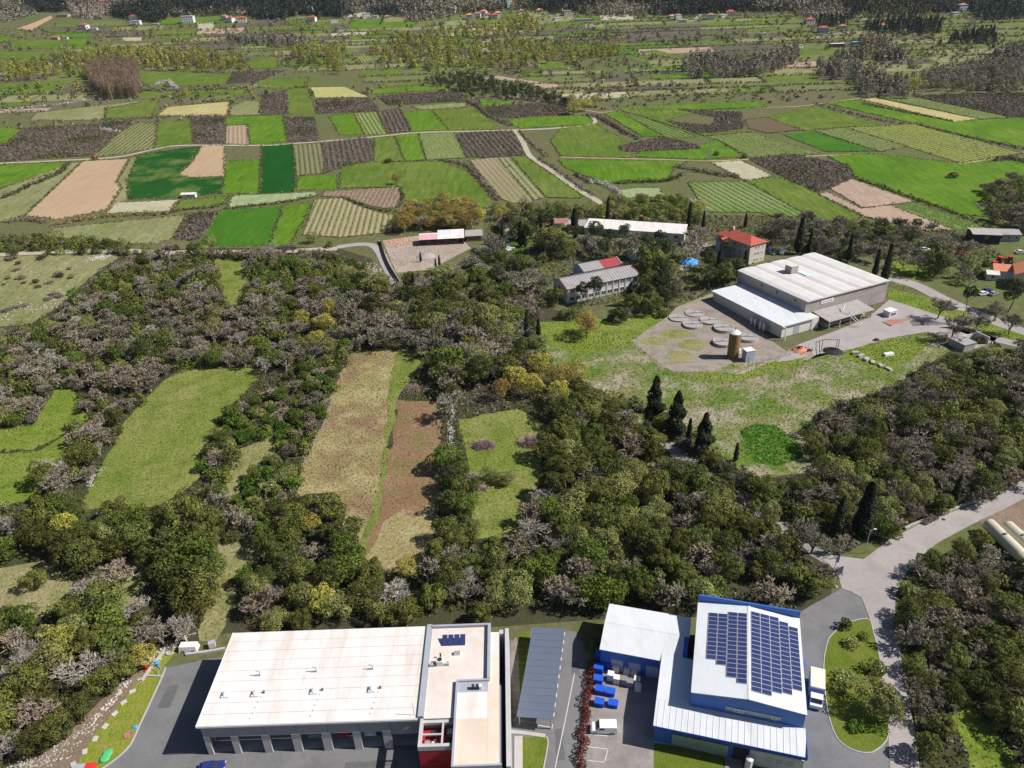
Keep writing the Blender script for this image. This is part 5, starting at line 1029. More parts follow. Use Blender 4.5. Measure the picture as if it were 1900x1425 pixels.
# cream gas tanks on saddles
TK = [((925,240),(1082,392),1.45,'upper left cream gas tank by the red earth'),((1015,250),(1170,390),1.45,'upper right cream gas tank cut by the photo edge'),((1085,440),(1220,560),1.4,'lower yellowish gas tank cut by the photo edge')]
for a, c, r, lb in TK:
    p, q = G(*pix('J', *a), h=r + .7), G(*pix('J', *c), h=r + .7); d = q - p; Lk = float(np.linalg.norm(d[:2])); o = empty('gas_tank', (p[0], p[1], 0), math.atan2(d[1], d[0]), lb, 'tank', 'cream gas tanks')
    b = MB(); prof = [(.05, -.5), (r * .6, -.35), (r * .9, -.1), (r, .2), (r, Lk - .2), (r * .9, Lk + .1), (r * .6, Lk + .35), (.05, Lk + .5)]; n = 20
    vs = [(z, rr_ * math.cos(2 * math.pi * i / n), r + .7 + rr_ * math.sin(2 * math.pi * i / n)) for rr_, z in prof for i in range(n)]; b.add(vs, [(k * n + i, k * n + (i + 1) % n, (k + 1) * n + (i + 1) % n, (k + 1) * n + i) for k in range(len(prof) - 1) for i in range(n)]).build('shell', M['cream_tank'], o, True)
    for x in (Lk * .2, Lk * .8): MB().box(x - .3, -r * .8, 0, x + .3, r * .8, .95).build('saddle', M['paleconcrete'], o)
    MB().lathe([(.35, 0), (.35, .35)], 10).build('manway', M['metal'], o, loc=(Lk * .5, 0, 2 * r + .65))
    for s in (-1, 1): MB().tube((Lk + .3, s * .7, 0), (Lk + .3, s * .7, 1.9), .06, 5).build('pipe', M['rust'], o)
# ------------------------------------------------------------------ treatment yard left of the warehouse
for i, (px, py) in enumerate(((1289,577),(1259,586),(1285,599),(1317,591),(1343,606),(1342,633),(1387,624))):
    g = G(px, py, 1.0); lb = ['uppermost round concrete basin beside the warehouse wing','half hidden round basin at the left of the basin group','round basin in the second row left','round basin in the second row right, nearest the wing','round basin in the third row behind the rusty silo','round basin left of the rusty silo','round basin right of the rusty silo'][i]
    o = empty('round_basin', (g[0], g[1], 0), 0, lb, 'basin', 'round concrete basins'); MB().lathe([(3.5, 0), (3.5, 1.1), (3.2, 1.1), (3.2, .95)], 28).build('rim_wall', M['paleconcrete'], o); MB().lathe([(3.19, .9), (3.19, .97)], 28).build('cover', M['asbestos'], o); MB().tube((0, 0, .9), (0, 0, 2.2), .1, 6).build('shaft', M['coping'], o); MB().box(-3.4, -.2, 1.12, 3.4, .2, 1.2).build('bridge', M['paleconcrete'], o)
g = G(1361, 667); o = empty('rusty_silo', (g[0], g[1] + 1.5, 0), 0, 'tall rust streaked silo with a white cap among the round basins', 'silo')
MB().lathe([(1.8, 0), (1.8, 8.8)], 20).build('shell', M['rust'], o, True); MB().lathe([(1.85, 8.8), (1.85, 9.1), (1.1, 9.7), (.1, 9.9)], 20).build('cap', M['white'], o, True); MB().tube((1.9, -.6, 0), (1.9, -.6, 9.0), .06, 4).tube((1.9, -.1, 0), (1.9, -.1, 9.0), .06, 4).build('ladder', M['metal'], o); MB().tube((0, 0, 9.8), (0, 0, 11.2), .14, 6).build('vent_pipe', M['coping'], o)
g = G(1388, 670); o = empty('tank_cabin', (g[0], g[1] + .6, 0), math.radians(14), 'blue grey box shaped tank cabin with a pale top at the yard edge', 'cabin'); MB().box(-1.5, -1.3, 0, 1.5, 1.3, 3.9).build('wall', M['bluewall'], o); MB().box(-1.6, -1.4, 3.9, 1.6, 1.4, 4.05).build('roof', M['white'], o); door(o, 0, -1.32, .9, 2.1, 's', 'metal')
g = G(1366, 655); o = empty('small_tank', (g[0], g[1], 0), 0, 'small white tank between the rusty silo and blue cabin', 'tank'); MB().lathe([(1.2, .3), (1.3, .5), (1.3, 1.6), (.8, 2.1), (.1, 2.2)], 16).build('shell', M['white'], o, True); MB().box(-1.4, -1.4, 0, 1.4, 1.4, .3).build('plinth', M['paleconcrete'], o)
def post_fence(name, pts, label, m, h=1.6, sp=3.0, rails=(.5, 1.1, 1.5), r=.05):
    L = smooth_line(pts, sp); o = empty(name, (L[0][0], L[0][1], 0), 0, label, 'fence'); pm_ = MB().box(-r * 1.2, -r * 1.2, 0, r * 1.2, r * 1.2, h).mesh('post', m)
    for i, p in enumerate(L):
        z = float(height_at(*p)); link('post', pm_, o, (p[0] - L[0][0], p[1] - L[0][1], z))
        if i:
            for zz in rails: MB().tube((L[i - 1][0] - L[0][0], L[i - 1][1] - L[0][1], zz + float(height_at(*L[i - 1]))), (p[0] - L[0][0], p[1] - L[0][1], zz + z), r * .5, 4).build('wire', m, o)
    return o
post_fence('wire_fence', gpoly('F', [(1170,636),(1200,655),(1235,692),(1255,694)]), 'thin wire fence round the lower left of the basin yard', M['metal'])
post_fence('wire_fence', gpoly('F', [(1395,680),(1430,668),(1480,655),(1500,645)]), 'thin wire fence along the concrete edge below the warehouse', M['metal'])
post_fence('roadside_fence', gpoly('F', [(1652,530),(1700,548),(1760,576),(1830,606),(1900,632)]), 'wire fence between the side road and green verge', M['wood'], 1.5, 5.0)
line('rusty_fence', gpoly('F', [(706,448),(712,470),(722,495),(740,525),(757,552)]), .12, M['rust'], 0, 1.7, kind=None, label='rusty red brown sheet fence along the left side of the rubble yard', cat='fence')
# scrap by the warehouse
g = G(1530, 655); o = empty('loading_gantry', (g[0], g[1], 0), math.radians(25), 'black welded loading gantry standing over a dark heap', 'gantry')
for x in (-4.5, -3.0): MB().tube((x, -.8, 0), (x + .5, .8, 4.6), .1, 5).build('leg', M['black'], o)
for x in (3.6, 4.6): MB().tube((x, -1, 0), (x + .1, -1, 4.2), .1, 5).build('leg', M['wood'], o)
MB().tube((-3.9, .8, 4.5), (-.4, 1.2, 4.5), .1, 5).tube((-.4, 1.2, 4.5), (4.7, -1, 4.2), .09, 5).build('beam', M['black'], o)
MB().tube((-.4, 1.2, .0), (-.4, 1.2, 4.5), .1, 5).build('leg', M['wood'], o)
def heap(name, px, py, r, h, m, n, label, cat, seed=1, chunk=.35, ms=None):
    """Pile of irregular chunks."""
    g = G(px, py); rr = random.Random(seed); bs = {}
    for i in range(n):
        a = rr.uniform(0, 6.28); q = abs(rr.gauss(0, .45)); x, y = math.cos(a) * r * min(q, 1), math.sin(a) * r * .8 * min(q, 1); z = h * max(0, 1 - q) * rr.uniform(.5, 1)
        s = chunk * rr.uniform(.4, 1.4); k = rr.choice(ms or [m]); b = bs.setdefault(k, MB()); pts = [(x + rr.uniform(-s, s), y + rr.uniform(-s, s), z + rr.uniform(-s * .6, s * .8)) for _ in range(4)]
        b.add(pts, [(0, 1, 2), (0, 2, 3), (0, 3, 1), (1, 3, 2)])
    o = empty(name, (g[0], g[1], float(height_at(g[0], g[1]))), 0, label, cat)
    MB().lathe([(r, -.1), (r * .75, h * .3), (r * .4, h * .62), (.1, h * .8)], 12).build('mound', M[m], o, True)
    for k, b in bs.items(): tag(b.build('debris', M[k], o), kind='stuff')
    return o
heap('coal_heap', 1545, 652, 3.6, 1.2, 'black', 120, 'dark heap under the black loading frame', 'heap', 1)
heap('scrap_heap', 1484, 650, 3.2, 1.6, 'tile_orange', 160, 'orange and black scrap heap in front of the warehouse', 'heap', 2, .5, ['tile_orange', 'black', 'carred', 'white'])
heap('tarp_heap', 1280, 486, 4.2, 1.8, 'tarp', 140, 'bright blue tarpaulin heap behind the pines', 'heap', 3, .7, ['tarp', 'tarp', 'teal', 'white'])
heap('rubbish_heap', 1270, 497, 2.8, .9, 'plaster', 90, 'pale and orange rubbish below the blue tarpaulin heap', 'heap', 4, .5, ['plaster', 'tile_orange', 'white', 'wood'])
heap('stone_heap', 1505, 652, 3.0, .8, 'stone', 90, 'grey broken concrete left of the black loading frame', 'heap', 6, .5, ['stone', 'black', 'paleconcrete'])
heap('earth_heap', 790, 475, 4.5, 1.6, 'asbestos', 60, 'grey gravel heap in the rubble yard', 'heap', 7, .4, ['asbestos', 'stone'])
for i, (px, py) in enumerate(((1587,657),(1597,662),(1607,668),(1619,674),(1634,680),(1649,686))):
    g = G(px, py); lb = ['first and largest','second','third','fourth','fifth','last and rightmost'][i] + ' pale concrete block in the diagonal line on the green'
    tag(MB().prism([(-1.3, -.6), (1.2, -.7), (1.4, .6), (-1.1, .75)], 'z', 0, .9 - .06 * i, [(-1.2, -.5), (1.0, -.6), (1.2, .5), (-1.0, .6)]).build('concrete_block', M['paleconcrete'], loc=(g[0], g[1], 0), rz=.4 * i), lb, 'block', 'concrete blocks on the green')
g = G(1648, 659); tag(MB().prism([(-1.9, -.8), (1.7, -.9), (1.9, .7), (-1.6, .9)], 'z', 0, .8, [(-1.7, -.7), (1.6, -.8), (1.7, .6), (-1.5, .7)]).build('concrete_block', M['white'], loc=(g[0], g[1], 0), rz=.3), 'lone flat white block right of the diagonal line on the green', 'block', 'concrete blocks on the green')
g = G(1626, 632); o = empty('tyre_pile', (g[0], g[1], 0), 0, 'few black tyres lying on the apron road', 'tyres')
for x, y, z in ((-.6, 0, 0), (.5, .2, 0), (.0, .1, .35)): MB().lathe([(.35, 0), (.6, .02), (.66, .15), (.6, .3), (.35, .32)], 12).build('tyre', M['dark'], o, loc=(x, y, z))
for i, (px, py) in enumerate(((945,440),(955,437),(966,438),(940,448),(985,434),(950,460),(944,464),(993,436))):
    g = G(px, py); o = empty('gravestone', (g[0], g[1], float(height_at(g[0], g[1]))), math.radians(12), f'white grave slab in the small cemetery, {["upper left","second in the upper row","third in the upper row","left of the middle row","upper right","front right","front left","rightmost"][i]}', 'grave', 'white graves among the cypresses')
    MB().box(-1.1, -1.3, 0, 1.1, 1.3, .5).build('slab', M['white'], o); MB().box(-.8, 1.1, .5, .8, 1.3, 1.4).build('headstone', M['white'], o)
drape('cemetery_lawn', gpoly('F', [(932,442),(975,432),(1000,436),(985,455),(955,475),(935,468)]), GM['bright'], .08)
# ------------------------------------------------------------------ stones, rubble, brush
def stone_mesh(seed, s=1.0):
    rr = random.Random(seed); bm = bmesh.new(); bmesh.ops.create_icosphere(bm, subdivisions=1, radius=.5 * s)
    for v in bm.verts: v.co = Vector((v.co.x * rr.uniform(.7, 1.3), v.co.y * rr.uniform(.7, 1.3), v.co.z * rr.uniform(.5, .9)))
    me = bpy.data.meshes.new('stone'); bm.to_mesh(me); bm.free(); return me
def stones(name, X, Y, s0, s1, m, label, cat, parent=None, zoff=0.0, seed=1, flat=.6, kind='stuff'):
    """Many loose stones as one joined mesh (octahedra with knocked corners)."""
    rng = np.random.default_rng(seed); n = len(X)
    base = np.array([(1, 0, 0), (-1, 0, 0), (0, 1, 0), (0, -1, 0), (0, 0, 1), (0, 0, -1)], float); F = np.array([(0, 2, 4), (2, 1, 4), (1, 3, 4), (3, 0, 4), (2, 0, 5), (1, 2, 5), (3, 1, 5), (0, 3, 5)])
    P = base[None] * rng.uniform(.6, 1.3, (n, 6, 1)) + rng.normal(0, .18, (n, 6, 3)); a = rng.uniform(0, 6.28, n); ca, sa = np.cos(a)[:, None], np.sin(a)[:, None]
    s = (s0 + (s1 - s0) * rng.random(n) ** 2.2)[:, None, None] * .5; x, y, z = P[..., 0], P[..., 1], P[..., 2] * flat; P = np.stack([x * ca - y * sa, x * sa + y * ca, z], 2) * s
    P += np.stack([X, Y, height_at(X, Y) + zoff], 1)[:, None, :]; f = (F[None] + np.arange(n)[:, None, None] * 6).reshape(-1, 3)
    return tag(link(name, np_mesh(name, P.reshape(-1, 3), f, m), parent), label, cat, None, kind)
rs_ = np.random.default_rng(77)
def band(c, pts, w, n):
    L = np.array(smooth_line(gpoly(c, pts), .6)); k = rs_.integers(0, len(L), n); return L[k, 0] + rs_.normal(0, w, n), L[k, 1] + rs_.normal(0, w, n)
X, Y = band('K', [(1380,430),(1330,500),(1180,570),(1050,620)], .7, 260); stones('rubble', X, Y, .15, .8, M['whitestone'], 'white broken stones at the top of the bank by the low wall', 'rubble')
X, Y = band('K', [(960,750),(930,830),(890,880),(810,960),(760,1010),(720,1080)], .5, 220); stones('rubble', X, Y, .2, .9, M['whitestone'], 'white stones strewn along the edge of the grass bank', 'rubble', seed=2)
X, Y = band('K', [(700,1090),(620,1140),(560,1200),(470,1270),(400,1330),(300,1390),(150,1425),(0,1500)], 1.1, 800); stones('rubble', X, Y, .12, .75, M['stone'], 'long spill of white rubble towards the bottom left corner', 'rubble', seed=3)
X, Y = band('F', [(543,918),(556,880),(566,850),(585,815),(600,790),(612,745),(622,715)], .3, 520); o = stones('stone_wall', X, Y, .2, .55, M['stone'], 'rough dry stone wall along the left side of the beige field', 'wall', zoff=.15, seed=4, kind=None); o['kind'] = 'stuff'
X, Y = band('F', [(843,720),(838,760),(836,800),(835,850)], .5, 420); o = stones('stone_wall', X, Y, .25, .8, M['whitestone'], 'tumbled white stone wall between the red field and brush pile meadow', 'wall', zoff=.15, seed=5); 
X, Y = band('F', [(165,900),(175,880),(185,870)], .6, 120); stones('stone_wall', X, Y, .3, .9, M['stone'], 'short pale wall remnant at the left corner of the long meadow', 'wall', seed=6)
X, Y = band('F', [(670,490),(700,505),(690,520),(675,510)], 1.6, 380); stones('rubble', X, Y, .3, 1.2, M['whitestone'], 'grey white rock pile beside the bend of the paved lane', 'rubble', seed=7)
X, Y = band('F', [(170,480),(185,478),(200,475)], 1.5, 200); stones('rubble', X, Y, .3, 1.3, M['whitestone'], 'pale rocks at the upper right of the rocky pasture', 'rubble', seed=8)
X, Y = band('F', [(0,595),(25,570),(50,572),(110,565),(95,545),(120,540)], 2.2, 420); stones('rubble', X, Y, .3, 1.3, M['stone'], 'rocky outcrops along the lower rim of the pasture', 'rubble', seed=9)
X, Y = band('F', [(720,458),(740,452),(765,450),(780,462),(745,470),(720,478),(760,490),(800,470)], 4.5, 900); stones('rubble', X, Y, .2, 1.2, M['stone'], 'scattered broken stone all over the rubble yard', 'rubble', seed=10)
X, Y = band('F', [(722,452),(735,447),(750,446),(765,448)], 1.8, 260); stones('rubble', X, Y, .3, 1.3, M['tile_orange'], 'orange brick rubble at the left of the rubble yard', 'rubble', seed=11)
P = [(p[0], p[1]) for p in gpoly('F', [(1090,690),(1180,700),(1300,705),(1450,680),(1560,690),(1640,700),(1510,770),(1490,800),(1515,880),(1440,870),(1370,830),(1300,740),(1180,725)])]
X = rs_.uniform(min(p[0] for p in P), max(p[0] for p in P), 9000); Y = rs_.uniform(min(p[1] for p in P), max(p[1] for p in P), 9000); c = np.sin(X / 6) + np.sin(Y / 5 + X / 9) + rs_.normal(0, .5, 9000); k = inside(P, X, Y) & (c > .2)
for p_ in KEEP[NFIELD:]: k &= ~inside(p_, X, Y)
stones('rubble', X[k], Y[k], .1, .75, M['stone'], 'pale stones scattered over the waste ground below the warehouse', 'rubble', seed=12)
# slabs, covers and small things on the bank
for i, (x, y) in enumerate(((1015,840),(948,925),(880,1010),(806,1108),(730,1205),(650,1303),(565,1400),(1080,752))):
    g = G(*pix('K', x, y)); tag(MB().prism([(-.55, -.38), (.5, -.42), (.6, .38), (-.45, .42)], 'z', .02, .14).build('stone_slab', M['whitestone'], loc=(g[0], g[1], .02), rz=.5 + .3 * i), f'square pale slab on the grass bank, {["first","second","third","fourth","fifth","sixth","lowest","topmost, by the low wall"][i]}' + (' from the top' if i < 6 else ''), 'slab', 'slabs on the grass bank')
for (x, y), lb in (((828,1315), 'upper green round cover on the grass bank'), ((806,1355), 'lower green round cover on the grass bank')):
    g = G(*pix('K', x, y)); tag(MB().lathe([(.8, 0), (.8, .25), (.65, .34), (.1, .38)], 16).build('tank_cover', M['green_lid'], loc=(g[0], g[1], .02)), lb, 'cover', 'green covers on the bank')
line('low_wall', gpoly('K', [(1270,520),(1190,620),(1110,730),(1085,765)]), .45, M['kerb'], 0, .5, kind=None, label='low white wall beside the red and blue things at the bank top', cat='wall')
line('low_wall', gpoly('K', [(1110,722),(1235,725)]), .3, M['kerb'], 0, .3, kind=None, label='short white wall closing the top of the grass bank', cat='wall')
g = G(*pix('K', 1125, 670)); o = empty('red_hydrant', (g[0], g[1], 0), 0, 'bright red hydrant-like stand by the low white wall', 'hydrant'); MB().lathe([(.25, 0), (.22, .9), (.3, .95), (.1, 1.2)], 10).build('body', M['redpaint'], o); MB().tube((-.5, 0, .8), (.5, 0, .8), .12, 8).build('outlet', M['redpaint'], o); MB().box(-.6, -.5, 0, .6, .5, .12).build('foot', M['redpaint'], o)
g = G(*pix('K', 1205, 640)); o = empty('blue_standpipe', (g[0], g[1], 0), 0, 'small blue stand right of the red hydrant', 'standpipe'); MB().tube((0, 0, 0), (0, 0, 1.2), .14, 8).build('pipe', M['tarp'], o); MB().box(-.45, -.35, .5, .45, .35, .8).build('box', M['tarp'], o); MB().tube((.3, 0, .7), (1.2, -1.2, 0), .06, 5).build('hose', M['tarp'], o)
g = G(*pix('K', 1190, 690)); o = empty('hand_rail', (g[0], g[1], 0), math.radians(-30), 'dark bent hand rail beside the white wall', 'rail'); MB().tube((-1.6, .6, 0), (-1.4, .6, .9), .05, 5).build('post', M['coping'], o); MB().tube((-1.4, .6, .9), (1.2, .2, .9), .05, 5).build('bar', M['coping'], o); MB().tube((1.2, .2, .9), (1.5, -.8, 0), .05, 5).build('post', M['coping'], o)
g = G(*pix('K', 1035, 1115)); tag(MB().prism([(-.5, -.3), (.4, -.4), (.55, .3), (-.3, .4)], 'z', 0, .35, [(-.3, -.15), (.25, -.2), (.3, .15), (-.2, .2)]).build('blue_sack', M['tarp'], loc=(g[0], g[1], .02)), 'crumpled blue sack by the kerb of the service yard', 'sack')
g = G(*pix('K', 985, 1175)); tag(MB().lathe([(.75, 0), (.75, .18), (.55, .18), (.55, .08)], 14).build('well_ring', M['tile_old'], loc=(g[0], g[1], .02)), 'round reddish well ring in the grass by the kerb', 'well')
g = G(*pix('K', 1300, 545)); tag(MB().lathe([(.7, 0), (.7, .25), (.5, .25), (.5, .1)], 14).build('well_ring', M['paleconcrete'], loc=(g[0], g[1], .02)), 'round stone well ring at the top corner of the bank', 'well')
g = G(*pix('K', 660, 1415)); o = empty('red_cabinet', (g[0], g[1] - .6, 0), math.radians(5), 'low grey and red cabinet cut by the lower edge at the bank foot', 'cabinet'); MB().box(-1.7, -.5, 0, .3, .5, .9).build('grey_side', M['metal'], o); MB().box(.32, -.55, 0, 1.9, .55, 1.0).build('red_side', M['redpaint'], o); MB().box(-1.75, -.55, .9, .31, .55, .98).build('lid', M['coping'], o)
g = G(352, 1205); o = empty('garden_bin', (g[0], g[1], 0), 0, 'white covered load at the back corner of the service yard', 'bin'); MB().prism([(-1.8, -.9), (1.8, -.9), (1.8, .9), (-1.8, .9)], 'z', .1, 1.4, [(-1.6, -.7), (1.6, -.7), (1.6, .7), (-1.6, .7)]).build('body', M['ibc'], o); wheels(o, (-1, 1), .8, .3)
g = G(395, 1200); o = empty('garden_bin', (g[0], g[1], 0), .3, 'small pale bin right of the white covered load', 'bin'); MB().box(-.6, -.5, .1, .6, .5, 1.2).build('body', M['plaster'], o); MB().box(-.65, -.55, 1.2, .65, .55, 1.28).build('lid', M['coping'], o)
line('low_wall', gpoly('F', [(345,1216),(380,1212),(418,1205)]), .5, M['kerb'], 0, .5, kind=None, label='low pale wall closing the back of the service yard', cat='wall')
def brush(px, py, r, h, n, m, label, seed):
    g = G(px, py); rr = random.Random(seed); v = []; t = []
    for i in range(n):
        a = rr.uniform(0, 6.28); q = math.sqrt(rr.random()); p = Vector((math.cos(a) * r * q, math.sin(a) * r * .6 * q, h * (1 - q * q) * rr.uniform(.3, 1) + .05)); e = Vector((rr.gauss(1, .7), rr.gauss(0, .7), rr.gauss(.15, .35))).normalized(); q2 = p + e * rr.uniform(.5, 1.8); q2.z = max(q2.z, .04); s = e.cross(Vector((rr.gauss(0, 1), rr.gauss(0, 1), rr.gauss(0, 1)))).normalized() * .045
        v += [p - s, p + s, q2 + s, q2 - s]; t.append(rr.random())
    v = np.array([tuple(x) for x in v]); return tag(link('brush_pile', np_mesh('brush_pile', v, np.arange(len(v)).reshape(-1, 4), m, np.array(t)), None, (g[0], g[1], 0)), label, 'brush pile', 'piles of cut branches')
BRUSH = [(893, 828, 3.2, 1.5, 1500, 'left pinkish pile of cut branches in the small meadow'), (985, 822, 3.8, 2.0, 2200, 'bigger right pile of cut branches at the meadow edge'), (890, 908, 1.3, .6, 250, 'tiny remnant pile of branches below the left brush pile'), (762, 722, 2.6, .8, 600, 'low brush and stone pile at the head of the red field')]
# ------------------------------------------------------------------ poles and pylon
def pole(px, py, h, label, arms=1, r=.14):
    g = G(px, py); o = empty('utility_pole', (g[0], g[1], float(height_at(g[0], g[1]))), 0, label, 'utility pole'); MB().tube((0, 0, -.3), (0, 0, h), r, 6, r * .7).build('pole', M['wood'], o)
    for i in range(arms): MB().box(-1.1, -.06, h - .5 - i * .8, 1.1, .06, h - .38 - i * .8).build('cross_arm', M['wood'], o)
    return o
for a in (('U', 248, 200, 'thin utility pole in the far left scrub'), ('U', 1528, 220, 'thin utility pole in the far right of centre'), ('U', 805, 190, 'thin utility pole before the far willow belt'), ('U', 1782, 610, 'utility pole on the far green strip'), ('V', 500, 0, None), ('R', 420, 55, 'utility pole by the track right of the bend')):
    if a[3]: pole(*pix(*a[:3]), 11, a[3], 2)
g = G(1314, 298); o = empty('lattice_pylon', (g[0], g[1], float(height_at(g[0], g[1]))), 0, 'dark lattice pylon at the edge of the right hand fields', 'pylon'); Hh = 14.0
for sx in (-1, 1):
    for sy in (-1, 1): MB().tube((sx * .7, sy * .7, 0), (sx * .15, sy * .15, Hh), .07, 4).build('leg', M['coping'], o)
b = MB()
for i in range(9):
    z0, z1 = Hh * i / 9, Hh * (i + 1) / 9; w0, w1 = .7 - .55 * i / 9, .7 - .55 * (i + 1) / 9
    for s in (-1, 1): b.tube((-w0, s * w0, z0), (w1, s * w1, z1), .035, 4).tube((s * w0, -w0, z0), (s * w1, w1, z1), .035, 4)
b.build('bracing', M['coping'], o)
for z in (Hh - 1.0, Hh - 2.6): MB().box(-1.6, -.06, z, 1.6, .06, z + .12).build('cross_arm', M['coping'], o)
# ------------------------------------------------------------------ plants
V = {
 'oak': leaf_mat('evergreen_leaves', (.034, .046, .011), (.185, .20, .046), .022, .42),
 'oakgreen': leaf_mat('green_leaves', (.045, .068, .012), (.16, .21, .035), .02, .28),
 'olive': leaf_mat('olive_leaves', (.12, .13, .04), (.34, .35, .115), .015, .18),
 'lime': leaf_mat('yellow_green_leaves', (.22, .205, .035), (.54, .49, .11), .015, .18),
 'gold': leaf_mat('golden_young_leaves', (.17, .13, .03), (.42, .32, .09), .015, .18),
 'grass': leaf_mat('bright_bush_leaves', (.045, .085, .010), (.14, .225, .028), .02, .25),
 'cypress': leaf_mat('cypress_needles', (.010, .015, .008), (.045, .055, .026), .01, .2, .1),
 'pine': leaf_mat('pine_needles', (.022, .036, .014), (.10, .12, .045), .015, .25, .15),
 'conifer': leaf_mat('far_conifer_needles', (.016, .026, .02), (.06, .075, .052), .01, .2, .1),
 'twig': leaf_mat('grey_twigs', (.145, .125, .09), (.325, .295, .225), .012, .25, .05, .9),
 'twigpale': leaf_mat('pale_twigs', (.2, .175, .15), (.40, .36, .315), .01, .12, .0, .9),
 'twigpink': leaf_mat('pinkish_twigs', (.15, .122, .088), (.34, .285, .21), .015, .22, .05, .9),
 'russet': leaf_mat('russet_buds', (.2, .12, .06), (.42, .27, .14), .015, .15, .1, .9),
 'scrubleaf': leaf_mat('brown_scrub_twigs', (.095, .075, .06), (.265, .215, .175), .0, .1, .08, .9),
 'scrubgreen': leaf_mat('dull_scrub_leaves', (.05, .055, .025), (.16, .155, .075), .0, .1, .12),
 'blossom': leaf_mat('pale_blossom', (.33, .29, .28), (.6, .55, .52), .0, .05, .1),
 'tuft': leaf_mat('grass_tufts', (.08, .13, .02), (.21, .26, .06), .0, .1, .2),
 'tuftdry': leaf_mat('dry_tufts', (.17, .14, .06), (.36, .30, .15), .0, .1, .2),
 'redleaf': leaf_mat('dark_red_leaves', (.06, .010, .010), (.20, .04, .025), .0, .1, .15),
 'farlime': leaf_mat('far_willow_leaves', (.14, .15, .03), (.40, .39, .09), .025, .25),
 'farrusset': leaf_mat('far_poplar_twigs', (.16, .115, .08), (.33, .24, .165), .015, .15, .1, .9),
 'brush': leaf_mat('cut_branches', (.26, .18, .155), (.46, .345, .30), .0, .1, .0, .9),
 'vine': leaf_mat('vine_leaves', (.07, .09, .03), (.2, .21, .07), .0, .1, .15),
}
def leaf_quads(C, Nrm, size, rng, tint, m, name, tri=False, jitter=.7, aspect=1.0):
    """A small leaf-spray at each point C, roughly facing Nrm."""
    n = len(C); N = Nrm + rng.normal(0, jitter, (n, 3)); N /= np.linalg.norm(N, axis=1, keepdims=True) + 1e-9
    a = rng.normal(0, 1, (n, 3)); U = np.cross(N, a); U /= np.linalg.norm(U, axis=1, keepdims=True) + 1e-9; W = np.cross(N, U)
    s = (np.asarray(size) * rng.uniform(.6, 1.3, n))[:, None]; U = U * s; W = W * s * aspect
    if tri:
        vs = np.stack([C - U * .9 - W * .5, C + U * .9 - W * .4, C + W], 1).reshape(-1, 3); f = np.arange(3 * n).reshape(-1, 3)
    else:
        vs = np.stack([C - U, C - W * .7, C + U, C + W * .7], 1).reshape(-1, 3); f = np.arange(4 * n).reshape(-1, 4)
    return vs, f
def crown_points(rng, R, z0, z1, nclump, nleaf, cr=.34, topness=.35, flat=1.0):
    zc, hz = (z0 + z1) / 2, (z1 - z0) / 2
    d = rng.normal(0, 1, (nclump, 3)); d[:, 2] += topness; d /= np.linalg.norm(d, axis=1, keepdims=True)
    r = rng.uniform(.45, .82, nclump)[:, None]; cc = d * r * np.array([R, R, hz]) + np.array([0, 0, zc])
    cr_ = R * cr * rng.uniform(.7, 1.25, nclump); per = max(6, nleaf // nclump)
    k = rng.normal(0, 1, (nclump, per, 3)); k[:, :, 2] += .35; k /= np.linalg.norm(k, axis=2, keepdims=True)
    rad = cr_[:, None, None] * rng.uniform(.75, 1.05, (nclump, per, 1)); P = cc[:, None, :] + k * rad * np.array([1, 1, .85 * flat])
    T = np.clip(rng.uniform(.25, .75, nclump)[:, None] + rng.normal(0, .22, (nclump, per)), 0, 1)
    P = P.reshape(-1, 3); K = k.reshape(-1, 3); T = T.reshape(-1); own = np.repeat(np.arange(nclump), per)
    D = np.linalg.norm((P[:, None, :] - cc[None]) / np.array([1, 1, .85 * flat]), axis=2) / cr_[None]; D[np.arange(len(P)), own] = 9
    keep = (D > .72).all(1) & (P[:, 2] > z0 * .5)
    return P[keep], K[keep], T[keep]
def crown_mesh(name, m, seed, R, z0, z1, nclump, nleaf, leaf, cr=.34, topness=.35, jitter=.7, flat=1.0):
    rng = np.random.default_rng(seed); P, K, T = crown_points(rng, R, z0, z1, nclump, nleaf, cr, topness, flat)
    v, f = leaf_quads(P, K, leaf, rng, T, m, name, jitter=jitter); return np_mesh(name, v, f, m, T)
def trunk_mesh(seed, h, r, lean=.1, limbs=4, R=2.5, bark='bark'):
    rr = random.Random(seed); b = MB(); p = Vector((0, 0, -.3)); top = Vector((rr.uniform(-lean, lean) * h, rr.uniform(-lean, lean) * h, h * .55))
    mid = (p + top) / 2 + Vector((rr.uniform(-.1, .1), rr.uniform(-.1, .1), 0)) * h * .3
    b.tube(p, mid, r, 6, r * .8).tube(mid, top, r * .8, 6, r * .55)
    for i in range(limbs):
        a = 2 * math.pi * (i + rr.random() * .6) / limbs; s = mid.lerp(top, rr.uniform(.3, 1)); e = s + Vector((math.cos(a) * R * .6, math.sin(a) * R * .6, h * rr.uniform(.18, .36)))
        b.tube(s, e, r * .42, 5, r * .14)
    return b.mesh('trunk', M[bark], True)
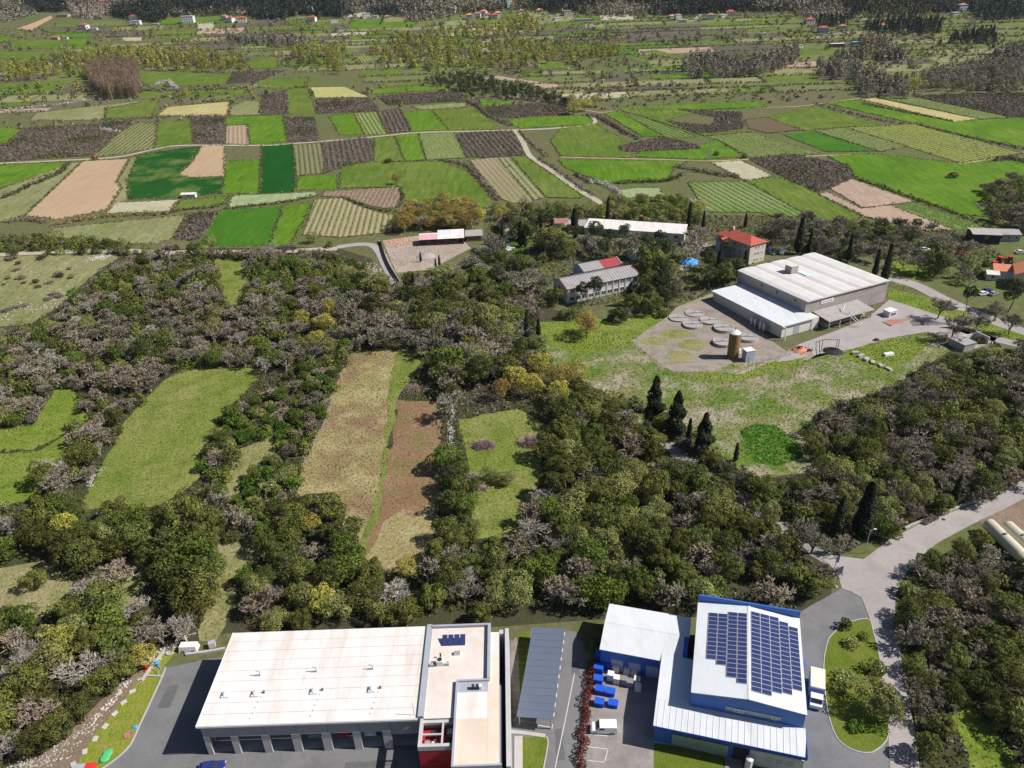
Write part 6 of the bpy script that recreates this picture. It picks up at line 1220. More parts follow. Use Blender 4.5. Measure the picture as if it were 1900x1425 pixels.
def bare_meshes(seed, H, R, m, limb, density=1.0, tw=.05, up=.25):
    """Leafless tree: limbs (trunk mesh) and a fan of twigs (crown mesh)."""
    rr = random.Random(seed); b = MB(); tv = []; tt = []
    def seg(p, q, w, t):
        d = (q - p); s = d.cross(Vector((rr.uniform(-1, 1), rr.uniform(-1, 1), rr.uniform(-1, 1)))); 
        if s.length < 1e-6: return
        s = s.normalized() * w; tv.extend([p - s, p + s, q + s * .5, q - s * .5]); tt.append(t)
    def grow(p, d, L, r, lev):
        q = p + d * L
        if lev <= 2: b.tube(p, q, r, 4, r * .65)
        else: seg(p, q, max(r, tw * 1.2), rr.uniform(.3, .8))
        if lev >= 5:
            for _ in range(int(5 * density)):
                e = (d + Vector((rr.gauss(0, .65), rr.gauss(0, .65), rr.gauss(.1, .5)))).normalized(); s0 = p.lerp(q, rr.uniform(.2, 1)); seg(s0, s0 + e * L * rr.uniform(.6, 1.3), tw, rr.uniform(.2, 1))
            return
        for _ in range(rr.choice((2, 3, 3)) if lev else rr.choice((4, 5))):
            sp = .85 if lev < 2 else .6; e = (d * .75 + Vector((rr.gauss(0, sp), rr.gauss(0, sp), rr.gauss(up, .3)))).normalized()
            if e.z < -.15: e.z *= -.3
            grow(p.lerp(q, rr.uniform(.6, 1.0)), e.normalized(), L * rr.uniform(.66, .86), r * .62, lev + 1)
    grow(Vector((0, 0, -.3)), Vector((rr.uniform(-.12, .12), rr.uniform(-.12, .12), 1)).normalized(), H * .26, H * .026, 0)
    v = np.array([tuple(x) for x in tv]); k = H / max(1e-3, v[:, 2].max()); kr = R / np.percentile(np.hypot(v[:, 0], v[:, 1]), 95); v = v * np.array([kr, kr, k])
    tr = b.mesh('trunk', limb); 
    for p in tr.vertices: p.co = (p.co.x * kr, p.co.y * kr, p.co.z * k)
    return tr, np_mesh('crown', v, np.arange(len(v)).reshape(-1, 4), m, np.array(tt))
limb_pale = mat('pale_limb_bark', (.50, .46, .42), .9, var=.15, scale=1.5); limb_grey = mat('grey_limb_bark', (.36, .32, .285), .9, var=.2, scale=1.5); limb_dark = mat('dark_limb_bark', (.11, .09, .08), .9, var=.2, scale=1.5)
PROTO = {}   # kind -> list of (trunk mesh or None, crown mesh, unit height, unit radius)
def proto_leafy(key, m, n, R, z0, z1, nclump, nleaf, leaf, **kw):
    PROTO[key] = [(trunk_mesh(sd * 13 + 1, z1, .16 + .02 * R, R=R), crown_mesh('crown', V[m], sd * 7 + hash(key) % 97 if False else sd * 7 + len(key), R, z0, z1, nclump, nleaf, leaf, **kw)) for sd in range(n)]
for _i, (r_, n_, f_) in enumerate(((3.4, 34, 1.0), (3.0, 22, 1.1), (3.7, 44, .9), (3.3, 28, 1.2))):
    PROTO.setdefault('oak', []).extend([(trunk_mesh(sd * 13 + _i, 6.6, .22, R=r_), crown_mesh('crown', V['oak'], sd * 7 + _i * 31, r_, .6, 6.6, n_, 5200, .175, cr=.36 - .0025 * n_ + .04 * f_, topness=.2 + .2 * f_, jitter=.42)) for sd in range(4)])
proto_leafy('oakgreen', 'oakgreen', 5, 3.2, .7, 6.0, 30, 3600, .20)
proto_leafy('olive', 'olive', 5, 3.2, 1.0, 5.6, 30, 5200, .15, cr=.36, jitter=.4)
proto_leafy('lime', 'lime', 4, 3.6, 1.5, 8.0, 34, 4200, .18)
proto_leafy('gold', 'gold', 3, 3.8, 1.5, 8.2, 34, 4200, .18)
proto_leafy('pine', 'pine', 5, 3.8, 3.0, 10.5, 24, 3400, .24, cr=.36, topness=.6)
def pale(seed): return bare_meshes(seed, 6.2, 3.6, V['twigpale'], limb_pale, .7, .035)
PROTO['bare'] = [bare_meshes(40 + i, 6.4, 3.3, V['twig'], limb_grey, .85, .05) for i in range(5)]
PROTO['barepink'] = [bare_meshes(60 + i, 5.6, 3.2, V['twigpink'], limb_grey, .95, .05) for i in range(4)]
PROTO['barepale'] = [pale(80 + i) for i in range(4)]
PROTO['baredark'] = [bare_meshes(95 + i, 8.0, 4.6, V['twig'], limb_dark, 1.0, .04) for i in range(3)]
def cypress_mesh(seed, H=13.0, R=1.15):
    rng = np.random.default_rng(seed); n = 2600; z = rng.uniform(.02, 1, n) ** .9; prof = np.clip(np.minimum(z * 7, 1.0), 0, 1) * (1 - z) ** .45 * (1 + .12 * np.sin(z * 19 + seed))
    a = rng.uniform(0, 2 * np.pi, n); r = R * prof * rng.uniform(.8, 1.1, n); P = np.stack([r * np.cos(a), r * np.sin(a), .4 + z * (H - .4)], 1)
    K = np.stack([np.cos(a), np.sin(a), np.full(n, .5)], 1); T = np.clip(rng.normal(.45, .25, n), 0, 1)
    v, f = leaf_quads(P, K, .26, rng, T, None, '', jitter=.45, aspect=1.5); return np_mesh('crown', v, f, V['cypress'], T)
PROTO['cypress'] = [(MB().tube((0, 0, -.3), (0, 0, 2.5), .2, 6, .12).mesh('trunk', M['bark'], True), cypress_mesh(i)) for i in range(4)]
def cone_mesh(seed, H=11.0, R=2.6):
    rng = np.random.default_rng(seed); n = 3400; z = rng.uniform(.0, 1, n) ** 1.15; a = rng.uniform(0, 2 * np.pi, n); lay = .78 + .22 * np.sin(z * 17 + a * 2 + seed) + .16 * np.sin(a * 3 + seed * 2 + z * 6); r = R * np.minimum((1 - z) ** .6, .35 + z * 3) * lay * rng.uniform(.7, 1.08, n)
    P = np.stack([r * np.cos(a), r * np.sin(a), .9 + z * (H - .9)], 1); K = np.stack([np.cos(a), np.sin(a), np.full(n, .6)], 1); T = np.clip(rng.normal(.4, .25, n), 0, 1)
    v, f = leaf_quads(P, K, .26, rng, T, None, '', jitter=.5, aspect=1.2); return np_mesh('crown', v, f, V['cypress'], T)
PROTO['darkfir'] = [(MB().tube((0, 0, -.3), (0, 0, 2.5), .22, 6, .14).mesh('trunk', M['bark'], True), cone_mesh(20 + i)) for i in range(3)]
def bush_mesh(m, seed, R=1.5, H=1.8, n=900, leaf=.16, cl=12):
    rng = np.random.default_rng(seed); P, K, T = crown_points(rng, R, .0, H, cl, n, .42, .5); v, f = leaf_quads(P, K, leaf, rng, T, None, ''); return np_mesh('shrub', v, f, m, T)
for k, m in (('shrub', 'oak'), ('shrubgreen', 'grass'), ('shrubolive', 'olive'), ('shrubbrown', 'scrubleaf')): PROTO[k] = [(None, bush_mesh(V[m], 5 + i + len(k))) for i in range(4)]

UNIT = {'oak': (6.6, 3.4), 'oakgreen': (6.0, 3.2), 'olive': (5.6, 3.2), 'lime': (8.0, 3.6), 'gold': (8.2, 3.8), 'pine': (10.5, 3.8), 'bare': (6.4, 3.3), 'barepink': (5.6, 3.2), 'barepale': (6.2, 3.6), 'baredark': (8.0, 4.6),
        'cypress': (13.0, 1.15), 'darkfir': (11.0, 2.6), 'shrub': (1.8, 1.5), 'shrubgreen': (1.8, 1.5), 'shrubolive': (1.8, 1.5), 'shrubbrown': (1.8, 1.5)}
KNAME = {'oak': 'evergreen_oak', 'oakgreen': 'leafy_tree', 'olive': 'olive_tree', 'lime': 'budding_tree', 'gold': 'golden_tree', 'pine': 'pine_tree', 'bare': 'bare_tree', 'barepink': 'pinkish_bare_tree', 'barepale': 'pale_bare_tree',
         'baredark': 'dark_bare_tree', 'cypress': 'cypress_tree', 'darkfir': 'dark_conifer', 'shrub': 'evergreen_shrub', 'shrubgreen': 'bright_shrub', 'shrubolive': 'grey_green_shrub', 'shrubbrown': 'brown_shrub'}
KWORD = {'oak': 'dark evergreen tree', 'oakgreen': 'green leafy tree', 'olive': 'soft grey green tree', 'lime': 'yellow green budding tree', 'gold': 'golden brown budding tree', 'pine': 'dark pine tree', 'bare': 'bare grey tree', 'barepink': 'bare pinkish tree',
         'barepale': 'bare whitish tree', 'baredark': 'spreading bare dark tree', 'cypress': 'slim dark cypress', 'darkfir': 'dark conical conifer', 'shrub': 'dark evergreen shrub', 'shrubgreen': 'bright green shrub', 'shrubolive': 'grey green shrub', 'shrubbrown': 'brown twiggy shrub'}
GROUPS = {'oak': 'evergreen trees in the wood', 'oakgreen': 'green leafy trees', 'olive': 'soft grey green trees', 'lime': 'yellow green budding trees', 'gold': 'golden budding trees', 'pine': 'pine trees', 'bare': 'bare grey trees', 'barepink': 'bare pinkish trees',
          'barepale': 'bare whitish trees', 'baredark': 'spreading bare dark trees', 'cypress': 'slim dark cypresses', 'darkfir': 'dark conical conifers', 'shrub': 'dark evergreen shrubs', 'shrubgreen': 'bright green shrubs', 'shrubolive': 'grey green shrubs', 'shrubbrown': 'brown twiggy shrubs'}
PLANTS = []          # (kind, x, y, height, width factor)
COUNT = {}
FIXEDLAB = []
def plant(kind, x, y, h, wf=1.0, label=None): PLANTS.append([kind, float(x), float(y), float(h), float(wf), label])
def at_crown(px, py, h): g = G(px, py, h * .55); return g[0], g[1]
rt = random.Random(11)
# trees that stand out, by where their crown's middle is seen in the photo: kind, x, y, height, width factor
HAND = [
 ('lime',598,1118,6.5,1.05),('olive',560,1108,6.0,1.0),('olive',632,1125,6.0,1.0),('barepale',735,1098,7.5,1.0),('oak',800,1110,7,1.0),('olive',920,1108,6,.95),('olive',965,1098,6.5,1.05),('barepink',1045,1095,6.5,1.1),('lime',755,1052,5,1.2),('oak',690,1060,7,1),
 ('lime',578,970,5,1.3),('oak',612,940,8,1.0),('oak',640,985,8,1.05),('barepink',590,1020,4.5,1.2),('oak',540,960,8,1.1),('oak',520,1030,7,1.1),('oak',560,1060,6,1.2),
 ('oak',340,960,10,1.0),('oak',375,985,10,1.0),('oak',330,1010,10,1.1),('oakgreen',365,1030,9,1.1),('oak',345,1070,9,1.1),('oak',310,1050,9,1.0),('oak',372,1090,9,1.0),('oak',350,1120,8,1.0),('oakgreen',250,955,6,1.0),('oak',385,1050,8,.9),
 ('oak',185,1110,8,1.1),('oak',60,1075,5,1.1),('barepale',150,1090,5,1.0),('barepale',255,1120,5,1.1),('barepale',10,975,6,1),('oak',120,1010,8,1.2),('oak',150,1030,8,1.1),('oak',60,990,8,1),('barepink',210,1065,6,1.1),
 ('barepale',150,1240,6.5,1.2),('barepale',30,1240,5.5,1.2),('barepale',55,1215,5,1.1),('barepale',10,1380,5,1.0),('barepink',480,1115,6,1.1),('olive',475,1090,6,.8),
 ('oak',840,890,7,1.0),('oakgreen',850,865,6,.9),('oak',835,930,7,1.0),('oakgreen',862,945,6,.8),('oak',830,980,7,.95),('oak',845,1005,6,1),('oak',850,910,6.5,.9),
 ('olive',935,885,3.5,1.6),('olive',910,880,3.2,1.4),('oak',1025,895,8,1.0),('oak',1050,880,7.5,1.0),('barepale',985,980,6.5,1.1),('barepink',985,960,6,.9),('oak',915,1020,7,1),('olive',915,1040,6,.9),
 ('lime',960,700,9,1.0),('lime',1000,680,9.5,1.0),('gold',1040,700,9,.95),('lime',1070,690,9,1.0),('lime',985,715,8,1),('gold',930,720,8,.8),('lime',1035,725,8,1),('gold',1088,603,9.5,1.05),('lime',1092,595,8.5,.7),
 ('lime',600,600,8,1.1),('lime',560,590,7.5,.9),('lime',610,570,8,.9),('barepink',578,580,8,1.1),('lime',590,625,6,1),
 ('bare',740,600,9,1.4),('baredark',720,620,9,1.1),('bare',850,590,10,1.2),('bare',820,620,10,1.2),('bare',880,625,9,1.3),('bare',920,650,9,1.2),('bare',690,610,9,1.2),('bare',860,660,9,1.2),('bare',780,640,8,1.2),
 ('cypress',978,600,11,1),('cypress',999,612,8.5,1),('darkfir',1216,738,13.5,1.0),('darkfir',1257,766,14,1.05),('darkfir',1308,800,12.5,1.15),('cypress',1280,795,7,1),('cypress',1367,838,5.5,1),
 ('cypress',1560,957,12.5,1.35),('cypress',1608,945,15,1.5),('cypress',1775,912,8.5,1.1),('oakgreen',1635,975,5.5,.9),('oak',1652,985,5,1),('cypress',1470,930,6,.8),('cypress',1475,1005,5,.7),
 ('cypress',1280,395,13,1),('cypress',1306,408,8,1),('cypress',1128,388,11,1),('cypress',1066,412,14.5,1.6),('darkfir',1025,420,10,1.0),('cypress',1004,420,11,.9),('cypress',966,430,13,1.3),('cypress',974,440,9,1),('cypress',932,432,10,1.1),('cypress',1014,432,8,1),('cypress',1384,408,7,1),
 ('cypress',1485,437,15,1.35),('cypress',1503,455,13,1.2),('cypress',1578,458,12,1),('cypress',1628,485,12,1.1),('cypress',1648,488,16,1.2),('cypress',1334,490,15,1.1),('cypress',1383,490,12,1.2),('cypress',767,525,9,.9),('cypress',895,555,8,.8),('cypress',780,475,5,.8),('cypress',815,485,6,.8),('cypress',808,490,6,.7),
 ('pine',1105,430,10,1.2),('pine',1130,440,10,1.1),('pine',1055,435,9,1.0),('pine',1228,505,13,1.0),('pine',1226,532,12,.9),('pine',1232,468,12,1),('pine',1105,538,11,.8),('pine',1080,540,9,.8),('oak',1180,560,8,1.1),('oak',1210,560,9,1.1),('oak',1030,550,7,1),('pine',1318,512,10,.9),('pine',1348,458,11,.8),('darkfir',1170,545,9,1),('pine',950,500,9,1.2),('pine',925,510,9,1.2),('pine',1160,430,9,1),('pine',1200,450,9,1.1),('pine',1225,445,9,1),
 ('pine',1880,545,13,.9),('pine',1800,548,9,.8),('baredark',1772,605,9,1.3),('baredark',1745,570,8,1),('baredark',1680,478,9,1),('baredark',1705,490,8.5,1),('baredark',1818,590,8,.9),('baredark',1850,575,8,.9),('baredark',1295,435,9,1.1),('baredark',1180,440,8,1.0),('baredark',1740,450,10,1.3),('bare',1790,455,9,1.3),('oak',1835,475,8,1.5),('oak',1800,480,8,1.2),('baredark',1878,600,8,.8),
 ('shrub',1568,1157,2.0,.85),('olive',1628,1292,6.5,1.0),('olive',1650,1318,5.5,.9),
 ('shrubolive',1582,1190,1.4,1.5),('shrub',1622,1238,2.0,1.3),('shrubolive',1565,1255,1.4,2.0),('shrub',1556,1275,1.2,1.6),('shrubgreen',1590,1345,1.2,1.6),('shrub',1600,1180,1.0,1.5),
 ('baredark',1510,1000,7.5,1.0),('barepink',1490,985,6.5,1.1),('oak',1510,1085,6,1.2),('oak',1480,1065,6,1.2),('barepink',1440,1095,6,1.2),
 ('gold',760,408,6,1.2),('lime',758,385,7,.8),('lime',800,383,7.5,.9),('gold',835,400,8,1.2),('gold',860,400,8,1.1),('gold',800,412,7,1.2),('bare',780,412,7,1.2),('lime',930,392,8,1.0),('gold',735,332,6,1.0),('oak',400,445,0,0) if False else ('oak',185,452,5,1.2),('oak',205,452,5,1.2),('oak',325,452,5.5,1.0),('olive',388,448,6,.9),('olive',580,440,5,1.1),('oak',610,448,5,1.0),
 ('shrub',720,298,2.8,1.0),('bare',650,295,7,1.2),('shrub',1770,325,2.9,1.2),('bare',1330,278,6,.8),('bare',1382,285,5,.9),('lime',1085,192,10,1.3),('lime',1065,200,9,1.2),('lime',1105,185,9,1.2),('lime',1060,185,9,1),('oak',1570,0,0,0) if False else ('oak',1415,164,6,1),('lime',1700,155,9,1.0),('lime',1330,172,5,1.3),
]
for t in HAND:
    k, px, py, h, wf = t[:5]; x, y = at_crown(px, py, h); plant(k, x, y, h, wf)
# ---- woods: area outline in the photo, mean spacing in metres, kinds with weights, height range
WOODS = [
 ([(-60,610),(60,600),(160,530),(230,480),(310,465),(620,460),(680,490),(700,530),(690,560),(640,640),(560,690),(430,690),(330,700),(240,760),(180,870),(60,940),(-60,800)], 4.3, {'bare':5,'barepink':6,'oak':5.5,'oakgreen':1.6,'barepale':1.2,'shrubgreen':1.2,'shrub':2.5,'shrubbrown':2,'olive':.8}, (3.5, 7)),
 ([(300,468),(620,462),(690,520),(640,560),(400,530),(250,520),(200,530)], 4.0, {'oak':9,'bare':1.5,'olive':1.5,'oakgreen':1.5,'shrub':1}, (3.5, 6)),
 ([(600,560),(700,530),(716,512),(800,500),(860,482),(930,440),(1000,520),(1010,560),(960,600),(1000,690),(870,700),(840,760),(810,700),(800,640),(660,650)], 4.8, {'bare':6,'oak':4,'olive':1.5,'oakgreen':.8,'barepink':1}, (5.5, 9)),
 ([(560,690),(650,640),(620,720),(600,790),(560,860),(545,925),(440,940),(370,880),(390,800),(460,730)], 3.6, {'oak':4,'oakgreen':4,'shrubgreen':5,'shrub':4,'barepink':2.5,'olive':1,'shrubolive':1}, (2.8, 5.5)),
 ([(-60,930),(160,945),(300,940),(380,900),(545,930),(640,930),(660,1035),(690,1055),(800,1050),(880,1000),(960,990),(1010,890),(1060,800),(1150,770),(1200,810),(1290,880),(1480,1020),(1548,1065),(1530,1100),(1480,1128),(1290,1105),(1130,1108),(900,1140),(420,1155),(340,1170),(280,1220),(150,1330),(30,1400),(-60,1460)], 4.6, {'oak':10,'bare':1.3,'barepink':1.3,'olive':2.0,'oakgreen':2.2,'barepale':.6,'shrub':1,'shrubolive':.6,'lime':.2}, (4.5, 7.5)),
 ([(1010,700),(1090,700),(1150,770),(1250,850),(1300,930),(1150,960),(1030,900),(1010,830),(1040,780)], 4.6, {'oak':9,'bare':2,'olive':1.5,'barepink':.6}, (5.5, 8)),
 ([(800,850),(868,850),(882,930),(872,1000),(800,1030),(815,930)], 3.6, {'oak':8,'oakgreen':3,'bare':1.5}, (4.5, 6.5)),
 ([(880,580),(1000,560),(1000,640),(1040,680),(960,700),(900,690)], 5, {'oak':4,'bare':5,'olive':1}, (5, 8)),
 ([(1300,870),(1430,890),(1520,880),(1490,800),(1520,770),(1640,715),(1770,660),(1990,640),(1990,850),(1690,965),(1590,1000),(1550,1020),(1400,945)], 4.2, {'oak':9,'bare':4.5,'barepink':3.5,'olive':1.2,'shrub':1,'shrubbrown':1.5,'oakgreen':.4}, (3.6, 6.2)),
 ([(1664,1120),(1700,1050),(1740,1020),(1835,990),(1880,1050),(2000,1090),(2000,1500),(1900,1460),(1860,1370),(1790,1290),(1750,1330),(1780,1460),(1712,1460),(1684,1250)], 3.9, {'oak':9,'bare':2,'barepink':2.5,'olive':1.5,'shrubolive':1.2,'shrubgreen':.8}, (3.5, 6)),
 ([(1165,752),(1225,735),(1290,775),(1340,815),(1385,850),(1440,890),(1470,930),(1480,985),(1400,935),(1320,875),(1270,835),(1215,795)], 3.4, {'oak':6,'bare':2,'shrub':2,'shrubbrown':1.5,'olive':1,'pine':1}, (2.6, 5.5)),
 ([(1090,720),(1150,770),(1260,865),(1360,940),(1300,930),(1180,850),(1110,780)], 3.6, {'oak':8,'bare':2,'olive':1}, (4.5, 7)),
 ([(1010,560),(1130,580),(1290,560),(1240,590),(1160,610),(1080,600)], 4.5, {'oak':5,'bare':3,'oakgreen':1.5,'shrub':2}, (3.5, 6)),
 ([(900,470),(1010,470),(1030,520),(1000,540),(940,530)], 5.0, {'oak':4,'bare':4,'olive':3}, (5, 8)),
 ([(940,405),(1080,430),(1240,445),(1300,470),(1260,560),(1200,480),(1060,470),(950,470)], 5.6, {'pine':6,'oak':4,'bare':3,'olive':2}, (7, 11)),
 ([(1285,470),(1360,455),(1400,485),(1375,515),(1320,530),(1300,560),(1270,590),(1200,590),(1200,500),(1230,450)], 5.2, {'pine':6,'oak':4,'cypress':.8,'bare':1}, (8, 13)),
 ([(1420,400),(1600,410),(1800,430),(1900,500),(1800,520),(1650,480),(1500,460),(1430,450)], 6.0, {'bare':5,'oak':6,'pine':2,'baredark':3,'barepink':2}, (5, 9)),
 ([(890,385),(1080,395),(1300,400),(1300,380),(1180,370),(1080,380),(960,372)], 5.0, {'olive':4,'lime':1.2,'bare':3,'oak':3,'shrubbrown':2}, (3.5, 6)),
 ([(1120,365),(1260,360),(1310,390),(1290,415),(1180,400)], 5, {'olive':3,'bare':2,'oak':1.5,'shrubolive':2}, (3, 5)),
 ([(1650,575),(1760,590),(1900,640),(1900,655),(1760,610),(1650,590)], 7, {'baredark':3,'oak':2,'shrub':2}, (4, 7)),
 ([(1820,350),(1910,320),(1960,420),(1900,430),(1840,400)], 5.0, {'bare':4,'barepink':3,'oak':2}, (5, 8)),
 ([(735,415),(760,385),(830,375),(890,385),(890,412),(860,420),(760,428)], 3.4, {'gold':4.5,'bare':3,'lime':1.4,'olive':1}, (5.5, 8.5)),
 ([(-60,430),(60,430),(210,445),(290,460),(100,470),(-60,470)], 3.6, {'oak':5,'shrub':3,'shrubbrown':4}, (2.2, 4)),
]
for px, py, k, h, wf in ((75,478,'shrub',1.8,1.1),(35,487,'shrub',1.4,1.3),(30,500,'shrubbrown',1.0,2.0),(65,522,'shrub',1.6,1.2),(105,508,'shrubbrown',1.6,1.8),(112,510,'shrub',1.9,.9),(132,512,'shrubolive',1.7,1.1),(38,514,'shrubbrown',1.2,2.4),(92,523,'shrubbrown',1.0,2.2),(70,531,'shrub',1.0,1.8),(15,514,'shrubolive',1.4,1.2),(128,498,'shrubbrown',1.0,1.5),(80,474,'shrub',1.6,1.4),(20,478,'shrubbrown',1.6,2.0),(45,524,'shrub',.8,1.8),(8,527,'shrub',.7,1.8),(100,545,'shrubbrown',1.0,2.6),(90,553,'shrubbrown',1.0,2.6),(110,548,'shrubbrown',1.1,2.2),(25,570,'shrubbrown',1.0,2.8),(45,566,'shrubbrown',.9,2.6),(10,575,'shrubbrown',1.0,2.4)):
    x, y = at_crown(px, py, h); plant(k, x, y, h, wf)
_occ = {}
def near_any(x, y, r):
    i, j = int(x // 2.6), int(y // 2.6)
    for a in range(i - 3, i + 4):
        for b_ in range(j - 3, j + 4):
            for (u, w, s) in _occ.get((a, b_), ()):
                if (u - x) ** 2 + (w - y) ** 2 < (.5 * (r + s)) ** 2: return True
    return False
def occupy(x, y, r): _occ.setdefault((int(x // 2.6), int(y // 2.6)), []).append((x, y, r))
BUILT = [[(-54.5, 70), (-1, 70), (-1, 103.5), (-54.5, 103.5)], [(-2, 84), (9.5, 84), (9.5, 107), (2, 107)], [(14, 96), (30, 92), (33, 104), (52, 99), (47, 73), (20, 80)],
         [(92, 239), (104, 240), (146, 258), (124, 296), (78, 270)], [(20, 267), (53, 280), (50, 296), (46, 304), (25, 296), (14, 282)], [(88, 304), (112, 304), (114, 328), (86, 328)], [(26, 340), (80, 326), (86, 340), (42, 358), (26, 358)], [(-42, 333), (-10, 335), (-10, 346), (-42, 346)]]
_keep = [(p, min(q[0] for q in p), max(q[0] for q in p), min(q[1] for q in p), max(q[1] for q in p)) for p in KEEP + BUILT]
VIEW = [[(1318,425),(1365,405),(1425,430),(1425,500),(1398,500),(1385,470),(1318,455)], [(1018,465),(1190,468),(1192,540),(1020,565)], [(1075,400),(1285,425),(1285,450),(1080,425)], [(1258,462),(1303,464),(1306,510),(1256,510)], [(1830,485),(1900,480),(1900,550),(1830,560)], [(1310,520),(1660,470),(1660,600),(1400,680)], [(765,415),(890,420),(890,455),(850,480),(720,505),(700,470)], [(932,436),(1000,432),(1000,464),(942,472)], [(1780,425),(1875,425),(1875,460),(1780,460)]]
_open = _keep[:NFIELD] + [(q, min(p[0] for p in q), max(p[0] for p in q), min(p[1] for p in q), max(p[1] for p in q)) for q in [[tuple(G(a, b_)[:2]) for a, b_ in v] for v in VIEW]]
VIEWG = [[tuple(G(a, b_)[:2]) for a, b_ in v] for v in VIEW]
def blocked(x, y, roads=True):
    for p, a, b_, c, d in (_keep if roads else _open):
        if a < x < b_ and c < y < d and inside(p, [x], [y])[0]: return True
    return False
for p in PLANTS: occupy(p[1], p[2], min(7.0, 1.75 * UNIT[p[0]][1] * p[3] / UNIT[p[0]][0] * p[4]))
for poly, sp, kinds, (h0, h1) in WOODS:
    P = [G(a, b_, 3.0)[:2] for a, b_ in poly]; xa, xb = min(p[0] for p in P), max(p[0] for p in P); ya, yb_ = min(p[1] for p in P), max(p[1] for p in P)
    n = int((xb - xa) * (yb_ - ya) / (sp * sp) * 5); X = np.array([rt.uniform(xa, xb) for _ in range(n)]); Y = np.array([rt.uniform(ya, yb_) for _ in range(n)]); ok = inside(P, X, Y)
    ks = list(kinds); ws = [kinds[k] for k in ks]
    for x, y in zip(X[ok], Y[ok]):
        v_ = rt.uniform(.62, 1.18); s_ = sp * .82 * v_
        if near_any(x, y, s_) or blocked(x, y): continue
        # kinds cluster: neighbours tend to be alike
        cl = [w * (1.6 if math.sin(x / 9.0 + i * 1.7) + math.sin(y / 11.0 + i * 2.3) > .4 else .6) for i, w in enumerate(ws)]
        k = rt.choices(ks, cl)[0]
        h = (h0 + (h1 - h0) * rt.uniform(.1, 1.0)) * (.62 + .42 * v_) * (.95 if k.startswith('bare') else 1.0)
        if k.startswith('shrub'): h = rt.uniform(1.6, 2.8)
        t = HC / (HC - .75 * h)                     # where the crown would hide open ground, keep the meadow in sight
        if rt.random() < .85 and blocked(x * t, y * t, False): continue
        if any(inside(q_, [x * HC / (HC - f_ * h) + e_], [y * HC / (HC - f_ * h)])[0] for q_ in VIEWG for f_ in (.4, .7, 1.0) for e_ in (-2.5, 2.5)): continue
        plant(k, x, y, h, rt.uniform(.9, 1.25)); occupy(x, y, s_)

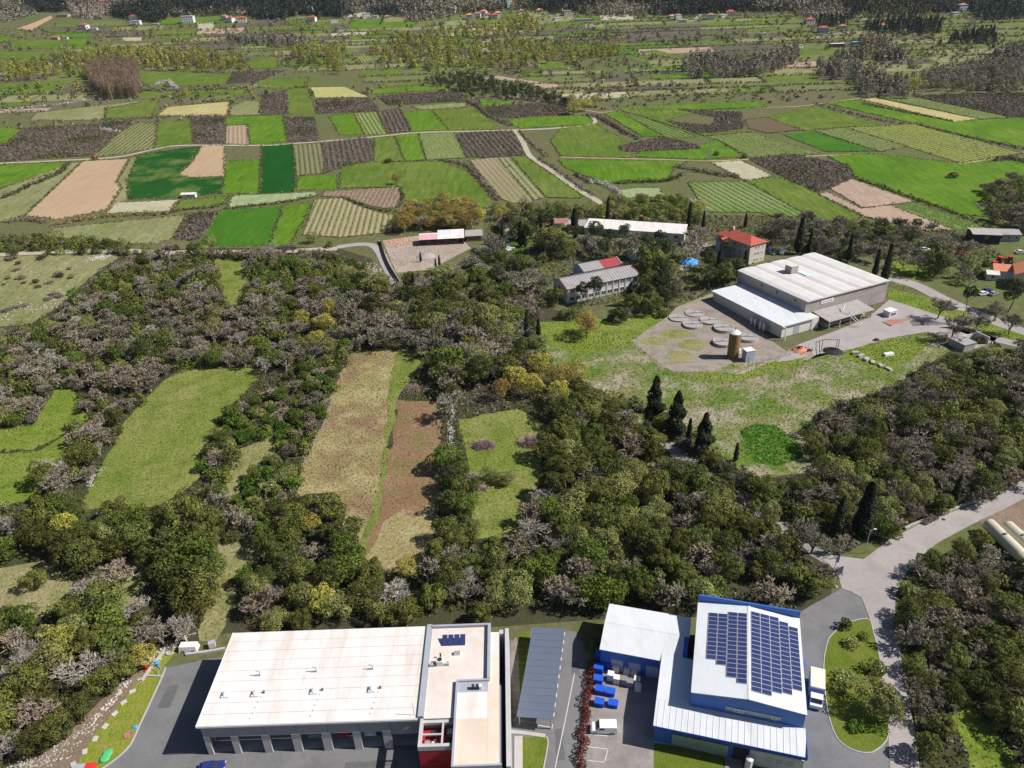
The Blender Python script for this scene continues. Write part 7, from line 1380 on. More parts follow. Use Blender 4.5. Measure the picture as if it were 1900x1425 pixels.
# ---- labels: kind, size, and the landmark nearest to where the plant is seen
ANCH = [(40,620,'in the bare thicket at the left edge'),(60,720,'behind the left clearing'),(150,560,'below the rocky pasture'),(260,500,'in the wood corner by the rocky pasture'),(380,490,'just below the pale farm lane'),(520,480,'beside the lane under the green wheat field'),(640,500,'left of the bend in the paved lane'),
 (300,620,'in the thicket behind the long meadow'),(200,650,'in the middle of the left thicket'),(420,600,'at the heart of the bare thicket'),(480,690,'behind the top corner of the long meadow'),(560,620,'beside the yellow green trees'),(680,590,'behind the beige field'),(760,600,'under the end of the paved lane'),(850,600,'between the lane end and two cypresses'),
 (860,520,'below the rubble yard'),(940,510,'left of the long grey roofed hall'),(880,680,'in the bare clump above the brush piles'),(1000,690,'in the yellow green clump'),(1060,780,'left of the van on the shaded lane'),(1080,860,'right of the brush piles'),(1010,930,'at the lower rim of the brush pile meadow'),(1150,900,'left of the shaded lane'),
 (1250,900,'on the left verge of the shaded lane'),(1180,1000,'in the middle of the wood below the lane'),(1100,1000,'deep in the wood below the brush pile meadow'),(1300,1010,'between the shaded lane and blue factory'),(1420,1040,'by the lower end of the shaded lane'),(1500,1080,'beside the two banner posts'),(1150,1090,'behind the annexe of the blue factory'),(1330,1090,'behind the blue factory'),
 (960,1095,'behind the carport'),(910,1020,'below the dark hedge'),(845,910,'in the dark hedge beside the red field'),(780,1090,'at the foot of the red field'),(690,1090,'behind the white garage, below the beige field'),(590,1100,'behind the white garage roof'),(470,1110,'behind the left corner of the white garage'),(580,970,'at the lower left corner of the beige field'),
 (490,1000,'right of the narrow clearing'),(480,880,'between the long meadow and the beige field'),(550,770,'along the left wall of the beige field'),(410,830,'on the right rim of the long meadow'),(340,960,'in the dark grove under the long meadow'),(350,1080,'in the lower dark grove'),(230,760,'on the left rim of the long meadow'),(150,870,'between the long meadow and left clearing'),
 (60,960,'below the left clearing'),(180,970,'at the foot of the long meadow'),(50,1080,'around the dry clearing at the left edge'),(180,1090,'around the small dry clearing'),(270,1140,'between the dry clearing and dark grove'),(60,1200,'high on the scrub slope at the left'),(180,1220,'on the scrub slope above the rubble bank'),(60,1330,'in the bottom left corner'),(160,1310,'on the rubble bank side of the scrub'),
 (1400,900,'right of the shaded lane below the weed patch'),(1480,960,'between the shaded lane and tall cypresses'),(1560,830,'in the thicket right of the weed patch'),(1620,930,'behind the main road fence near the cypresses'),(1700,800,'in the middle of the right thicket'),(1800,700,'in the thicket below the ruined hut'),(1790,890,'along the main road fence'),(1870,780,'in the thicket at the right edge'),(1640,740,'at the upper left of the right thicket'),
 (1740,1060,'in the copse below the cream tanks'),(1850,1110,'in the copse at the right edge'),(1700,1180,'along the straight road below the junction'),(1810,1200,'in the middle of the lower right copse'),(1720,1350,'beside the road at bottom right'),(1870,1320,'in the bottom right corner'),
 (1070,580,'in front of the long grey roofed hall'),(1200,570,'between the long hall and the warehouse'),(1060,440,'behind the long grey roofed hall'),(1160,440,'in front of the long white shed'),(1270,500,'beside the blue tarpaulin heap'),(1340,480,'in front of the red roofed house'),(1480,440,'behind the big warehouse'),(1580,450,'behind the right corner of the warehouse'),(1700,470,'in the orchard right of the warehouse'),(1820,480,'by the farm at the right edge'),
 (980,400,'by the small old houses'),(1200,385,'beyond the long white shed'),(1130,380,'beside the farm track above the sheds'),(1760,610,'on the verge of the side road'),(1880,380,'in the copse at the right field edge'),(800,400,'in the golden clump by the rubble shed'),(60,450,'along the lane at the left edge'),(250,455,'along the lane below the dry meadow'),(400,445,'at the corner of the green wheat field'),(590,445,'at the foot of the striped vineyard'),
 (1620,1290,'on the grass island by the truck'),(1580,1190,'at the tip of the grass island'),(700,320,'in the middle meadow'),(1360,280,'by the pylon in the right fields'),(1770,325,'alone in the big right meadow'),(1090,190,'at the bend of the far farm track'),(1700,155,'at the edge of the far mauve thicket'),(1400,165,'on the far hedge right of centre')]
def size_word(k, h):
    u = {'shrub': (1.9, 2.4)}.get(k[:5], (5.0, 6.3)) if k not in ('cypress', 'darkfir', 'pine') else (9, 12)
    return 'small' if h < u[0] else ('tall' if h > u[1] else 'middling')
ORD = ['leftmost', 'second from left', 'third from left', 'fourth from left', 'fifth from left', 'sixth from left', 'seventh from left', 'eighth from left', 'ninth from left', 'tenth from left', 'eleventh from left', 'twelfth from left']
ITEMS = []
for k, x, y, h, wf, lab in PLANTS:
    z = float(height_at(x, y)); px, py = proj((x, y, z + h * .55)); vis = -40 < px < 1940 and -40 < py < 1480
    a = min(ANCH, key=lambda q: (q[0] - px) ** 2 + ((q[1] - py) * 1.3) ** 2)[2]
    ITEMS.append(dict(k=k, x=x, y=y, z=z, h=h, wf=wf, px=px, py=py, vis=vis, lab=lab, anch=a, d=math.hypot(x, y)))
# the 280 of each kind that show largest stay single; the rest become undergrowth
REST = []
for k in set(i['k'] for i in ITEMS):
    L = sorted([i for i in ITEMS if i['k'] == k], key=lambda i: (not i['vis'], i['d'] / i['h']))
    for n_, i in enumerate(L): i['single'] = n_ < 285 and i['vis']
byl = {}
for i in ITEMS:
    if i['single']: byl.setdefault((i['k'], size_word(i['k'], i['h']), i['anch']), []).append(i)
for (k, s, a), L in byl.items():
    base = ('' if s == 'middling' else s + ' ') + KWORD[k]
    if s == 'middling': base = 'medium ' + base
    L.sort(key=lambda i: i['px'])
    if len(L) > 12:
        L.sort(key=lambda i: i['py']); hf = len(L) // 2; parts_ = [('upper', sorted(L[:hf], key=lambda i: i['px'])), ('lower', sorted(L[hf:], key=lambda i: i['px']))]
    else: parts_ = [('', L)]
    for pre, Q in parts_:
        for n_, i in enumerate(Q):
            t = base + ' ' + a
            if len(L) > 1:
                t += ', ' + ((ORD[n_] if n_ < len(Q) - 1 or n_ == 0 else 'rightmost') if not pre else (pre + ' row, ' + ORD[min(n_, 11)].replace(' of them', '')))
            if len(t.split()) > 16: print('LONG', t)
            i['label'] = i['lab'] or ' '.join(t.split()[:16])
rp = random.Random(5)
for i in ITEMS:
    if not i['single']: continue
    k = i['k']; tr, cr = rp.choice(PROTO[k]); H, R = UNIT[k]; s = i['h'] / H; sx = s * i['wf']
    rz = rp.uniform(0, 6.28)
    if k == 'cypress': sx = max(.55, s ** .6) * i['wf'] * rp.uniform(.9, 1.1)
    if tr is None:
        o = link(KNAME[k], cr, None, (i['x'], i['y'], i['z'] - .05), rz, (sx, sx, s)); tag(o, i['label'], 'shrub', GROUPS[k]); continue
    o = empty(KNAME[k], (i['x'], i['y'], i['z'] - .05), rz, i['label'], 'tree', GROUPS[k]); q_ = rp.uniform(.86, 1.16); o.scale = (sx * q_, sx / q_, s * rp.uniform(.92, 1.1))
    link('trunk', tr, o); link('crown', cr, o)
print('PLANTS', {k: sum(1 for i in ITEMS if i['k'] == k and i['single']) for k in PROTO}, 'rest', sum(1 for i in ITEMS if not i['single'] and i['vis']))

leafy_strip('red_hedge', [G(1098,1240)[:2], G(1090,1300)[:2], G(1082,1350)[:2], G(1075,1425)[:2], G(1070,1480)[:2]], 1.5, 1.5, V['redleaf'], 'dark red leaved hedge along the left side of the yard', 'hedge', 3, .13, 90)
leafy_strip('dark_hedge', [G(1104,1190)[:2], G(1101,1215)[:2], G(1098,1238)[:2]], 1.6, 2.2, V['oak'], 'dark green end of the hedge by the blue containers', 'hedge', 4, .15, 90)
for a in BRUSH: brush(*a[:5], V['brush'], a[5], int(a[0]))
# ---- loose growth: one joined mesh per patch
def scatter_in(P, sp, rng, jitter=.45):
    xa, xb = min(p[0] for p in P), max(p[0] for p in P); ya, yb_ = min(p[1] for p in P), max(p[1] for p in P)
    gx, gy = np.meshgrid(np.arange(xa, xb, sp), np.arange(ya, yb_, sp)); gx = gx.ravel() + rng.uniform(-jitter, jitter, gx.size) * sp; gy = gy.ravel() + rng.uniform(-jitter, jitter, gy.size) * sp
    ok = inside(P, gx, gy); return gx[ok], gy[ok]
def tufts(name, X, Y, R, H, per, leaf, m, rng, label=None, cat=None, parent=None, jit=.6, group=None):
    n = len(X)
    if n == 0: return None
    k = rng.normal(0, 1, (n, per, 3)); k[:, :, 2] = np.abs(k[:, :, 2]) * .9 + .1; k /= np.linalg.norm(k, axis=2, keepdims=True)
    sc = rng.uniform(.55, 1.25, (n, 1, 1)); Z = height_at(X, Y)
    C = np.stack([X, Y, Z], 1)[:, None, :] + k * sc * np.array([R, R, H]) * rng.uniform(.75, 1.05, (n, per, 1))
    T = np.clip(rng.uniform(.15, .85, (n, 1)) + rng.normal(0, .2, (n, per)), 0, 1).ravel()
    v, f = leaf_quads(C.reshape(-1, 3), k.reshape(-1, 3), leaf, rng, T, None, '', tri=True, jitter=jit)
    o = link(name, np_mesh(name, v, f, m, T), parent); return tag(o, label, cat, group, 'stuff')
rg = np.random.default_rng(21)
def where_of(poly):
    cx, cy = np.mean([p[0] for p in poly]), np.mean([p[1] for p in poly]); px, py = proj((cx, cy, float(height_at(cx, cy))))
    col_ = 'far left' if px < 330 else 'left of centre' if px < 760 else 'centre' if px < 1140 else 'right of centre' if px < 1500 else 'far right'
    return f"{col_}, {'upper' if py < 180 else 'upper middle' if py < 300 else 'middle' if py < 480 else 'lower middle' if py < 800 else 'lower'} part"
# spare trees of crowded kinds, as one undergrowth of bush-like crowns
S = [i for i in ITEMS if not i['single'] and i['vis']]
if S: 
    X = np.array([i['x'] for i in S]); Y = np.array([i['y'] for i in S]); tufts('undergrowth', X, Y, 2.6, 4.6, 260, .34, V['oak'], rg, 'dense dark undergrowth filling the woods between the trees', 'undergrowth')
for poly in ([(-60,600),(100,520),(240,470),(620,460),(690,520),(830,520),(930,440),(1000,520),(1000,690),(1090,700),(1150,770),(1290,880),(1480,1020),(1548,1065),(1480,1128),(1130,1108),(900,1140),(420,1155),(340,1170),(150,1330),(-60,1460)],
             [(1300,870),(1430,890),(1520,880),(1490,800),(1520,770),(1770,660),(1990,640),(1990,850),(1690,965),(1550,1020)], [(1690,1080),(1835,995),(2000,1090),(2000,1500),(1720,1460),(1690,1250)], [(900,400),(1420,400),(1800,430),(1900,500),(1650,480),(1430,470),(1300,560),(1020,570),(900,470)]):
    P = [G(a, b_)[:2] for a, b_ in poly]; X, Y = scatter_in(P, 1.75, rg); ok = np.array([not blocked(x, y) for x, y in zip(X, Y)]); X, Y = X[ok], Y[ok]
    c = np.sin(X / 7.0) + np.sin(Y / 9.0 + 1.3) + rg.normal(0, .7, len(X))
    for sel, m, nm, lb in ((c > .5, 'scrubgreen', 'undergrowth', 'dull green undergrowth covering the wood floor'), ((c <= .5) & (c > -.8), 'oak', 'undergrowth', 'dark evergreen undergrowth covering the wood floor'), (c <= -.8, 'scrubleaf', 'undergrowth', 'brown leafless undergrowth covering the wood floor')):
        tufts(nm, X[sel], Y[sel], .95, .9, 12, .30, V[m], rg, lb, 'undergrowth')
# brown scrub patches and orchards in the fields
for j, (name, key, poly) in enumerate(FPOLY):
    if name == 'scrub_ground':
        X, Y = scatter_in(poly, 1.9, rg, .5); c = np.sin(X / 8.0 + j) + np.sin(Y / 7.0) + rg.normal(0, .6, len(X))
        px, py = proj((np.mean([p[0] for p in poly]), np.mean([p[1] for p in poly]), float(tz(np.mean([p[1] for p in poly])))))
        w = 'dense brown scrub patch between fields, ' + where_of(poly)
        tufts('scrub', X[c > -.9], Y[c > -.9], 1.25, 1.5, 16, .42, V['scrubleaf'], rg, w, 'scrub', group='brown scrub patches')
        tufts('scrub', X[c <= -.9], Y[c <= -.9], 1.3, 1.6, 16, .42, V['scrubgreen'], rg, w.replace('brown', 'dull green'), 'scrub', group='dull green scrub patches')
    if name == 'orchard_ground':
        d = {0: DIR('E', (560,230), (520,110)), 1: DIR('E', (1300,210), (1180,75)), 2: DIR('U', (330,735), (270,605))}[0 if abs(proj((*poly[0], 10))[0] - 600) < 60 else (1 if proj((*poly[0], 10))[0] > 780 else 2)]
        P = np.array(poly); c0 = P.mean(0); rx = []; ry = []
        for s in np.arange(-80, 80, 3.4):
            for t in np.arange(-80, 80, 2.0): rx.append(c0[0] + d[0] * t - d[1] * s); ry.append(c0[1] + d[1] * t + d[0] * s)
        rx, ry = np.array(rx), np.array(ry); ok = inside(poly, rx, ry); tufts('orchard_rows', rx[ok], ry[ok], 1.05, 1.7, 20, .42, V['scrubleaf'], rg, 'rows of brown leafless orchard bushes, ' + where_of(poly), 'orchard', group='orchard plots')
    if key in VR and name == 'vineyard':
        d, base, rc, sp = VR[key]; P = np.array(poly); c0 = P.mean(0); e = max(np.ptp(P[:, 0]), np.ptp(P[:, 1])) * .8; rx = []; ry = []
        for s in np.arange(-math.ceil(e / sp) * sp, e, sp):
            t = np.arange(-e, e, 1.0); rx.append(c0[0] + d[0] * t - d[1] * s); ry.append(c0[1] + d[1] * t + d[0] * s)
        rx = np.concatenate(rx); ry = np.concatenate(ry); ok = inside(poly, rx, ry) & (rg.random(len(rx)) < .85); tufts('vine_rows', rx[ok], ry[ok], .42, .75, 5, .3, V['vine'], rg, 'rows of low vines in a plot, ' + where_of(poly), 'vines', group='vineyard plots')
# grass tufts and dry clumps on the near meadows
for name, key, poly in FPOLY:
    if min(p[1] for p in poly) > 330: continue
    spec = {'meadowA': (1.1, 'tuft', .14, .16), 'meadowB': (1.0, 'tuft', .18, .2), 'meadowC': (1.0, 'tuftdry', .17, .18), 'beige': (.8, 'tuftdry', .17, .2), 'redsoil': (1.2, 'tuftdry', .14, .14), 'waste': (.95, 'tuft', .24, .26), 'vivid': (.7, 'shrub', .45, .55), 'olive': (1.6, 'tuftdry', .22, .2)}.get(key)
    if not spec: continue
    X, Y = scatter_in(poly, spec[0], rg, .5); okk = np.ones(len(X), bool)
    for p_, *_b in _keep[NFIELD:]: okk &= ~inside(p_, X, Y)
    X, Y = X[okk], Y[okk]; m = V['grass'] if spec[1] == 'shrub' else V[spec[1]]; k = rg.random(len(X)) < .6
    tufts('grass_tufts', X[k], Y[k], spec[2], spec[3], 5, .2, m, rg, f"short rough grass tufts in the {dict(meadowA='cropped green meadow', meadowB='lush green clearing', meadowC='dry clearing', beige='beige fallow strip', redsoil='reddish strip', waste='waste ground', vivid='vivid weed patch', olive='rocky pasture')[key]} {where_of(poly)}", 'grass', group='grass tufts')
ex = []; ey = []
for name, key, poly in FPOLY:
    if min(p[1] for p in poly) < 330: continue
    for i in range(len(poly)):
        a, b_ = np.array(poly[i]), np.array(poly[(i + 1) % len(poly)]); L = float(np.linalg.norm(b_ - a)); n = int(L / 1.3)
        dens = rg.uniform(.25, 1.1)
        for t in np.linspace(0, 1, max(n, 1), endpoint=False):
            if rg.random() < dens: q = a + (b_ - a) * t; ex.append(q[0] + rg.normal(0, .45)); ey.append(q[1] + rg.normal(0, .45))
ex, ey = np.array(ex), np.array(ey); k = rg.random(len(ex))
for lo, hi, m, w in ((0, .34, 'scrubgreen', 'dull green'), (.34, .52, 'tuftdry', 'straw coloured'), (.52, .64, 'tuft', 'fresh green'), (.64, .84, 'scrubleaf', 'brown'), (.84, 1.01, 'oak', 'dark')):
    q = (k >= lo) & (k < hi); tufts('field_verge', ex[q], ey[q], .75, .8, 8, .36, V[m], rg, w + ' rough growth along the borders of the fields', 'verge')
# hedgerows: each its own thing
HEDGES = [('F',[(1140,742),(1190,772),(1240,806),(1300,852),(1370,900),(1430,935),(1480,975)],3.2,'oak','dark overgrown hedge along the right side of the shaded lane'),('F',[(1130,735),(1200,765),(1290,820),(1350,865),(1420,905)],3.4,'scrubgreen','rough green hedge on the bank right of the shaded lane'),('E',[(1380,75),(1440,140),(1500,190),(1520,215)],2.2,'scrubleaf','brown hedge hugging the upper part of the pale farm track'),('E',[(1480,225),(1560,275),(1640,330),(1720,385),(1790,425)],2.4,'scrubleaf','brown hedge along the right side of the descending farm track'),
 ('E',[(950,235),(1050,250),(1120,290),(1150,330),(1200,390),(1260,450)],2.8,'scrubleaf','thick brown hedge right of the middle meadow'),('E',[(720,395),(735,440),(710,490)],1.4,'scrubgreen','short hedge at the end of the pinkish rows'),('E',[(400,435),(480,465),(600,505),(730,520)],1.0,'scrubgreen','thin hedge between the two striped plots'),
 ('A',[(40,570),(150,560),(250,575)],3.0,'scrubleaf','round brown hedge left of the tan ploughed field foot'),('A',[(300,590),(420,565),(560,545),(700,535),(850,530),(940,525)],3.0,'russet','long reddish brown hedge along the foot of the ploughed field'),('A',[(940,520),(1050,500),(1180,490),(1240,470)],1.8,'scrubgreen','low green hedge below the field shed'),
 ('A',[(1240,500),(1330,490),(1480,475),(1560,465),(1740,430)],1.3,'oak','narrow dark hedge under the pale green strip'),('A',[(380,250),(330,300),(230,345),(100,405),(20,440)],3.2,'scrubgreen','broad dull hedge down the left side of the ploughed field'),('A',[(240,705),(400,690),(540,680)],2.2,'oak','dark hedge between the lane and dry meadow'),
 ('A',[(560,690),(600,690),(660,700)],3.0,'oak','dark bushy clump on the lane below the dry meadow'),('R',[(150,80),(240,130),(320,175)],3.4,'scrubleaf','brown hedge climbing right of the track bend'),('R',[(1045,30),(1200,70),(1300,95),(1400,112)],2.4,'scrubleaf','long brown hedge inside the upper right green field'),
 ('R',[(1210,335),(1320,370),(1440,415),(1620,480),(1790,550)],1.6,'oak','straight dark hedge along the big right meadow'),('R',[(1460,115),(1560,140),(1660,165),(1750,185),(1900,215)],2.4,'scrubleaf','brown hedge below the straw strip at the right'),('R',[(1780,262),(1850,255),(1920,275)],4.0,'scrubleaf','round brown thicket at the right edge of the big meadow'),
 ('R',[(1240,30),(1400,62),(1600,100)],1.2,'scrubgreen','thin hedge on the lower side of the straw strip'),('R',[(230,355),(330,350),(440,345),(500,320)],2.8,'scrubgreen','green hedge above the pale pond-like patch'),('R',[(470,290),(540,300),(640,320),(740,330)],3.4,'scrubleaf','brown thicket left of the pale strip'),
 ('R',[(120,350),(180,360),(230,390),(245,430)],3.4,'blossom','pale blossoming thicket right of the farm track'),('R',[(520,430),(570,440),(590,470)],3.4,'blossom','small pale blossoming bush row by the right vineyard'),('R',[(60,320),(120,350)],2.8,'scrubleaf','brown bushes beside the farm track end'),('T',[(0,610),(120,600),(230,585)],2.4,'blossom','pale stony hedge at the far left'),
 ('T',[(240,585),(420,565),(560,540),(640,535)],2.2,'blossom','long pale blossoming hedge in the far left fields'),('T',[(560,660),(740,655),(860,645),(1050,640),(1250,640)],1.6,'scrubleaf','dark brown hedge along the far left green fields'),('T',[(770,500),(1000,500),(1200,490),(1380,480)],2.6,'scrubleaf','brown hedge beneath the bare poplar grove'),
 ('T',[(1260,490),(1380,480),(1480,485)],2.4,'blossom','whitish blossoming bushes right of the poplar grove'),('T',[(870,470),(920,450),(970,490)],4.2,'blossom','big pale blossoming tree clump below the far meadow'),('A',[(560,60),(600,70),(640,75)],2.6,'blossom','white blossoming bush in the left brown scrub'),('U',[(700,560),(760,590),(840,650),(950,695)],3.0,'scrubleaf','brown hedge cutting diagonally above the track fork'),
 ('U',[(1350,640),(1420,650),(1500,690),(1580,740)],3.2,'scrubleaf','brown hedge below the bend of the far track'),('U',[(600,500),(680,500),(740,530)],2.6,'oak','dark hedge in the far middle fields'),('U',[(860,540),(1000,550),(1080,560)],2.2,'scrubgreen','dull hedge above the far dark scrub field'),('U',[(1590,398),(1700,395),(1900,395)],3.0,'blossom','long pale blossoming thicket in the far right middle'),('U',[(980,365),(1020,355),(1050,370)],3.2,'blossom','pale blossoming clump in the middle of the far willows')]
for c, pts, w, m, lab in HEDGES:
    L = smooth_line(gpoly(c, pts), 1.2); n = max(1, int(w / 1.3)); X = []; Y = []
    for p in L:
        for _ in range(n): X.append(p[0] + rg.normal(0, w * .32)); Y.append(p[1] + rg.normal(0, w * .32))
    o = tufts('hedge', np.array(X), np.array(Y), 1.1, 1.4 + .25 * w, 18, .4, V[m], rg, lab, 'hedge'); del o['kind']; o['group'] = 'field hedges'
# ---- the far valley: willows, thickets, conifers
FARZ = [('lime', 'T', [(0,420),(30,350),(190,330),(400,285),(700,260),(1080,275),(1230,290),(1370,330),(1370,380),(1230,380),(900,375),(450,400),(150,420)], 13, (8, 12), 'in the long far left belt'),
 ('russet', 'T', [(455,400),(600,365),(760,370),(770,440),(760,515),(560,525)], 5, (13, 18), 'in the far left grove'),
 ('lime', 'T', [(1580,270),(1640,250),(1900,240),(1900,400),(1640,340)], 13, (8, 12), 'in the belt left of the far centre'),
 ('lime', 'U', [(150,270),(300,210),(700,150),(1080,80),(1100,150),(900,180),(640,230),(600,320),(500,370),(260,340)], 14, (7, 12), 'in the far central willow belt'),
 ('lime', 'U', [(600,260),(880,220),(1100,230),(1550,270),(1580,310),(1200,330),(1000,360),(860,370),(600,340)], 14, (7, 12), 'in the far belt right of centre'),
 ('oakgreen', 'U', [(460,440),(700,400),(1000,470),(1280,530),(1260,555),(1000,520),(680,490)], 7, (5, 9), 'on the dark diagonal far hedge'),
 ('mauve', 'V', [(0,340),(130,290),(420,300),(680,260),(640,330),(440,400),(50,410)], 8, (6, 10), 'in the far thicket right of centre'),
 ('mauve', 'V', [(760,340),(980,330),(1050,380),(1250,430),(1270,520),(1000,510),(960,420),(780,410)], 8, (6, 10), 'in the middle far right thicket'),
 ('mauve', 'V', [(1320,400),(1640,350),(1900,330),(1900,500),(1640,490),(1330,480)], 8, (7, 12), 'in the big right edge wood'),
 ('mauve', 'V', [(860,290),(1050,260),(1240,280),(1230,310),(880,320)], 8, (6, 9), 'below the teal shed'),
 ('mauve', 'V', [(1740,270),(1900,240),(1900,340),(1750,330)], 8, (6, 9), 'at the far right edge'),
 ('russet', 'V', [(960,400),(1060,380),(1200,450),(1240,480),(1090,480),(980,430)], 9, (7, 11), 'in the russet clump at far right'),
 ('russet', 'V', [(960,205),(1140,200),(1160,240),(980,240)], 9, (7, 10), 'by the far teal shed'),
 ('mauve', 'T', [(1230,190),(1480,190),(1700,210),(1660,245),(1400,230)], 9, (6, 9), 'below the far forest'),
 ('dark', 'V', [(980,130),(1280,95),(1460,110),(1440,180),(1100,175)], 10, (8, 13), 'at far right'),
 ('dark', 'V', [(1480,195),(1750,155),(1740,220),(1500,222)], 9, (8, 12), 'in the far right grove'),
 ('dark', 'V', [(740,100),(960,80),(940,130),(760,130)], 10, (8, 12), 'above the far red house')]
fmats = {'lime': ('farlime', 2.6, .32), 'russet': ('farrusset', 1.9, .16), 'oakgreen': ('pine', 2.6, .34), 'mauve': ('twig', 2.9, .3), 'dark': ('conifer', 2.3, .36)}
def far_tree_mesh(kind, seed):
    rng = np.random.default_rng(seed); m, R, leaf = fmats[kind]
    if kind == 'dark': 
        n = 420; z = rng.uniform(0, 1, n); a = rng.uniform(0, 6.28, n); r = R * (1 - z) ** .7 * rng.uniform(.7, 1.1, n); P = np.stack([r * np.cos(a), r * np.sin(a), .5 + z * 9.5], 1); K = np.stack([np.cos(a), np.sin(a), np.full(n, .5)], 1); T = np.clip(rng.normal(.4, .3, n), 0, 1)
    elif kind == 'russet':
        n = 520; z = rng.beta(2.2, 1.6, n); a = rng.uniform(0, 6.28, n); r = R * np.sin(np.clip(z * 1.05, 0, 1) * np.pi) ** .6 * rng.uniform(.1, 1.1, n); P = np.stack([r * np.cos(a), r * np.sin(a), 1.5 + z * 8.5], 1); K = rng.normal(0, 1, (n, 3)); T = np.clip(rng.normal(.5, .3, n), 0, 1)
    else: P, K, T = crown_points(rng, R, .6, 10.0, 16, 760, .50, .2)
    v, f = leaf_quads(P, K, leaf, rng, T, None, '', jitter=.6)
    if kind == 'russet':
        st = []
        for k in range(7):
            a = rng.uniform(0, 6.28); d = np.array([np.cos(a), np.sin(a), 0]); e = d * rng.uniform(.2, 1.5) + np.array([0, 0, rng.uniform(7, 9.5)]); w = np.array([-d[1], d[0], 0]) * .1; w2 = np.array([.1, 0, 0]); st += [-w + d * .2, w + d * .2, e + w * .3, e - w * .3, -w2 + d * .2, w2 + d * .2, e + w2 * .3, e - w2 * .3]
        o_ = len(v); v = np.concatenate([v, np.array(st)]); f = np.concatenate([f, np.arange(len(st)).reshape(-1, 4) + o_]); T = np.concatenate([T, np.full(len(st) // 4, .9)])
    b = np_mesh('tree', v, f, V[m], T); return b
FM = {k: [far_tree_mesh(k, 300 + i) for i in range(4)] for k in fmats}
FNAME = {'lime': ('willow_tree', 'yellow green willow'), 'russet': ('poplar_tree', 'russet bare poplar'), 'oakgreen': ('hedge_tree', 'dark green hedge tree'), 'mauve': ('thicket_tree', 'bare mauve tree'), 'dark': ('conifer_tree', 'dark pointed conifer')}
FT = []; MED = {}
for kind, c, pts, sp, (h0, h1), where in FARZ:
    P = [(p[0], p[1]) for p in gpoly(c, pts, 4.0)]; X, Y = scatter_in(P, sp * .92, rg, .5); L = sorted(zip(X, Y), key=lambda q: q[0]); n = len(L)
    L_ = np.array(L); b_ = np.array_split(L_, max(1, min(12, n // 12))); MED[where] = ([float(q[:, 0].mean()) for q in b_], [float(np.median(q[:, 1])) for q in b_])
    for i, (x, y) in enumerate(L):
        h = rg.uniform(h0, h1); nm, lb = FNAME[kind]
        q = ('left end' if i < n * .2 else 'left part' if i < n * .4 else 'middle' if i < n * .6 else 'right part' if i < n * .8 else 'right end')
        sz = 'tall' if h > h0 + (h1 - h0) * .66 else 'low' if h < h0 + (h1 - h0) * .33 else 'medium'
        FT.append((kind, x, y, h, nm, f"{sz} {lb} {where}, {q}, {'near' if y < np.interp(x, *MED[where]) else 'far'} side", lb + 's ' + where))
for kind in FNAME:
    L = sorted([t for t in FT if t[0] == kind], key=lambda t: math.hypot(t[1], t[2]) / t[3])
    for i, (k_, x, y, h, nm, lb, gr) in enumerate(L[:290]):
        s = h / 10.0; o = link(nm, FM[kind][i % 4], None, (x, y, float(height_at(x, y)) - .3), rg.uniform(0, 6.28), (s * rg.uniform(.9, 1.3), s * rg.uniform(.9, 1.3), s)); tag(o, lb, 'tree', gr)
    if L[290:]:
        X = np.array([t[1] for t in L[290:]]); Y = np.array([t[2] for t in L[290:]]); tufts('distant_trees', X, Y, 2.8, 10.0, 130, .8, V[fmats[kind][0]], rg, 'farther ' + L[0][4].replace('_', ' ') + 's merging into one belt across the valley', 'trees')
# forests on the slopes as masses
def forest(pts, c, sp, kind, label, hh=11):
    P = [(p[0], p[1]) for p in gpoly(c, pts)]; X, Y = scatter_in(P, sp, rg, .5)
    n = len(X)
    if not n: return
    per = 20; z = rg.uniform(0, 1, (n, per)); a = rg.uniform(0, 6.28, (n, per)); R = 2.2 if kind == 'conifer' else 3.2; H = hh * rg.uniform(.65, 1.25, (n, 1)); pw = .6 if kind == 'conifer' else .35
    r = R * (1 - z) ** pw * rg.uniform(.7, 1.1, (n, per)); C = np.stack([X[:, None] + r * np.cos(a), Y[:, None] + r * np.sin(a), height_at(X, Y)[:, None] + z * H], 2).reshape(-1, 3)
    K = np.stack([np.cos(a), np.sin(a), np.full_like(a, .5)], 2).reshape(-1, 3); T = np.clip(rg.uniform(.2, .8, (n, 1)) + rg.normal(0, .15, (n, per)), 0, 1).ravel()
    v, f = leaf_quads(C, K, 1.25, rg, T, None, '', tri=True, jitter=.4); tag(link('forest', np_mesh('forest', v, f, V[kind], T)), label, 'forest', None, 'stuff')
forest([(120,-30),(460,-30),(330,70),(130,60)], 'T', 4.2, 'conifer', 'dark conifer forest on the slope at upper left')
forest([(600,60),(850,20),(960,80),(860,130),(640,100)], 'T', 4.0, 'conifer', 'dark conifer wood dropping behind the wide white villa')
forest([(960,-30),(1250,-30),(1240,60),(1000,72)], 'T', 4.2, 'conifer', 'dark conifer forest above the terraced villa')
forest([(1340,-30),(1900,-30),(1900,95),(1640,90),(1560,110),(1380,110)], 'T', 4.2, 'conifer', 'long dark conifer forest left of centre on the slope')
forest([(1060,-30),(1430,-30),(1400,60),(1080,60)], 'U', 4.4, 'conifer', 'dark conifer wood at the upper edge right of centre')
forest([(1540,-30),(2300,-30),(2290,60),(1900,90),(1700,80)], 'U', 4.4, 'conifer', 'dark conifer forest above the far road bend')
forest([(890,50),(1030,0),(1040,60),(960,100)], 'V', 4.4, 'conifer', 'compact cypress wood above the far red house')
forest([(1560,0),(1900,-30),(1900,110),(1640,110)], 'V', 5, 'conifer', 'scattered dark conifers at the upper right corner')
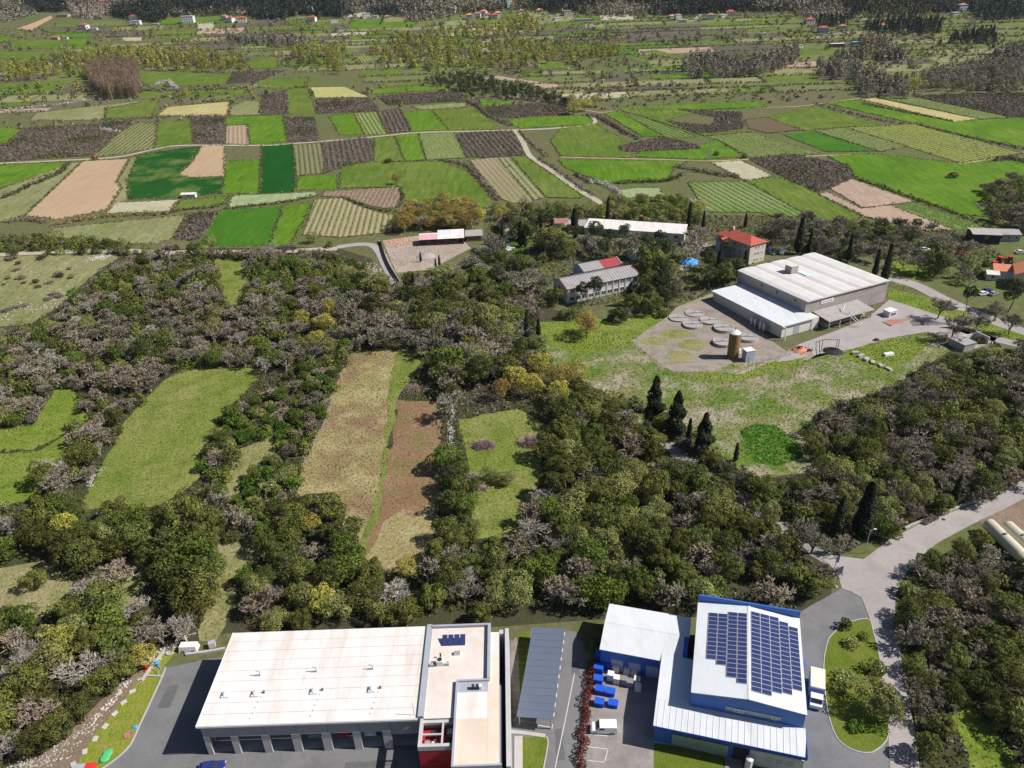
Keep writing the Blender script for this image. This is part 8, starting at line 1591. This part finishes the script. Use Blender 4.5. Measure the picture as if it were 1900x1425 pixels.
for c, pts, lb in (('T', [(-120,-30),(120,-30),(200,80),(60,120),(-120,140)], 'grey brown wood at the upper left corner'), ('T', [(330,-20),(960,-30),(850,20),(600,60),(560,110),(420,100)], 'grey brown wood between the upper left conifers'), ('U', [(0,-30),(1060,-30),(1040,50),(700,60),(540,110),(380,120),(300,50),(0,90)], 'grey green wood along the upper edge at centre'), ('V', [(380,-30),(900,-30),(960,90),(720,110),(640,60),(400,60)], 'grey brown wood on the far slope right of centre'), ('V', [(1030,-30),(1600,-30),(1500,60),(1050,100)], 'mixed grey wood at the upper right')):
    forest(pts, c, 5.2, 'twig' if rg.random() < .5 else 'scrubgreen', lb, 7)
HX = [(pix(a[0], a[1], a[2])) for a in FAR]
P = [(p[0], p[1]) for p in gpoly('F', [(-60,-12),(1960,-12),(1960,26),(1500,22),(1150,30),(900,24),(640,34),(420,30),(250,34),(110,20),(-60,34)])]
X, Y = scatter_in(P, 6.0, rg, .5); hg = [G(*q) for q in HX]
ok = np.ones(len(X), bool)
for q in hg: ok &= ~((np.abs(X - q[0]) < 12) & (Y < q[1] + 8) & (Y > q[1] - 40))
X, Y = X[ok], Y[ok]; c = np.sin(X / 40) + np.sin(Y / 33 + X / 70) + rg.normal(0, .6, len(X))
for sel, m, lb in ((c > .0, 'conifer', 'dark scattered conifers covering the slope along the upper edge'), ((c <= .0) & (c > -.8), 'scrubgreen', 'dull green wood covering the slope along the upper edge'), (c <= -.8, 'twig', 'grey leafless wood covering the slope along the upper edge')):
    tufts('forest', X[sel], Y[sel], 3.0, 8.5, 30, 1.1, V[m], rg, lb, 'forest')
# hedges between the small far fields
X = []; Y = []
for a, b_ in HEDGE_LINES:
    n = int(math.hypot(b_[0] - a[0], b_[1] - a[1]) / 1.5)
    for t in np.linspace(0, 1, n + 1): X.append(a[0] + (b_[0] - a[0]) * t + rg.normal(0, .8)); Y.append(a[1] + (b_[1] - a[1]) * t + rg.normal(0, .8))
X, Y = np.array(X), np.array(Y); k = rg.random(len(X))
for lo, hi, m, w in ((0, .5, 'scrubleaf', 'brown'), (.5, .8, 'scrubgreen', 'dull green'), (.8, 1.01, 'oak', 'dark green')):
    q = (k >= lo) & (k < hi); tufts('field_hedges', X[q], Y[q], 1.2, 1.9, 9, .6, V[m], rg, w + ' hedges and bushes between the small far fields', 'hedges')
# scattered scrub over the far wild ground
NS = 17000; xx = rg.uniform(-760, 760, NS); yy = rg.uniform(600, 1150, NS); c = np.sin(xx / 60) + np.sin(yy / 25 + xx / 130) + rg.normal(0, .7, NS)
for _n, _k, _p in FPOLY:
    if max(p[1] for p in _p) > 560: c[inside(_p, xx, yy)] = -9; q = c > .1
for m, w, lo, hi in (('scrubleaf', 'brown', 0, .4), ('scrubgreen', 'dull green', .4, .72), ('twig', 'grey', .72, .9), ('lime', 'yellow green', .9, 1.01)):
    k = rg.random(NS); s = q & (k >= lo) & (k < hi); tufts('far_scrub', xx[s], yy[s], 1.7, 2.3, 12, .75, V[m], rg, w + ' scrub scattered over the far valley floor', 'scrub')

# single trees scattered over the far fields and hedges
NT = 2600; xx = rg.uniform(-760, 760, NT); yy = 620 + 520 * rg.random(NT) ** .8; c = np.sin(xx / 70 + 2) + np.sin(yy / 30 + xx / 90) + rg.normal(0, .8, NT)
for _n, _k, _p in FPOLY:
    if max(p[1] for p in _p) > 560: c[inside(_p, xx, yy)] = -9
k = rg.random(NT); q = c > .0
for m, w, lo, hi in (('farlime', 'yellow green', 0, .38), ('oak', 'dark green', .38, .62), ('twig', 'grey leafless', .62, .82), ('scrubgreen', 'dull green', .82, 1.01)):
    s_ = q & (k >= lo) & (k < hi); tufts('far_trees', xx[s_], yy[s_], 2.3, 5.8, 46, .75, V[m], rg, w + ' trees dotted along the far valley hedges', 'trees')
# ------------------------------------------------------------------ thin air between the near and the far
hz = MB().box(-2900, -700, -1.5, 2900, 3230, 560).build('haze', bpy.data.materials.new('haze_air')); hm = hz.data.materials[0]; hm.use_nodes = True; hn = hm.node_tree; hn.nodes.remove(hn.nodes['Principled BSDF'])
pv = hn.nodes.new('ShaderNodeVolumePrincipled'); pv.inputs['Color'].default_value = (.72, .82, 1.0, 1); pv.inputs['Density'].default_value = .00003; pv.inputs['Anisotropy'].default_value = .2
hn.links.new(pv.outputs[0], hn.nodes['Material Output'].inputs['Volume']); tag(hz, 'faint bluish haze over the whole valley', 'haze', None, 'stuff')
